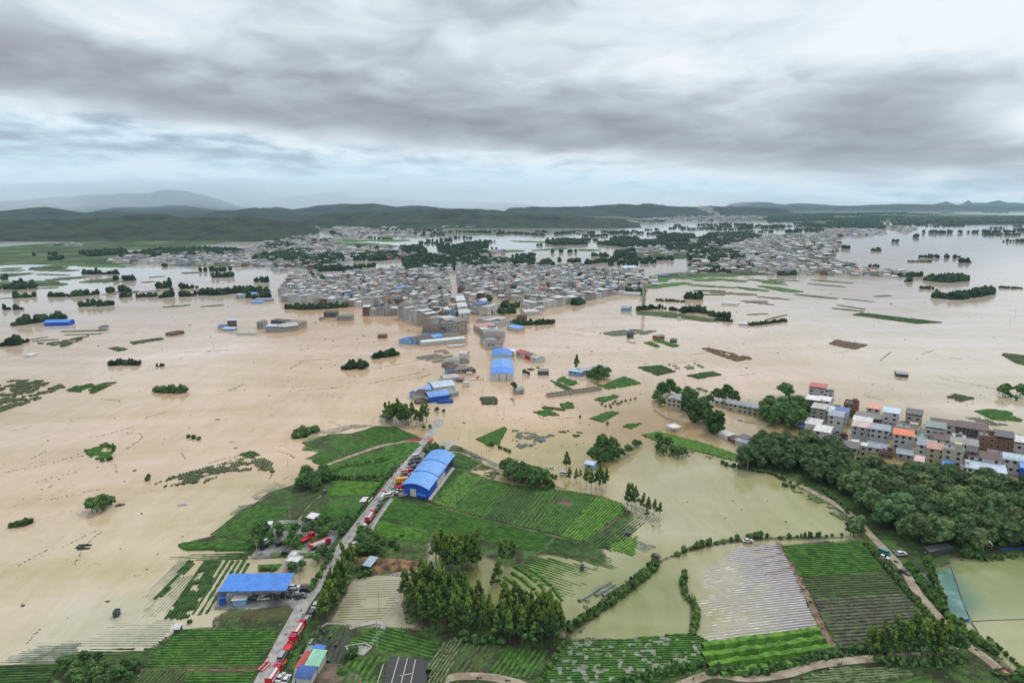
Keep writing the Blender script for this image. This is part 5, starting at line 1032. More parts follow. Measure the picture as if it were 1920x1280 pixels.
# blue hall by the road: three stepped arched roofs
def hall():
    A=Vector(P(758,926,.6));B=Vector(P(803,935,.6)); e=B-A; rz=math.atan2(e.y,e.x); n=Vector((-math.sin(rz),math.cos(rz))); w_=e.length; Cc=Vector(P(850,872,.6)); D=(Cc-B).dot(n)*1.02
    skew=math.atan2((Cc-B).dot(e.normalized()),D)
    o=root('warehouse',(A.x+e.x/2,A.y+e.y/2,.5),'large bright blue hall with three stepped arched roofs beside the road','warehouse',None,rz)
    sh=math.tan(skew)
    def sk(mb): mb.v=[(x+sh*y,y,z) for x,y,z in mb.v]; return mb
    L=D/3
    for i in range(3):
        zt=5.6+i*.35; b=MB()
        y0=i*L; wv_=.12
        b.box(0,y0+L/2,-.6,w_,L-.02,zt+.6)
        for s_ in (y0+.02,y0+L-.02): b.face([(-w_/2+w_*k/10,s_,zt+1.9*math.sin(math.pi*k/10)**.9) for k in range(11)])
        sk(b).build('walls',W['blue'],o)
        r=MB(); 
        X=w_/2+.9
        for k in range(14):
            a0=-X+2*X*k/14;a1=-X+2*X*(k+1)/14; z0=zt+2.0*math.sin(math.pi*k/14)**.9;z1=zt+2.0*math.sin(math.pi*(k+1)/14)**.9
            v=[(a0,y0-(1.2 if i==0 else .1),z0),(a1,y0-(1.2 if i==0 else .1),z1),(a1,y0+L+.15,z1),(a0,y0+L+.15,z0)]; lo=[(p_[0],p_[1],p_[2]-.12) for p_ in v]
            r.add(lo+v,[(4,5,6,7),(3,2,1,0),(0,1,5,4),(1,2,6,5),(2,3,7,6),(3,0,4,7)])
        sk(r).build('roof',RF['sky'],o)
    g_=MB(); g_.box(-w_*.12,-.06,0,3.6,.12,4.0); sk(g_).build('roller_door',W['white'],o)
    g_=MB(); g_.box(w_*.28,-1.3,2.3,5.5,2.6,.15); g_.box(w_*.28+2.6,-2.5,0,.12,.12,2.3); g_.box(w_*.28-2.6,-2.5,0,.12,.12,2.3); sk(g_).build('awning',RF['blue'],o)
    g_=MB(); g_.box(w_/2+.07,L*1.4,.6,.1,L*.9,3.2); sk(g_).build('clear_panel',W['white'],o)
    g_=MB(); g_.box(w_/2+.07,L*2.45,.9,.1,L*.8,4.2); sk(g_).build('open_bay',DARK,o)
    g_=MB(); g_.box(w_/2+1.0,D*.45,-.4,1.9,D*.92,.7); sk(g_).build('plinth',KERB,o)
hall()
def canopy(lab,A,B,d,h,roof,posts,name='canopy',slope=.5,z=.4,group=None,over=.6):
    a=Vector(P(*A,z));b=Vector(P(*B,z)); e=b-a; rz=math.atan2(e.y,e.x); o=root(name,((a.x+b.x)/2,(a.y+b.y)/2,z),lab,name,group,rz); w_=e.length
    r=MB(); X=w_/2+over
    v=[(-X,-over,h),(X,-over,h),(X,d+over,h+slope),(-X,d+over,h+slope)]; lo=[(p_[0],p_[1],p_[2]-.15) for p_ in v]; r.add(lo+v,[(4,5,6,7),(3,2,1,0),(0,1,5,4),(1,2,6,5),(2,3,7,6),(3,0,4,7)]); r.build('roof',RF[roof],o)
    for i in range(posts):
        for yy in (0,d):
            p_=MB(); p_.box(-w_/2+w_*i/(posts-1),yy,-.2,.18,.18,h+.15+(slope*.8 if yy else 0)); p_.build('post',STEEL,o)
    return o
canopy('wide blue open canopy sheltering parked cars below the yard',(414,1128),(536,1126),10.5,4.8,'blue',6)
canopy('small white roofed open pavilion standing on the green spit',(1262,809),(1276,806),6,2.6,'white',2,slope=.1,z=.1)
canopy('pale blue tin canopy over the dark earth heap',(683,1069),(694,1071),5.5,2.6,'lblue',2,slope=.8,z=.3)
bld((437,1136),(461,1134),2.6,2.5,'lblue','shed','pale','light blue site container with a pale roof before the canopy','container','container',0,.2,z=.4)
bld((411,1134),(421,1133),2.4,2.8,'blue','shed','navy','small blue booth at the corner of the open canopy','booth','booth',0,.2,z=.4)
bld((535,1066),(560,1068),5,3.2,'white','flat','white','white pavilion with flat roofs in the flooded lower yard','pavilion','pavilion',3,z=.1)
bld((540,1056),(552,1057),5,3.0,'white','flat','white','small white flat roofed annex behind the yard pavilion','pavilion','pavilion',0,z=.1)
bld((575,981),(588,984),4,3.4,'white','shed','white','small white roofed gate house among trees in the parking yard','gatehouse','gatehouse',2,.4,z=.4)
bld((502,992),(508,992),2.4,2.6,'white','shed','white','tiny white booth at the upper left of the parking yard','booth','booth',0,.2,z=.4)
bld((558,1262),(578,1265),6.5,2.8,'brick','shed','red','rust red roofed shed at the bottom beside the road','shed','shed',1,.7,z=.4)
bld((575,1262),(597,1264),6.5,3.2,'white','shed','mint','mint green roofed shed at the bottom beside the road','shed','shed',1,.8,z=.4)
bld((556,1283),(583,1285),5.5,2.9,'white','arch','navy','blue roofed shed in the lowest bottom middle row','shed','shed',0,.9,z=.4)
bld((582,1240),(598,1242),4.5,2.6,'grey','shed','blue','small blue roofed lean to above the mint roofed shed','shed','shed',0,.5,z=.4)
bld((570,1240),(582,1241),4.5,2.2,'grey','shed','green','small grey green roofed shed above the rust red one','shed','shed',0,.4,z=.4)
bld((678,1068),(690,1068),5,1.8,'slate','gable','slate','low dark hut on the earth heap beside the square plot','hut','hut',0,1.2,z=.3)
bld((326,1187),(336,1187),2.6,2.0,'slate','arch','white','small dark hut with white sides at the green plot corner','hut','hut',0,.5,z=.2)
bld((212,1158),(222,1157),2.4,1.8,'slate','flat','slate','lone black hut standing in the pale drowned field','hut','hut',0,z=0)
bld((1173,1004),(1182,1005),2.2,1.9,'slate','gable','slate','small black hut at the drowned corner of the large field','hut','hut',0,.5)
bld((1087,1069),(1094,1070),1.8,1.6,'slate','flat','slate','tiny black pump hut among half drowned rows','hut','hut',0)
bld((604,926),(609,928),1.6,1.8,'slate','flat','white','tiny pump hut between bright square plot and purplish rows','hut','hut',0,z=.2)
bld((818,845),(823,846),2.0,1.8,'wood','flat','slate','small brown hut behind the blue hall','hut','hut',0,z=.3)
bld((1096,879),(1112,882),6,3.4,'lblue','gable','lblue','blue white hut standing in water between eucalyptus','hut','hut',2,.8)
bld((1848,1030),(1858,1032),4,2.6,'wood','gablex','white','small red brown cottage with a white gable by the right pond','cottage','cottage',1,1.4,z=.4)
bld((1836,1026),(1846,1028),4,2.4,'wood','gablex','pale','second red brown cottage joined left of the white gabled one','cottage','cottage',1,1.2,z=.4)
bld((1742,1042),(1785,1034),3,2.2,'slate','shed','slate','long low dark shed at the foot of the wood','shed','shed',0,.4,z=.4)
bld((1864,1260),(1895,1282),4,.6,'brick','flat','salmon','low roofless red framed foundation at the bottom right','foundation','foundation',0,z=.4,parapet=.7)
# villa, school and lane sheds
bld((1250,766),(1276,770),11,7.8,'cream','gablex','bgrey','cream two storey villa with a blue grey roof among trees','villa','villa',6,1.6)
bld((1365,769),(1438,783),8,5.6,'cream','gable','bgrey','long cream school with grey roof behind the palms','school','school',12,1.5)
bld((1340,760),(1366,766),7,4.2,'cream','gable','grey','lower grey roofed wing at the end of the cream school','school','school_wing',4,1.2)
bld((1440,768),(1459,771),9,7.5,'brick','gable','slate','tall brick house between the trees and red roofed houses','house','house',4,1.6)
bld((1348,818),(1364,826),5,3,'white','shed','white','white roofed shed on the flooded lane by the bamboo','shed','shed',0)
bld((1365,826),(1378,832),5,2.4,'brick','shed','brown','brown roofed shed in the lane row','shed','shed',0)
bld((1378,832),(1394,838),5,2.8,'grey','gable','bgrey','grey gabled shed in the lane row','shed','shed',0)
bld((1392,838),(1408,845),6,3.2,'grey','gable','bgrey','large grey gabled shed at the wood end of the lane row','shed','shed',0)
bld((1383,826),(1398,832),5,3.0,'grey','shed','slate','dark roofed shed behind the lane row','shed','shed',0)
# flood plain single buildings
bld((1680,706),(1703,708),12,2.6,'slate','flat','grey','lone drowned hall with flat grey roof on the right flood','hall','hall',0,parapet=.1)
bld((83,611),(130,610),14,4.2,'blue','gable','blue','lone bright blue drowned shed on the left flood','shed','shed',0,2.4)
bld((185,618),(193,619),8,3.6,'grey','shed','slate','small grey hut on the low bank in the left flood','hut','hut',0)
bld((46,669),(58,669),10,1.6,'white','flat','white','white roof barely above water at the far left','shed','drowned_shed',0,parapet=0.01)
bld((322,630),(346,625),10,2.5,'brick','flat','brown','lone low brown hut in the left middle flood','hut','hut',0)
bld((1272,599),(1277,599),6,2,'white','flat','white','tiny white hut on the levee thicket','hut','hut',0)
bld((1352,571),(1382,573),22,2.2,'white','flat','pale','flat white tank hall on the right middle flood','hall','hall',0,parapet=.2)
bld((1164,583),(1180,584),14,4.5,'lblue','gable','bgrey','blue grey roofed hut at the left end of the levee','hut','hut',0,2)
bld((1175,633),(1182,634),7,5,'slate','flat','slate','small dark square hut on the middle flood','hut','hut',0)
bld((1178,641),(1186,643),5,1.2,'white','flat','white','white floating roof below the small dark hut','hut','hut',0,parapet=.01)
bld((1233,637),(1246,635),8,3.4,'brick','gable','slate','brown gabled hut on the green slip','hut','hut',0,1.2)
bld((1256,642),(1266,643),7,3,'slate','shed','slate','dark hut on the lower green slip','hut','hut',0)
bld((1385,610),(1402,611),8,2.4,'white','shed','white','white roofed hut before the thicket bank right of the levee','hut','hut',0)
bld((1400,567),(1440,567),10,1.2,'brown' if 0 else 'conc','flat','conc','low concrete basin wall on the right middle flood','basin','basin',0)
bld((1009,703),(1029,703),8,3,'slate','flat','grey','low dark hut right of the long blue warehouse','hut','hut',0)
bld((1066,703),(1090,706),9,4,'lblue','shed','lblue','pale blue house end behind the tall eucalyptus islet','house','house',2)
bld((1090,704),(1142,698),10,4.2,'conc','gable','bgrey','long grey roofed house behind the islet trees','house','long_house',3,1.4)
bld((962,738),(970,740),8,3.4,'conc','gablex','green','mossy green gabled hut below the long blue warehouse','hut','hut',0,1.6)
bld((970,736),(978,737),5,2,'grey','shed','grey','grey lean to beside the mossy green hut','hut','hut',0)
# long roofless wall structure
def roofless(lab,A,B,d,h,mt,n=9):
    a=Vector(P(*A));b=Vector(P(*B)); e=b-a; rz=math.atan2(e.y,e.x); w_=e.length; o=root('roofless_shed',((a.x+b.x)/2,(a.y+b.y)/2,0),lab,'shed',None,rz)
    m_=MB(); m_.box(0,0,-.3,w_,.3,h+.3); m_.box(0,d,-.3,w_,.3,h+.3); m_.build('wall',mt,o)
    for i in range(n+1):
        q_=MB(); q_.box(-w_/2+.15+(w_-.3)*i/n,d/2,-.3,.25,d-.32,h+.1); q_.build('partition',mt,o)
roofless('long roofless concrete pen wall crossing the middle flood',(1029,745),(1128,731),5,2.2,W['conc'],14)
for i,(A,B,lb) in enumerate([((783,672),(822,666),'long'),((788,673),(830,668),'middle'),((800,676),(850,668),'lower'),((813,680),(854,673),'lowest'),((815,660),(838,658),'upper'),((832,663),(843,662),'short')]):
    roofless('%s drowned pen wall left of the mossy green roofed shed'%lb,A,B,3,1.2,W['conc'],3)
# sheds beside the drowned road
def longhall():
    ys=[P(940,713)[1]]+[P(940,q_,6.5)[1] for q_ in (688,672,664,653)]; x0=(P(922,713)[0]+P(963,713)[0])/2; w_=P(963,713)[0]-P(922,713)[0]
    o=root('warehouse',(x0,ys[0],0),'long bright blue roofed warehouse with white front beside the drowned road','warehouse')
    for k,(a_,b_) in enumerate(zip(ys,ys[1:])):
        sh=MB(); d=b_-a_; sh.box((a_+b_)/2*-.022+ys[0]*.022,(a_+b_)/2-ys[0],-.5,w_,d-.04,5.7 if k!=2 else 4.2)
        if k!=2: gables(g_:=MB(),'gablex',w_,d-.04,5.2,0,2.0); sh.add([(x+((a_+b_)/2-ys[0])*-.022,y+(a_+b_)/2-ys[0],z) for x,y,z in g_.v],g_.f)
        sh.build('walls',W['white'],o); r=MB()
        if k==2: r.box(0,0,3.75,w_,d,.1)
        else: roofgeo(r,'gablex',w_,d,5.25,0,ov=.35,rise=2.0)
        r.v=[(x+((a_+b_)/2-ys[0])*-.022,y+(a_+b_)/2-ys[0],z) for x,y,z in r.v]; r.build('roof',RF['green' if k==2 else 'sky' if k==1 else 'blue'],o)
    for sx in (-.17,.17): b=MB(); b.box(w_*sx,-.08,-.2,.4,.12,5.2); b.build('pillar',DARK,o)
longhall()
bld((913,655),(943,655),16,6,'grey','gable','mauve','mauve roofed shed behind the long blue warehouse','shed','shed',2,2.5)
bld((911,641),(938,641),26,6.5,'conc','gable','mauve','second mauve roofed shed further up the drowned street','shed','shed',0,3)
bld((968,666),(984,672),10,4,'white','gable','red','drowned shed with red roof right of the blue warehouse','shed','shed',2,1.5)
bld((984,672),(994,675.5),10,4,'red','gable','mauve','grey violet roofed red walled shed joined to the red roofed one','shed','shed',1,1.5)
bld((994,675.5),(1005,679.5),10,4,'white','gable','pale','pale roofed end shed of the red roofed row','shed','shed',2,1.5)
bld((950,668),(965,668),9,5,'white','shed','white','small white annex joining red banded shed and blue warehouse','shed','shed',0)
bld((775,748),(806,754),15,4.6,'white','gable','brown','brown roofed part of the drowned blue works','works','works',0,1.6)
bld((768,744),(784,747),22,4.0,'lblue','gablex','sky','left blue roofed part of the drowned blue works','works','works',0,2)
bld((805,755),(842,750),12,4.4,'blue','arch','sky','curved blue roofed front of the drowned blue works','works','works',0,2.4)
bld((814,738),(853,733),16,5,'white','arch','lblue','pale blue arched back hall of the drowned blue works','works','works',0,2.2)
bld((846,745),(860,741),12,3,'conc','shed','green','grey green lean to of the drowned blue works','works','works',0)
bld((822,757),(850,755),5,1.5,'blue','flat','slate','low navy porch in front of the drowned blue works','works','works',0)
bld((783,758),(806,754),6,1.6,'slate','shed','brown','drowned brown porch roof near the grove island','shed','shed',0)
bld((833,716),(862,713),12,3.2,'white','gable','pale','pale grey roofed shed above the drowned blue works','shed','shed',0,1.2)
bld((856,716),(870,716),6,1.5,'slate','flat','grey','low dark pen beside the pale grey roofed shed','shed','pen',0)
bld((868,725),(880,725),5,3.5,'white','flat','white','white lattice booth in the flood by the drowned works','booth','booth',0)
bld((834,700),(851,701),14,4.6,'lblue','gable','brown','brown roofed blue gabled shed beside the drowned road','shed','shed',0,2)
bld((851,702),(878,698),13,3.8,'conc','gable','mauve','grey brown roofed shed right of the blue gabled one','shed','shed',2,1.8)
bld((838,704),(856,706),5,1.6,'brick','flat','brown','drowned brown porch of the blue gabled shed','shed','shed',0)
bld((874,700),(892,698),10,2.4,'brick','flat','slate','low brick pen at the road end of the shed row','pen','pen',0)
bld((874,703),(885,703),5,1.4,'white','flat','white','small white flat roof floating by the red boats','booth','booth',0)
bld((837,685),(862,683),12,4.2,'white','gable','green','mossy green roofed white shed beside the drowned road','shed','shed',0,1.6)
bld((829,688),(850,688),6,1.8,'slate','shed','brown','drowned dark porch of the mossy green roofed shed','shed','shed',0)
bld((864,682),(880,680),10,1.6,'conc','flat','slate','open walled yard right of the mossy green roofed shed','yard','pen',0,parapet=.8)
bld((861,671),(874,672),9,4.5,'white','arch','white','white round roofed booth above the mossy green shed','booth','booth',0)
bld((748,643),(778,646),14,4.4,'lblue','gablex','sky','blue gabled end of the low shed left of the white shed','shed','shed',0,2)
bld((773,646),(812,641),16,5,'lblue','gable','brown','dark brown roofed shed between blue gable and white shed','shed','shed',0,2)
bld((792,649),(872,641),11,4.2,'white','gable','white','very long low white roofed shed before the town','shed','long_shed',0,1.4)
bld((792,632),(832,632),40,5.5,'lblue','arch','brown','dark red arched hall before the four storey block','hall','hall',0,6)
bld((810,641),(832,637),9,4.6,'sky' if 0 else 'lblue','shed','sky','bright blue lean to below the dark red arched hall','shed','lean_to',0)
bld((842,652),(870,650),7,1.2,'white','flat','white','drowned white roof below the long white shed','shed','drowned_shed',0)
bld((828,629),(857,629),18,14,'conc','flat','conc','four storey grey block standing alone at the street mouth','block','apartment_block',12,1,parapet=.8)
bld((834,634),(861,632),8,3.6,'conc','flat','grey','one storey annex before the lone four storey block','annex','annex',0)
bld((695,670),(719,669),7,2.0,'white','shed','white','white roofed shed before the islet thicket','shed','shed',0)
bld((712,788),(722,790),8,3,'white','shed','navy','small white hut in the flooded island grove','hut','hut',0)
# grey brick buildings west of the sheds
for A,B,d,h,wl,st_,rf,lb in [((482,617),(494,617),14,8,'conc','flat','conc','bare concrete box at the left end of the brick huts'),((498,623),(528,623),12,5,'conc','can','lblue','pale blue canopy house among the brick huts'),((527,623),(560,619),16,6,'conc','gable','pale','grey walled hall with pale roof among the brick huts'),((557,618),(576,612),20,6.5,'conc','flat','conc','end block of the roofless brick huts'),
  ((508,607),(556,611),12,4,'slate','flat','slate','long dark roofless hut behind the brick huts'),((408,618),(422,618),10,4,'grey','shed','navy','blue roofed hut at the left brick islet'),((427,615),(444,614),12,7,'brick','can','lblue','brown house with pale blue top on the left brick islet'),((418,620),(440,620),7,2.4,'lblue','shed','lblue','low pale blue shed on the left brick islet'),
  ((443,628),(480,628),6,2,'white','flat','white','low white wall shed at the left of the concrete box'),((607,595),(630,595),14,6,'slate','flat','slate','dark box house between brick huts and row houses'),((632,601),(660,601),14,5.5,'conc','flat','conc','ruined grey house left of the row houses'),((708,634),(724,634),9,2.5,'brick','flat','brown','low brown hut at the weedy bank before the town'),
  ((598,600),(608,600),8,2,'conc','flat','slate','small low hut left of the dark box house'),((455,558),(478,558),14,6,'conc','shed','sky','blue roofed house at the left edge of the town'),((443,560),(458,560),12,6,'grey','shed','lblue','pale roofed house at the far left edge of the town'),((478,565),(510,565),10,3,'conc','shed','bgrey','low shed below the left edge houses of the town'),((470,569),(492,569),9,2.4,'lblue','shed','sky','low blue roof at the water left of the town'),
  ((950,618),(972,622),12,4,'white','shed','sky','pale blue roofed shed on the east quay'),((985,592),(1012,590),16,5,'white','shed','white','white hall beside the cream tower'),((1000,585),(1020,584),14,5.5,'white','shed','white','second white hall behind the white hall'),((969,600),(988,600),9,5,'brick','flat','slate','small dark brick hut at the quay wall'),
  ((1170,555),(1200,556),14,4,'white','arch','pale','low pale arched hall by the tall tower'),((1142,551),(1165,553),14,5,'white','flat','pale','pale flat hall left of the pale arched hall'),((1168,507),(1196,506),26,5,'white','gable','lblue','pale blue long hall behind the town on the right'),((1236,520),(1256,520),16,3.5,'navy' if 0 else 'slate','shed','navy','navy roofed hall on the green strips right of town')]:
    bld(A,B,d,h,wl,st_,rf,lb,'house','house',6 if h>5 else 0,parapet=.6)
def tower(px,py,w_,h,mt,lab,top):
    x,y=P(px,py); o=root('tower',(x,y,0),lab,'tower',None,.3); b=MB()
    b.prism([(-w_/2,-w_/2),(w_/2,-w_/2),(w_/2,w_/2),(-w_/2,w_/2)],-.5,h,0,top=[(-w_*.42,-w_*.42),(w_*.42,-w_*.42),(w_*.42,w_*.42),(-w_*.42,w_*.42)]); b.build('shaft',mt,o)
    c=MB(); c.box(0,0,h,w_*1.15,w_*1.15,1.0); c.box(0,0,h+1.0,w_*.8,w_*.8,1.5); c.build('cap',W['conc' if top else 'cream'],o)
    for z in range(6,int(h)-4,7): link('window',WIN,o,(0,-w_*.48,z))
tower(1206,580,3.9,33,W['conc'],'tall slim brown tower standing in the flood right of town',1)
tower(978,592,2.6,26,W['cream'],'slim cream chimney tower beside the white halls',0)
# white boundary wall of the villa
wall_along('wall','white garden wall at the water below the villa',[(1228,768),(1252,784),(1275,790)],1.8,.3,W['white'])
wall_along('wall','drowned yard wall before the school',[(1395,790),(1440,796)],.6,.3,W['conc'])
wall_along('wall','second drowned yard wall beside the school basin',[(1432,802),(1447,794)],.6,.3,W['conc'])
wall_along('wall','curved quay wall below the cream tower',[(900,616),(935,616),(955,606),(970,592)],1.6,.5,W['conc'])
slab('basin','small rectangular green water basin with pale rim',[(650,1212),(684,1207),(695,1213),(680,1226),(655,1222)],.36,mat('basin_water',(.18,.27,.16),.1,.1,.3,world_=True,spec=.5),'basin','structure',.1)
wall_along('wall','pale concrete rim of the small basin',[(648,1212),(684,1206),(697,1213),(681,1228),(654,1223),(648,1212)],.9,.35,KERB)
slab('tarpaulin','white plastic sheet lying beside the flooded green plot',[(681,931),(700,931),(692,940),(673,940)],.75,mat('white_plastic',(.55,.56,.58),.4,.1,1,spec=.5),'tarpaulin',None,.08)
slab('plastic_sheet','black film square with white strips at the bottom middle',[(732,1228),(806,1238),(796,1290),(714,1286)],.42,C['black'],'film',None,.1)
for i,(a,b) in enumerate([((748,1230),(732,1286)),((764,1233),(750,1288)),((779,1235),(768,1290)),((720,1240),(705,1288)),((750,1266),(774,1261))]):
    wall_along('furrow','%s white strip across the black film square'%['second','third','fourth','first','cross'][i],[a,b],.5,.3,KERB,'strip')
def heap(label,poly,h,mt,cat='heap'):
    return tag(land('heap',label,[poly],.9,h,mt,rise=.5,wob=.8,seed=5,cat=cat),None,None)
heap('brown and orange earth heap beside the square plot',[(664,1044),(700,1042),(730,1044),(798,1052),(792,1064),(776,1078),(720,1074),(690,1082),(664,1066)],1.5,mat('brown_earth',(.10,.065,.048),.95,.3,.25,world_=True,col2=(.27,.15,.07),bump=.25,bscale=1.2))
heap('orange clay pile by the small basin',[(622,1250),(640,1244),(650,1252),(636,1264)],1.4,mat('orange_clay',(.32,.12,.045),.95,.2,.6,world_=True))
heap('gravelly rim of rubble above the square plot',[(715,1074),(775,1070),(790,1066),(780,1084),(730,1080)],.9,mat('rubble',(.20,.17,.15),.95,.5,1.6,world_=True,col2=(.42,.40,.37),bump=.2,bscale=2))
heap('bare muddy ground round the bottom sheds',[(600,1245),(640,1240),(700,1280),(690,1320),(560,1320),(585,1275)],.6,dirt)
heap('dry brown field beside the canopy apron',[(400,1164),(440,1136),(470,1143),(540,1135),(566,1151),(550,1160),(480,1166)],.6,mat('dry_weeds',(.10,.085,.045),.95,.3,.12,world_=True,col2=(.075,.10,.035),bump=.2,bscale=1.5))
heap('bare patch amid the large field',[(1035,938),(1060,934),(1085,944),(1070,954),(1045,948)],.8,dirt)
heap('gravel yard behind the blue hall at the waterline',[(806,836),(838,826),(858,828),(846,842),(826,850)],.5,ROADC)
heap('bare brown verge beside the road above the green plot',[(538,1175),(556,1166),(530,1216),(505,1252),(498,1260),(500,1244)],.6,mat('brown_verge',(.15,.085,.06),.95,.25,.5,world_=True))
# green floating pond cover and its fence line, far right
slab('teal_pond','teal fenced pond corner beside the big right pond',[(1752,1078),(1784,1066),(1792,1084),(1804,1118),(1818,1160),(1776,1156)],.05,mat('teal_water',(.04,.16,.12),.12,.2,.05,world_=True,col2=(.14,.30,.26),spec=.5),'pond','structure',.1)
wall_along('net_fence','dark net fence between teal pond and big pond',[(1782,1058),(1792,1086),(1806,1126),(1822,1166),(1832,1180)],.7,.15,STEEL,'fence')
wall_along('net_fence','low net line crossing the big right pond',[(1822,1162),(1860,1160),(1925,1158)],.25,.12,STEEL,'fence')
wall_along('barrier','blue toothed barrier along the edge of the teal pond',[(1776,1156),(1818,1163)],.9,.4,W['blue'],'barrier',dash=1.6)
wall_along('pipe','blue pipe beside the red cottage',[(1876,1030),(1930,1026)],.9,.2,W['blue'],'pipe')
# ---------------------------------------------------------------- the town
TG='houses of the flooded town'
def add_house(mb,x,y,rz,w_,d,h,wi,ri,style,side,fh=3.2):
    """merged small house: wall material wi, roof ri, dark openings 0"""
    c,s=math.cos(rz),math.sin(rz)
    def T(v): return [(x+c*a-s*b,y+s*a+c*b,z) for a,b,z in v]
    m_=MB(); m_.box(0,0,-.5,w_,d,h+.5,wi)
    if style=='flat':
        m_.box(-side*w_*.2,d*.2,h,w_*.4,d*.4,2.2,wi); m_.box(0,0,h+.02,w_-.3,d-.3,.12,ri); m_.box(side*w_*.25,-d*.1,h+.1,1.2,1.2,1.3,ri)
    else: 
        up=1.7 if style.startswith('can') else 0
        if up: m_.box(-side*w_*.18,d*.15,h,w_*.5,d*.55,1.6,wi)
        roofgeo(m_,'shed' if up else style,w_,d,h+up,ri,ov=.3,rise=.9); 
    z=h-1.5; nf=max(1,int(w_/3.0)); ns=max(1,int(d/4))
    while z>.5:
        for i in range(nf):
            u=-w_/2+w_*(i+.5)/nf; m_.face([(u-.62,-d/2-.03,z-.6),(u+.62,-d/2-.03,z-.6),(u+.62,-d/2-.03,z+.7),(u-.62,-d/2-.03,z+.7)],0)
        for i in range(ns):
            u=-d/2+d*(i+.5)/ns; X=side*(w_/2+.03); q_=[(X,u-.6,z-.6),(X,u+.6,z-.6),(X,u+.6,z+.7),(X,u-.6,z+.7)]; m_.face(q_ if side>0 else q_[::-1],0)
        z-=fh
    n=len(mb.v); mb.v+=T(m_.v); mb.f+=[tuple(i+n for i in f) for f in m_.f]; mb.m+=m_.m
WP=['conc']*26+['white']*44+['grey']*20+['brick']*10+['cream']*5+['lblue']*1
RP=['pale']*24+['white']*24+['grey']*14+['conc']*12+['slate']*9+['white']*4+['pale']*4+['brown']*5+['mauve']*4+['bgrey']*5+['lblue']*2+['sky']*1+['red']*2+['salmon']*2+['brown']*7+['green']*3+['slate']*5+['navy']*2
HS=[]   # (x,y,rz,w,d,h,wall,style,roof)
occ={}
def free(x,y,r):
    for i in range(int((x-20)//20),int((x+20)//20)+1):
        for j in range(int((y-20)//20),int((y+20)//20)+1):
            for a,b,q_ in occ.get((i,j),()):
                if (a-x)**2+(b-y)**2<(r+q_)**2: return False
    return True
def put_h(x,y,rz,w_,d,h,wl,st_,rf,force=False,row=''):
    r=.42*(w_+d)/2
    if not force and not free(x,y,r): return False
    occ.setdefault((int(x//20),int(y//20)),[]).append((x,y,r)); HS.append((x,y,rz,w_,d,h,wl,st_,rf,row)); return True
def terrace(A,B,n,d,h,hv,row,flip=False,walls=None):
    a=Vector(P(*A));b=Vector(P(*B)); e=b-a; rz=math.atan2(e.y,e.x); nn=Vector((-math.sin(rz),math.cos(rz)))*(-1 if flip else 1); w_=e.length/n
    for i in range(n):
        c=a+e*(i+.5)/n+nn*d/2; wl=rnd.choice(walls or WP); rf=rnd.choice(RP); hh=h+rnd.choice([0,0,0,3.1,-3.1])*hv
        put_h(c.x,c.y,rz if not flip else rz+math.pi,w_-.15,d*rnd.uniform(.9,1.05),hh,wl,rnd.choice(['can','shed','flat','can','shed']),rf,True,row)
wc=['conc','conc','grey','white']
terrace((746,596),(856,628),11,15,13.5,.5,'beside the arched hall',walls=wc)
terrace((680,592),(745,592),5,14,10,.6,'in the brown row',walls=['brick','conc','grey','conc'])
terrace((527,566),(600,570),6,14,9.5,.8,'at the town left end',walls=['white','grey','conc'])
terrace((600,571),(690,577),7,14,9.5,.8,'behind the quay trees')
terrace((862,606),(851,560),8,13,10,.7,'at the street mouth',flip=True)
terrace((884,588),(915,592),2,26,11.5,0,'beside the town park trees',walls=['white'])
terrace((990,586),(1062,571),8,14,10,.6,'beside the cream tower',walls=['white','grey','white'])
terrace((1062,571),(1118,560),5,13,9,.8,'near the tall tower')
terrace((1118,560),(1150,552),3,13,7,.8,'at the town right end')
terrace((888,616),(912,634),3,22,5.5,0,'among the white sheds',walls=['white','conc'])
terrace((900,640),(915,650),2,10,4,0,'among the white sheds',walls=['white'])
terrace((892,608),(930,614),3,30,5,0,'behind the white sheds',walls=['white'])
def fill(poly,rot,sx,sy,hlo,hhi,row,dens=.86,skip=None,jit=.5):
    W_=PP(poly); xs=[a for a,b in W_];ys=[b for a,b in W_]; cx,cy=sum(xs)/len(xs),sum(ys)/len(ys); R0=max(max(xs)-min(xs),max(ys)-min(ys)); n=int(R0/min(sx,sy))+2; c,s=math.cos(rot),math.sin(rot)
    for j in range(-n,n+1):
        for i in range(-n,n+1):
            if (i%10==0 and rnd.random()<.85) or rnd.random()>dens: continue
            u=i*sx+rnd.uniform(-jit,jit)*2; v=j*sy+(j//2)*3.2+rnd.uniform(-jit,jit)*3; x=cx+c*u-s*v; y=cy+s*u+c*v
            if not inside(W_,x,y): continue
            if skip and any(inside(k,x,y) for k in skip): continue
            wl=rnd.choice(WP); st_=rnd.choice(['can','shed','shed','flat','flat','can','gable']); hh=3.1*rnd.randint(hlo,hhi)-1.0
            put_h(x,y,rot+rnd.choice([0,0,0,math.pi/2])+rnd.uniform(-.06,.06),sx*rnd.uniform(.78,1.0),sy*rnd.uniform(.75,1.0),hh,wl,st_,rnd.choice(RP),False,row)
a=Vector(P(746,596));b=Vector(P(856,628)); TR=math.atan2(b.y-a.y,b.x-a.x)
st=[PP([(856,500),(838,500),(842,560),(866,612),(884,608),(866,560)])]
fill([(530,566),(528,548),(600,540),(690,534),(846,508),(850,560),(858,604),(800,600),(745,580),(690,574)],TR*.5,9.6,11.5,1,4,'west of the street',skip=st)
fill([(530,548),(540,522),(640,515),(740,505),(846,500),(846,512),(690,534),(600,541)],.12,10.5,12,1,3,'in the back quarter',.85)
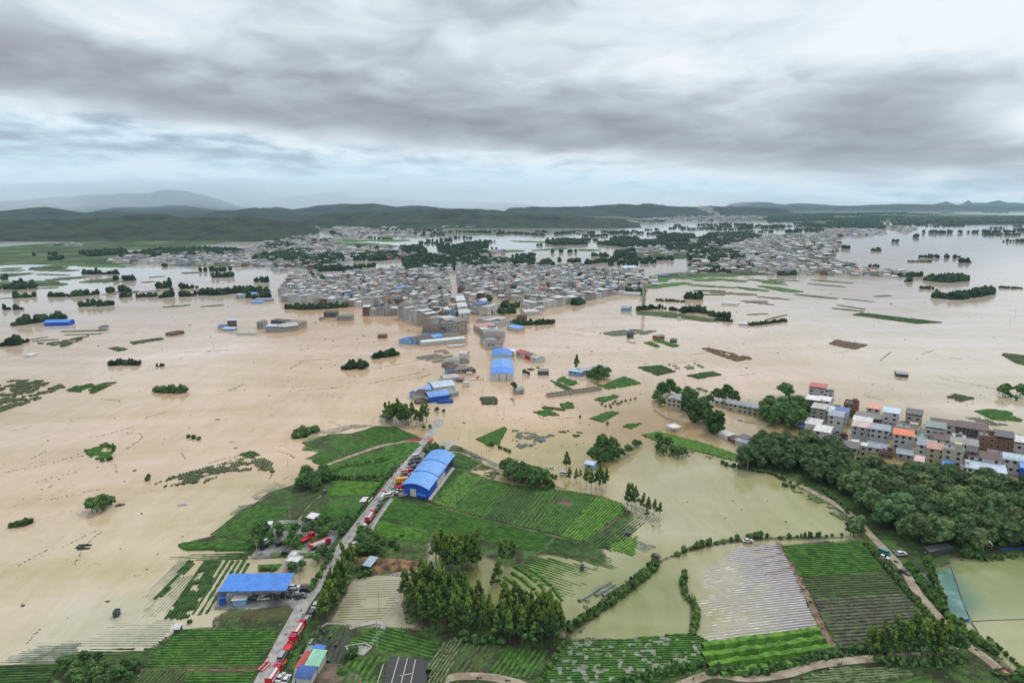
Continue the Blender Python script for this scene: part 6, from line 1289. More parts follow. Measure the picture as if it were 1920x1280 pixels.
PARK=PP([(898,592),(925,556),(975,566),(978,592),(930,608)]); st.append(PARK)
fill([(862,556),(882,586),(930,584),(985,578),(1060,566),(1120,556),(1200,546),(1215,534),(1190,514),(1100,505),(1000,503),(858,500)],-.28,9.6,11.5,1,4,'east of the street',skip=st)
fill([(1190,544),(1235,538),(1230,522),(1200,512)],-.2,13,14,1,3,'at the far right end',.6)
# villages beyond: all merged further down
for pl,dn,rt in [([(200,488),(320,476),(430,476),(480,484),(520,492),(500,500),(440,500),(300,497),(210,494)],.8,.1),([(430,478),(480,462),(560,458),(620,462),(700,464),(760,470),(790,480),(740,488),(660,490),(560,500),(480,492)],.62,.2),
  ([(500,500),(560,494),(640,492),(640,504),(560,512),(510,510)],.6,0),([(620,446),(640,436),(720,434),(810,438),(812,444),(740,446),(640,448)],.7,.1),([(618,432),(640,424),(690,426),(694,432)],.7,0),([(710,428),(745,424),(745,430)],.7,0),([(828,428),(860,420),(895,424),(892,428)],.6,0),([(925,425),(945,421),(948,425)],.7,0),
  ([(480,442),(500,430),(560,436),(600,444),(590,448),(480,450)],.6,.2),([(484,425),(520,416),(580,422),(600,430),(540,434)],.45,0),([(480,464),(500,452),(560,450),(640,448),(640,456),(560,464)],.3,0),
  ([(1290,452),(1340,444),(1440,442),(1500,440),(1560,438),(1575,452),(1562,470),(1562,484),(1500,498),(1440,506),(1360,504),(1300,494)],.66,-.2),([(1440,506),(1500,494),(1560,492),(1600,500),(1640,508),(1660,516),(1610,518),(1520,516),(1440,516)],.85,-.1),([(1600,516),(1640,508),(1690,510),(1722,518),(1690,521)],.75,-.1),
  ([(1150,474),(1190,466),(1240,464),(1290,470),(1290,478),(1240,480),(1160,480)],.55,0),([(1380,470),(1440,460),(1440,500),(1400,500),(1340,492)],.5,.1),([(1530,440),(1560,430),(1640,430),(1660,438),(1600,444)],.6,0),([(1700,437),(1660,428),(1560,420),(1600,420),(1720,428)],.3,0),
  ([(1050,426),(1100,416),(1180,414),(1200,418),(1120,426)],.5,0),([(1190,412),(1300,404),(1420,404),(1440,410),(1340,414)],.22,0),([(1340,448),(1400,444),(1400,450)],.5,0),([(85,462),(115,459),(155,457),(156,462)],.35,0),([(1040,444),(1080,436),(1110,438)],.25,0),([(875,470),(950,472),(960,480),(880,482)],.4,0),([(850,490),(900,480),(960,490),(960,500),(880,500)],.5,.3),([(1264,520),(1320,500),(1440,506),(1436,512),(1330,514)],.4,0),([(390,420),(430,433),(435,430),(400,416)],.1,0)]:
    d0=P(*pl[0])[1]; k=1 if d0<2600 else 1.35 if d0<4200 else 2.0
    fill(pl,rt,14*k,15*k,1,3,None,dn)
NEAR=sorted([q_ for q_ in HS if q_[9]],key=lambda q_:q_[1]); MASS=[q_ for q_ in HS if not q_[9]]
NI=255-len(VIL)//2
for i,(x,y,rz,w_,d,h,wl,st_,rf,row) in enumerate(NEAR):
    side=-1 if x>0 else 1
    hd='tall ' if h>10 else 'low ' if h<6 else ''
    desc=hd+WN[wl]+' house with '+RN[rf]+' roof'
    if i<66: house(x,y,rz,w_,d,h,wl,st_,rf,desc,row,TG,world_=True,nwin=22 if h>11 else 10)
    elif i<NI:
        mb=MB(); add_house(mb,0,0,0,w_,d,h,1,2,st_,side); o=mb.build('house',[DARK,W[wl],RF[rf]],None,(x,y,0),rz=rz); o['category']='house'; later(o,desc,row,TG)
    else: MASS.append((x,y,rz,w_,d,h,wl,st_,rf,row))
wk=list(W);rk=list(RF); mb=MB()
for (x,y,rz,w_,d,h,wl,st_,rf,row) in MASS: add_house(mb,x,y,rz,w_,d,h,1+wk.index(wl),1+len(wk)+rk.index(rf),st_,-1 if x>0 else 1)
tag(mb.build('distant_houses',[DARK]+[W[k] for k in wk]+[RF[k] for k in rk]),'dense mass of small far houses of the town and villages behind','houses',kind='stuff')
for _q in [(912,584,9),(920,590,8),(932,578,8),(938,586,8),(946,590,8),(955,580,7),(962,586,8),(905,577,12),(915,568,13),(950,570,7),(968,574,7),(925,598,6)]: plant('broad',_q[0],_q[1],_q[2],'round tree','in the flooded town park','trees in the flooded town park',0)
print('houses',len(NEAR),'mass',len(MASS))
# ---------------------------------------------------------------- vehicles
def paint(name,c,r=.3): return mat(name,c,r,.06,.5,0,.5)
PT={'white':paint('white_paint',(.62,.62,.62)),'red':paint('fire_red_paint',(.55,.02,.03)),'black':paint('black_paint',(.018,.018,.022)),'silver':paint('silver_paint',(.30,.31,.33)),'grey':paint('dark_grey_paint',(.08,.085,.095)),'yellow':paint('yellow_paint',(.70,.36,.02)),'teal':paint('teal_paint',(.03,.25,.28)),'blue':paint('blue_paint',(.04,.16,.55)),'tan':paint('olive_tan',(.3,.27,.2))}
TYRE=mat('tyre',(.015,.015,.015),.9,.1,1); LAMP=mat('headlight_glass',(.6,.6,.58),.15,.05,1)
def prof(mb,pts,w_,mi=0,inset=0.0,x0=0):
    """side profile (x,z) swept across the width, narrower towards the top by inset"""
    zs=[p_[1] for p_ in pts]; lo,hi=min(zs),max(zs); n=len(pts)
    def yw(z): return w_/2-inset*((z-lo)/(hi-lo) if hi>lo else 0)
    v=[(x+x0,-yw(z),z) for x,z in pts]+[(x+x0,yw(z),z) for x,z in pts]
    f=[(i,n+i,n+(i+1)%n,(i+1)%n) for i in range(n)]+[tuple(range(n)),tuple(range(2*n-1,n-1,-1))]
    mb.add(v,f,mi)
def wheel_mesh(r,w_):
    m_=MB(); m_.tube((0,-w_/2,0),(0,w_/2,0),r,r,12); return m_.mesh('wheel',[TYRE])
WH=wheel_mesh(.34,.24); WHT=wheel_mesh(.5,.34); VM={}
def car_meshes(kind):
    if kind in VM: return VM[kind]
    b=MB();g=MB()
    if kind=='sedan':
        prof(b,[(-2.3,.35),(-2.3,.75),(-2.1,.95),(-1.5,1.0),(1.2,1.0),(2.1,.86),(2.3,.7),(2.3,.35)],1.78); prof(g,[(-1.7,1.0),(-1.1,1.42),(.35,1.44),(1.15,1.0)],1.6,0,.16); top=[(-1.1,1.425),(-1.0,1.5),(.25,1.5),(.38,1.445)]; tw=1.34; wb=1.38
    elif kind=='suv':
        prof(b,[(-2.3,.4),(-2.35,.9),(-2.25,1.1),(1.2,1.1),(2.15,1.0),(2.35,.8),(2.35,.4)],1.88); prof(g,[(-2.2,1.1),(-2.0,1.66),(.4,1.68),(1.15,1.1)],1.74,0,.14); top=[(-2.02,1.665),(-1.9,1.76),(.25,1.76),(.42,1.685)]; tw=1.5; wb=1.42
    elif kind=='van':
        prof(b,[(-2.4,.4),(-2.45,1.2),(2.0,1.2),(2.4,.95),(2.45,.4)],1.85); prof(g,[(-2.42,1.2),(-2.35,1.8),(1.3,1.8),(1.95,1.2)],1.8,0,.08); top=[(-2.38,1.8),(-2.3,2.0),(1.1,2.0),(1.35,1.8)]; tw=1.68; wb=1.5
    t_=MB(); prof(t_,top,tw)
    h_=MB(); 
    VM[kind]=(b.mesh('body',[PT['white']]),g.mesh('cabin_glass',[DARK]),t_.mesh('roof',[PT['white']]),wb); return VM[kind]
HL=MB(); HL.box(0,0,0,.12,.36,.16); HLM=HL.mesh('headlight',[LAMP])
def setmat(o,m): o.material_slots[0].link='OBJECT'; o.material_slots[0].material=m
def car(px,py,rz,kind,col,lab,z=.5,sink=0,group=None,cat='car'):
    x,y=P(px,py,z); bm_,gm,tm,wb=car_meshes(kind); o=root({'sedan':'car','suv':'car','van':'van'}[kind],(x,y,z-sink),lab,cat,group,rz)
    for nm,m_ in (('body',bm_),('roof',tm)): c=link(nm,m_,o); setmat(c,PT[col])
    link('cabin_glass',gm,o)
    for sx in(-1,1):
        for sy in(-1,1): link('wheel',WH,o,(sx*wb,sy*.8,.34))
    for sy in(-1,1): link('headlight',HLM,o,(2.28,sy*.62,.68 if kind=='sedan' else .8))
    return o
def truck(px,py,rz,lab,kind='engine',z=.6,group='fire engines and rescue trucks on the road',body='red',L=8.0):
    x,y=P(px,py,z); o=root('fire_engine' if kind!='flat' else 'flatbed_truck',(x,y,z),lab,'fire engine' if kind!='flat' else 'truck',group,rz)
    h=L/2; c=MB(); prof(c,[(h-2.3,.6),(h-2.3,2.85),(h-.25,2.85),(h,1.7),(h,.6)],2.4,0,.08); c.build('cab',PT['red'],o)
    g=MB(); g.box(h-.02,0,1.75,.14,2.0,.8); g.box(h-1.2,0,1.8,1.3,2.38,.7); g.build('cab_glass',DARK,o)
    ch=MB(); ch.box(-.2,0,.55,L-.6,1.0,.3); ch.build('chassis',STEEL,o)
    if kind=='engine':
        b=MB(); b.box(-1.25,0,.85,L-2.7,2.44,1.9); b.build('body',PT[body],o)
        s=MB(); s.box(-1.25,0,1.25,L-2.9,2.50,.75); s.build('shutters',PT['white'],o)
        r=MB(); r.box(-1.25,0,2.75,L-3.0,2.0,.12); r.build('roof_deck',PT['white'] ,o)
        ld=MB()
        for sy in(-.35,.35): ld.box(-1.2,sy+.3,2.95,L-3.2,.1,.14)
        for i in range(9): ld.box(-1.2-(L-3.4)/2+(L-3.4)*i/8,.3,2.97,.08,.6,.08)
        ld.build('ladder',STEEL,o)
    elif kind=='tanker':
        b=MB(); b.tube((-h+.2,0,1.75),(h-2.5,0,1.75),1.08,1.08,14); b.build('tank',PT['white'],o)
        s=MB(); s.box(-1.2,0,2.78,L-3.2,.7,.12); s.build('walkway',PT['red'],o); s=MB(); s.box(-h+.5,0,.9,.9,2.4,1.7); s.build('pump_box',PT['red'],o)
    else:
        b=MB(); b.box(-1.25,0,.9,L-2.7,2.4,.22)
        for sy in(-1.15,1.15): b.box(-1.25,sy,1.12,L-2.7,.1,.35)
        b.build('bed',PT['red'],o)
    lb=MB(); lb.box(h-1.2,0,2.87,.35,1.5,.2); lb.build('beacon_bar',paint('beacon_blue',(.05,.12,.6)),o)
    for sx in (h-1.3,-h+2.2,-h+1.1):
        for sy in(-1,1): link('wheel',WHT,o,(sx,sy*1.02,.5))
    for sy in(-1,1): link('headlight',HLM,o,(h,sy*.85,.95))
    return o
_a=Vector(P(548,1170));_b=Vector(P(690,962)); RA=math.atan2(_b.y-_a.y,_b.x-_a.x); RB=RA+math.pi
RG='fire engines and rescue trucks on the road'; CG='cars parked along the road and yard'
truck(514,1270,RA,'red and white fire engine nearest the bottom edge of the road')
truck(561,1184,RA,'fire engine with white deck leading the red flatbed on the road')
truck(545,1211,RA,'red flatbed truck between fire engine and silver wagon','flat',L=7)
truck(694,972,RA,'long red fire engine beside the upper field path on the road',L=9)
truck(717,934,RA,'red and white fire engine just below the blue hall',body='white')
truck(657,1034,RB,'red flatbed truck by the tree row at the road junction','flat',L=5.6)
truck(600,1024,R(42),'white tanker fire engine with red cab in the parking yard','tanker',.45,L=9.5)
truck(577,1012,R(58),'red flatbed truck parked in a bay of the yard','flat',.45,L=7)
truck(763,888,R(20),'red fire engine parked crosswise beside the blue hall',L=6.5)
truck(751,915,R(20),'red truck behind the yellow lorry by the hall corner','flat',L=6)
CARS=[(526,1272,RA,'sedan','white','white sedan beside the lowest fire engine'),(537,1276,RA,'sedan','white','second white sedan right of the first at the bottom'),(530,1232,RA,'van','silver','silver wagon behind the red flatbed on the road'),
 (576,1163,RA,'suv','silver','silver pickup ahead of the fire engine on the road'),(586,1150,RA,'suv','grey','dark grey wagon right behind the tree row'),(592,1136,RA,'sedan','white','white car half under the lower tree row'),(683,990,RA,'van','white','white van below the long red fire engine'),
 (664,1022,RA,'sedan','white','white car beside trees at the road junction'),(707,956,RA,'sedan','grey','dark car following the fire engine below the hall'),(712,948,RA,'suv','grey','dark grey car right behind the fire engine below the hall'),(729,931,R(30),'van','white','white van at the corner of the hall apron'),(738,926,R(30),'suv','white','white wagon beside the hall front wall'),
 (746,921,R(25),'sedan','silver','silver car near the roller door of the hall'),(780,857,R(30),'van','white','white minibus at the upper end of the hall'),(784,862,R(15),'suv','black','first black car in the rank beside the hall'),(783,866,R(15),'sedan','grey','grey car in the rank beside the hall'),(781,870,R(15),'suv','black','second black wagon in the rank beside the hall'),
 (779,874,R(15),'sedan','silver','silver sedan in the rank beside the hall'),(776,878,R(15),'suv','grey','dark wagon in the middle of the hall rank'),(772,883,R(15),'sedan','grey','grey sedan above the red engine by the hall'),(769,870,RA,'suv','grey','grey car on the road beside the hall rank'),(765,878,RA,'sedan','silver','silver car on the road beside the hall rank'),(771,864,RA,'sedan','black','black car on the road beside the hall rank'),
 (754,894,RA,'sedan','grey','grey car on the road before the yellow lorry'),(765,896,R(15),'sedan','black','black car between red engine and yellow lorry'),(774,890,R(15),'sedan','white','white car squeezed beside the red engine'),
 (551,1103,R(5),'suv','white','white pickup parked right of the blue canopy'),(554,1109,R(4),'suv','silver','silver wagon in front of the white pickup'),(573,1102,R(2),'sedan','grey','dark car nearest the road in the canopy lot'),(573,1108,R(3),'suv','black','black wagon nearest the road in the canopy lot'),(537,1119,R(-3),'suv','black','black wagon at the right post of the canopy'),(564,1120,R(4),'suv','grey','grey wagon parked alone in front of the lot'),(559,1116,R(4),'sedan','silver','silver car partly behind the lone grey wagon'),
 (495,1123,R(8),'sedan','white','white sedan under the blue canopy'),(513,1121,R(5),'suv','grey','dark wagon under the blue canopy'),(478,1122,R(5),'sedan','grey','grey sedan deep under the blue canopy'),(538,1039,R(-4),'suv','black','black wagon by the lawn strip of the yard'),(501,1016,R(65),'suv','white','white wagon at the left edge of the yard'),(497,1026,R(65),'suv','black','black wagon behind the white one at the yard edge'),(526,1021,R(62),'suv','black','black wagon in the left bay of the yard'),
 (1690,1040,R(12),'suv','white','white wagon on the earth lay by under the wood'),(1656,1046,R(-38),'sedan','white','white sedan beside the muddy levee lane'),(1658,1038,R(-50),'van','teal','small teal van on the muddy levee lane'),(1402,1015,R(4),'sedan','white','white car caught in the sapling line'),(1695,1074,R(-60),'sedan','grey','dark car on the lane beside the garden trees'),(1058,890,R(-20),'van','white','white van drowned beside the narrow eucalyptus')]
for px,py,rz,k,c,lb in CARS: car(px,py,rz,k,c,lb,.62 if 'road' in lb or 'hall' in lb or 'engine' in lb else .45,0,CG,'van' if k=='van' else 'car')
car(225,947,R(35),'sedan','black','black car drowned to its windows in the left flood',0,.65,None)
car(1035,878,R(-30),'sedan','white','white car drowned beside the wood of the large field',0,.4,None)
car(1613,784,R(8),'suv','white','white pickup drowned in the school basin',0,.5,None) if 0 else car(1389,788,R(-5),'suv','white','white pickup drowned in the school basin',0,.5,None)
def lorry():
    x,y=P(757,905,.62); o=root('lorry',(x,y,.62),'bright yellow box lorry parked beside the hall','lorry',None,R(12)); b=MB(); b.box(-1,0,.9,6.4,2.4,2.3); b.build('box_body',PT['yellow'],o); c=MB(); prof(c,[(2.3,.6),(2.3,2.5),(3.9,2.4),(4.2,1.6),(4.2,.6)],2.3); c.build('cab',PT['yellow'],o); g=MB(); g.box(4.05,0,1.6,.3,1.9,.7); g.build('cab_glass',DARK,o)
    for sx in(3,-1.5,-2.7):
        for sy in(-1,1): link('wheel',WHT,o,(sx,sy,.5))
lorry()
bld((617,1019),(621,1019),1.4,2.2,'lblue','flat','white','narrow blue white booth right of the tanker in the yard','booth','booth',0,z=.4)
def boat(px,py,rz,col,lab,z=.0,L=4.4,cat='boat',group=None,cover=None):
    x,y=P(px,py,z); o=root('boat',(x,y,z),lab,cat,group,rz); t=MB(); pts=[(-L/2,.75),(-L/4,.8),(L/5,.75),(L*.4,.45),(L/2,0)]
    for s_ in(1,-1):
        for (a,b),(c,d) in zip(pts,pts[1:]): t.tube((a,b*s_,.35),(c,d*s_,.35+(.12 if c>L*.3 else 0)),.27,.27,8)
    t.build('tube_hull',PT[col],o); f=MB(); f.box(-L*.1,0,.12,L*.75,1.2,.1); f.box(-L/2+.1,0,.1,.12,1.3,.5); f.build('floor',PT[cover or 'grey'],o)
    s=MB(); s.box(-L*.15,0,.35,.3,1.25,.12); s.build('bench',PT['grey'],o); return o
BG='red inflatable rescue boats'
for a in [(496,1250,R(70),'red','red inflatable boat lying on the verge by the road',.5),(526,1246,R(55),'red','red inflatable boat behind the lowest fire engine',.65),(772,825,R(5),'red','long red boat at the track end by the flood',.3),(778,826,R(10),'red','second red boat beside the long one at the track end',.3),(792,824,R(15),'red','red boat waiting at the drowned road end',.1),(798,824,R(0),'red','red boat with white floor at the road end',.1),(806,827,R(60),'red','red boat pulled up right of the road end',.2),(809,825,R(80),'red','rightmost red boat at the road end',.2),
  (896,707,R(80),'red','red boat among people in the flooded road by the sheds',0),(886,712,R(30),'white','white boat in the flooded road by the sheds',0),(900,711,R(0),'white','second white boat right of the red one in the flood',0),(1017,826,R(-20),'blue','blue boat drifting in the open current',0),(343,946,R(20),'white','small white boat drifting on the left flood',0),(756,929,R(20),'silver','grey dinghy at the hall corner',.6)]:
    boat(*a,group=BG if a[3]=='red' else None,L=4.6 if P(a[0],a[1])[1]<420 else 6.0)
# people
SK=mat('skin',(.42,.26,.18),.6,.1,1)
CL={'orange':mat('orange_vest',(.75,.20,.03),.8,.1,2),'dark':mat('dark_clothes',(.03,.035,.05),.9,.2,2),'blue':mat('blue_clothes',(.05,.09,.25),.9,.2,2),'white':mat('white_shirt',(.6,.6,.6),.9,.1,2),'red':mat('red_jacket',(.5,.04,.04),.8,.1,2)}
def person_mesh(seed,walk):
    V=[];Rr=[];E_=[]
    def v(p_,r,par=None): V.append(p_); Rr.append(r); (E_.append((par,len(V)-1)) if par is not None else 0); return len(V)-1
    pel=v((0,0,.95),.15); ch=v((0,0,1.28),.17,pel); nk=v((0,0,1.48),.07,ch); v((.02,0,1.56),.085,nk); v((.02,0,1.68),.10,len(V)-1)
    for s_ in(-1,1):
        sh=v((0,s_*.19,1.40),.075,ch); el=v((.06*walk*s_,s_*.27,1.12),.05,sh); wr=v((.22*walk*s_+.05,s_*.27,.88),.035,el); v((.27*walk*s_+.07,s_*.26,.80),.04,wr)
        hp=v((0,s_*.10,.88),.10,pel); kn=v((-.16*walk*s_,s_*.11,.50),.07,hp); an=v((-.30*walk*s_,s_*.11,.09),.045,kn); v((-.30*walk*s_+.17,s_*.12,.04),.04,an)
    me=bpy.data.meshes.new('person'); me.from_pydata(V,E_,[]); me.update(); ob=bpy.data.objects.new('tmp',me); COL.objects.link(ob)
    ob.modifiers.new('s','SKIN'); sv=me.skin_vertices[0].data
    for i,r in enumerate(Rr): sv[i].radius=(r,r)
    sv[0].use_root=True; sb=ob.modifiers.new('u','SUBSURF'); sb.levels=1; sb.render_levels=1
    dg=bpy.context.evaluated_depsgraph_get(); out=bpy.data.meshes.new_from_object(ob.evaluated_get(dg)); bpy.data.objects.remove(ob); out.name='person'
    out.materials.clear()
    for m_ in (CL['dark'],CL['orange'],SK,CL['dark']): out.materials.append(m_)
    for p_ in out.polygons:
        z=p_.center.z; y=abs(p_.center.y); p_.material_index=3 if z>1.68 else 2 if z>1.47 or (z<.90 and y>.2 and z>.7) else 1 if z>.93 else 0
    return out
try: PM=[person_mesh(1,.9),person_mesh(2,.15)]
except Exception as ex: print('person',ex); PM=None
def person(px,py,cl,place,z=.62,rz=None,sink=0):
    x,y=P(px,py,z); o=link('person',PM[rnd.randint(0,1)],None,(x,y,z-sink),rz if rz is not None else rnd.uniform(0,6.28)); o['category']='person'
    for i,k in ((1,cl),(0,'dark')): o.material_slots[i].link='OBJECT'; o.material_slots[i].material=CL[k]
    for i in (2,3): o.material_slots[i].link='OBJECT'; o.material_slots[i].material=SK if i==2 else CL['dark']
    later(o,'person in '+{'orange':'an orange vest','dark':'dark clothes','blue':'blue clothes','white':'a white shirt','red':'a red jacket'}[cl],place,'people on the roads'); return o
if PM:
    for px,py,cl in [(733,912,'dark'),(736,908,'orange'),(738,904,'orange'),(741,900,'dark'),(734,918,'dark'),(730,915,'blue'),(742,906,'red'),(728,920,'dark'),(739,912,'orange'),(745,897,'dark'),(743,909,'white'),(747,903,'blue')]: person(px,py,cl,'in the crowd beside the hall')
    for px,py,cl in [(803,824,'blue'),(805,822,'dark'),(808,821,'blue'),(802,821,'dark'),(810,823,'orange'),(797,826,'red'),(788,827,'orange'),(783,827,'orange'),(794,838,'white'),(793,841,'dark'),(797,836,'orange'),(800,829,'dark')]: person(px,py,cl,'at the drowned road end',.62 if px<801 else .3)
    for px,py,cl in [(568,1156,'dark'),(550,1186,'dark'),(530,1225,'white'),(621,1066,'orange'),(622,1064,'white'),(628,1066,'dark'),(599,1118,'dark'),(600,1123,'blue'),(655,1027,'dark'),(545,1208,'white'),(670,985,'dark'),(674,984,'dark'),(630,1051,'dark')]: person(px,py,cl,'walking on the lined road')
    for px,py,cl in [(1300,1276,'blue'),(1316,1268,'white'),(1366,1268,'red'),(1413,1273,'white')]: person(px,py,cl,'on the sandy track',.5)
    for px,py,cl in [(1506,1106,'white'),(1510,1105,'orange'),(1674,1036,'white'),(1677,1038,'white'),(1734,1040,'white')]: person(px,py,cl,'by the right hand fields',.5)
    for px,py,cl in [(892,711,'dark'),(895,712,'blue'),(890,709,'dark'),(899,706,'orange')]: person(px,py,cl,'wading by the boats near the sheds',0,sink=.7)
def moped(px,py,rz,lab):
    x,y=P(px,py,.5); o=root('moped',(x,y,.5),lab,'moped',None,rz); b=MB(); prof(b,[(-.75,.55),(-.7,.85),(0,.8),(.1,.5),(.55,.55),(.62,1.05),(.7,1.05),(.68,.35),(-.3,.3)],.26); b.box(.62,0,1.03,.06,.62,.06); b.build('frame',PT['grey'] ,o)
    for sx in(-.62,.66): w_=MB(); w_.tube((0,-.05,0),(0,.05,0),.28,.28,12); w_.build('wheel',TYRE,o,(sx,0,.28))
moped(898,1272,R(10),'moped with rider on the pale track at the bottom'); moped(952,1277,R(0),'parked moped on the pale track at the bottom'); moped(1574,1246,R(15),'moped on the sandy track before the grove'); moped(1680,1054,R(-50),'moped on the muddy lane below the white wagon')
# ---------------------------------------------------------------- poles
POLE=mat('concrete_pole',(.40,.39,.36),.8,.1,1)
_pm=MB(); _pm.tube((0,0,-1),(0,0,10),.17,.10,8,0); POLEM=_pm.mesh('pole',[POLE]); _pa=MB(); _pa.box(0,0,9.3,1.8,.1,.1); _pa.box(0,0,8.5,1.4,.1,.1); ARM=_pa.mesh('crossarm',[POLE]); _pi=MB()
for x in(-.8,0,.8): _pi.tube((x,0,9.4),(x,0,9.65),.05,.05,6)
INS=_pi.mesh('insulator',[PT['white']])
PG='concrete power poles'
for px,py,h,lb in [(854,954,9.5,'in the large field below the blue hall'),(708,1217,11,'in the pepper field by the small basin'),(800,1050,8,'beside the earth heap and the grove'),(772,1000,6,'in the dark band of rows'),(544,972,7,'behind the parking yard'),(646,853,5,'in the oblique field'),(735,828,6,'in the rows above the farm track'),(804,934,5,'at the corner of the blue hall'),(818,944,5,'before the dark strip by the hall'),
  (665,902,5,'beside the weedy field hedge'),(738,886,5,'on the road verge by the hall'),(482,1040,6,'left of the black wagon in the yard'),(562,1090,7,'in the flooded lower yard'),(1760,890,9,'in the wood behind the village'),(711,1143,8,'standing in the pale square plot'),(1401,884,7,'at the forest shore by the pond')]:
    x,y=P(px,py,.3); o=root('power_pole',(x,y,.2),None,'power pole',PG,rnd.uniform(-.5,.5)); o.scale=(h/10 if h>8 else .8,)*2+(h/10,); link('pole',POLEM,o); link('crossarm',ARM,o); link('insulator',INS,o); o['label']='concrete pole '+lb
for px,py,h in [(881,826,9),(912,825,7),(894,868,8),(903,866,8),(931,770,7),(945,780,7),(925,758,7),(868,738,8),(905,735,6),(1061,706,9),(1054,706,8),(1206,713,6),(979,716,7),(986,716,7),(901,720,7),(906,712,7),(816,790,5),(883,705,6),(564,655,6),(669,656,6),(720,655,6),(400,652,6),(404,622,6),(304,658,5),(356,610,5),(120,670,6),(270,604,4),(1112,612,8),(1119,612,8),(1040,626,6),(1041,656,6),(1046,655,6),(1092,632,6),(1130,562,6),(785,700,5),(1440,626,6),(1832,578,8),(1903,590,9),(1894,606,9),(1757,575,8),(1628,570,7),(1604,640,6),(1561,820,6),(700,795,6),(540,875,5),(1372,790,8),(1376,784,7),(1580,670,6)]:
    x,y=P(px,py,0); o=link('power_pole',POLEM,None,(x,y,-.5),0,(.85,.85,h/10)); o['category']='power pole'; later(o,'thin concrete pole','standing in open flood water',"poles standing in the flood")
# wires between the poles of the left flood
def wire(lab,pts,h=6):
    mb=MB()
    for a,b in zip(pts,pts[1:]):
        A=Vector((*P(*a),h));B=Vector((*P(*b),h)); pv=A
        for i in range(1,9):
            t=i/8; q_=A.lerp(B,t)-Vector((0,0,1.2*4*t*(1-t))); mb.tube(pv,q_,.035,.035,3,0,False); pv=q_
    tag(mb.build('power_line',STEEL),lab,'power line')
wire('sagging power line crossing the left flood to the town',[(480,650),(564,655),(669,656),(720,655),(800,665)],5.4)
wire('power line over the large field right of the hall',[(708,1217),(800,1050),(854,954),(894,868),(912,825)],8)
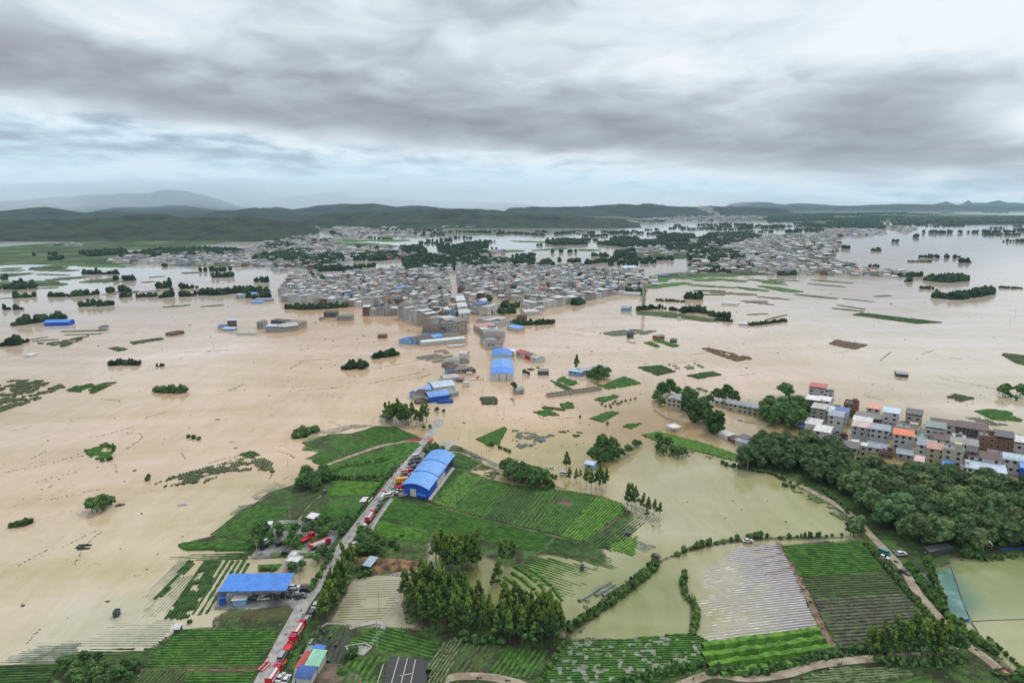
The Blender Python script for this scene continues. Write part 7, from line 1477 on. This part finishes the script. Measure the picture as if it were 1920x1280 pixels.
# ---------------------------------------------------------------- floating debris and half drowned remains
def debris():
    mb=MB(); rr=random.Random(77)
    def clump(x,y,r,h,mi): blobm(mb,(x,y,0),(r*rr.uniform(.7,1.4),r*rr.uniform(.5,1),h),rr,.5,ICO0,mi)
    for x1,y1,x2,y2,n in [(0,600,900,900,110),(0,900,420,1160,36),(960,590,1920,760,120),(1000,640,1250,800,70),(500,600,900,800,60),(820,720,1100,860,50),(0,500,440,640,90),(1240,500,1900,600,110),(1500,720,1900,800,50),(1180,930,1500,1000,14),(540,580,760,660,30)]:
        for _ in range(n):
            px,py=rr.uniform(x1,x2),rr.uniform(y1,y2); x,y=P(px,py); k=(y/600)**.5; clump(x,y,rr.uniform(.25,1.0)*k*(2.0 if rr.random()<.12 else .8),rr.uniform(.15,.6)*k,0 if rr.random()<.75 else 1)
    for pts in [[(8,885),(50,878),(110,865),(150,850)],[(115,862),(158,854)],[(60,905),(90,898),(118,890),(144,884)],[(72,918),(92,914),(104,904),(88,902)],[(86,938),(120,930),(155,923),(196,916)],[(165,820),(205,813),(250,800)],[(228,812),(260,812),(268,818),(258,828),(236,842)],[(28,1065),(60,1045),(90,1030)],[(138,1060),(152,1036)],[(160,1022),(190,996)],[(112,1028),(180,994)],[(270,784),(300,775),(312,772)],[(425,733),(445,726),(458,718)],[(430,732),(462,731)],[(190,748),(222,750),(226,754)],
       [(545,690),(558,684),(570,676),(600,674),(620,675)],[(550,676),(565,676)],[(705,690),(740,684),(770,678),(800,672)],[(746,714),(790,708),(808,700)],[(690,720),(740,708),(792,698)],[(560,732),(600,730),(640,726)],[(1230,684),(1270,680),(1308,676)],[(1760,708),(1800,716),(1860,728),(1880,730)],[(1560,662),(1592,658)],[(1778,670),(1808,674)],[(1728,664),(1752,656)],[(390,868),(420,860),(450,852)],[(418,870),(440,858),(460,846)],[(1035,786),(1060,784),(1075,782)],[(1010,782),(1030,788)],
       [(58,860),(85,846)],[(348,860),(340,850)],[(520,845),(545,852),(550,858)],[(541,850),(552,858)],[(50,1205),(75,1178)],[(505,900),(512,880),(500,862)],[(1080,658),(1110,654)],[(1300,664),(1330,660)],[(1650,676),(1670,660)],[(960,745),(965,760)],[(1380,704),(1420,700)],[(0,764),(40,748)],[(15,808),(60,800)],[(270,694),(350,686)],[(340,660),(430,656)],[(1620,740),(1662,752)],[(620,790),(640,800)],[(1080,618),(1120,622)],[(1040,622),(1090,628)]]:
        V=[Vector(P(*p_)) for p_ in pts]
        for a,b in zip(V,V[1:]):
            n=max(2,int((b-a).length/1.1))
            for i in range(n):
                if rr.random()<.22: continue
                p_=a.lerp(b,(i+rr.random())/n); k=(p_.y/400)**.5; clump(p_.x+rr.uniform(-.3,.3),p_.y+rr.uniform(-.3,.3),.55*k,.13*k,0)
    for _ in range(120):
        px,py=rr.choice([(rr.uniform(0,620),rr.uniform(660,1150)),(rr.uniform(1000,1900),rr.uniform(600,760)),(rr.uniform(450,900),rr.uniform(620,800))]); x,y=P(px,py)
        if px>400 and py>880: continue
        L_=rr.uniform(3,26); an=math.radians(rr.uniform(12,48)) if px<950 else math.radians(rr.uniform(-30,10)); cv=rr.uniform(-.03,.03); k=(y/400)**.5; s_=0
        while s_<L_:
            s_+=rr.uniform(.5,1.6)*k; an+=cv
            x+=math.cos(an)*1.0*k; y+=math.sin(an)*1.0*k
            if rr.random()<.6: clump(x,y,.30*k,.08*k,0)
    for x,y,r in [(160,1022,1.6),(150,1028,1.4),(163,1028,1.2),(145,1026,1.0)]: 
        X,Y=P(x,y); clump(X,Y,r*1.4,.7,0)
    tag(mb.build('floating_debris',[mat('wet_debris',(.035,.030,.022),.8,.5,.4,world_=True,col2=(.07,.075,.035)),mat('pale_rubbish',(.35,.34,.32),.7,.3,1,world_=True)]),'scattered driftwood, weeds and rubbish floating on the flood','debris',kind='stuff')
debris()
# tufts and litter roughening the dry land
def tufts():
    mb=MB(); rr=random.Random(5); W_=[PP(p_) for p_ in LAND]; k=0
    fx=[PP(p_) for p_ in ([(735,893),(1215,975),(1030,1040),(690,1000)],[(590,895),(770,828),(740,880)],)]
    while k<5200:
        px,py=rr.uniform(240,1920),rr.uniform(815,1290); x,y=P(px,py)
        if not any(inside(w_,x,y) for w_ in W_): k+=.05; continue
        if vn(x,y,14,8)<.42: k+=.2; continue
        if inside(fx[0],x,y): continue
        k+=1; h=rr.uniform(.25,.8)*(1.4 if rr.random()<.1 else .8); blobm(mb,(x,y,.3),(h*.8,h*.8,h*.6),rr,.5,ICO0,0 if rr.random()<.7 else 1)
    tag(mb.build('undergrowth',[LEAF['bush'],LEAF['bamboo']]),'low weeds and shrubs covering the banks and verges','undergrowth',kind='stuff')
tufts()
# ---------------------------------------------------------------- smoke and mist
def vol(name,lab,spheres,dens,col,cat,ani=.2):
    mb=MB(); I=ico(3)
    for c,r in spheres: mb.add([(c[0]+p_.x*r[0],c[1]+p_.y*r[1],c[2]+p_.z*r[2]) for p_ in I[0]],I[1])
    m=bpy.data.materials.new(name); m.use_nodes=True; t=NT(m.node_tree); t.n.clear(); o=t.n.new('ShaderNodeOutputMaterial'); p_=t.n.new('ShaderNodeVolumePrincipled'); p_.inputs['Color'].default_value=(*col,1); p_.inputs['Density'].default_value=dens; p_.inputs['Anisotropy'].default_value=ani
    t.l.new(p_.outputs[0],o.inputs['Volume']); return tag(mb.build(name,m),lab,cat,kind='stuff')
X,Y=P(1362,414); sm=[]
for i in range(9):
    f=i/8; sm.append(((X-f*230+rnd.uniform(-12,12),Y+rnd.uniform(-20,20),12+f*115),(9+f*38,9+f*38,9+f*22)))
vol('smoke','pale smoke plume drifting up from the far flooded villages',sm,.006,(.92,.95,.98),'smoke')
for _k,(_nm,_c,_rr) in enumerate([('low',(-5200,10200,120),(5000,3900,210)),('middle',(-4200,10900,140),(5600,3900,280)),('upper',(-3000,11600,150),(7000,4000,350)),('eastern',(1500,13500,120),(5200,3600,230))]):
    vol('mist',_nm+' layer of rain mist veiling the far mountains',[(_c,_rr)],1.5e-4,(.80,.93,1.0),'mist')
settle()
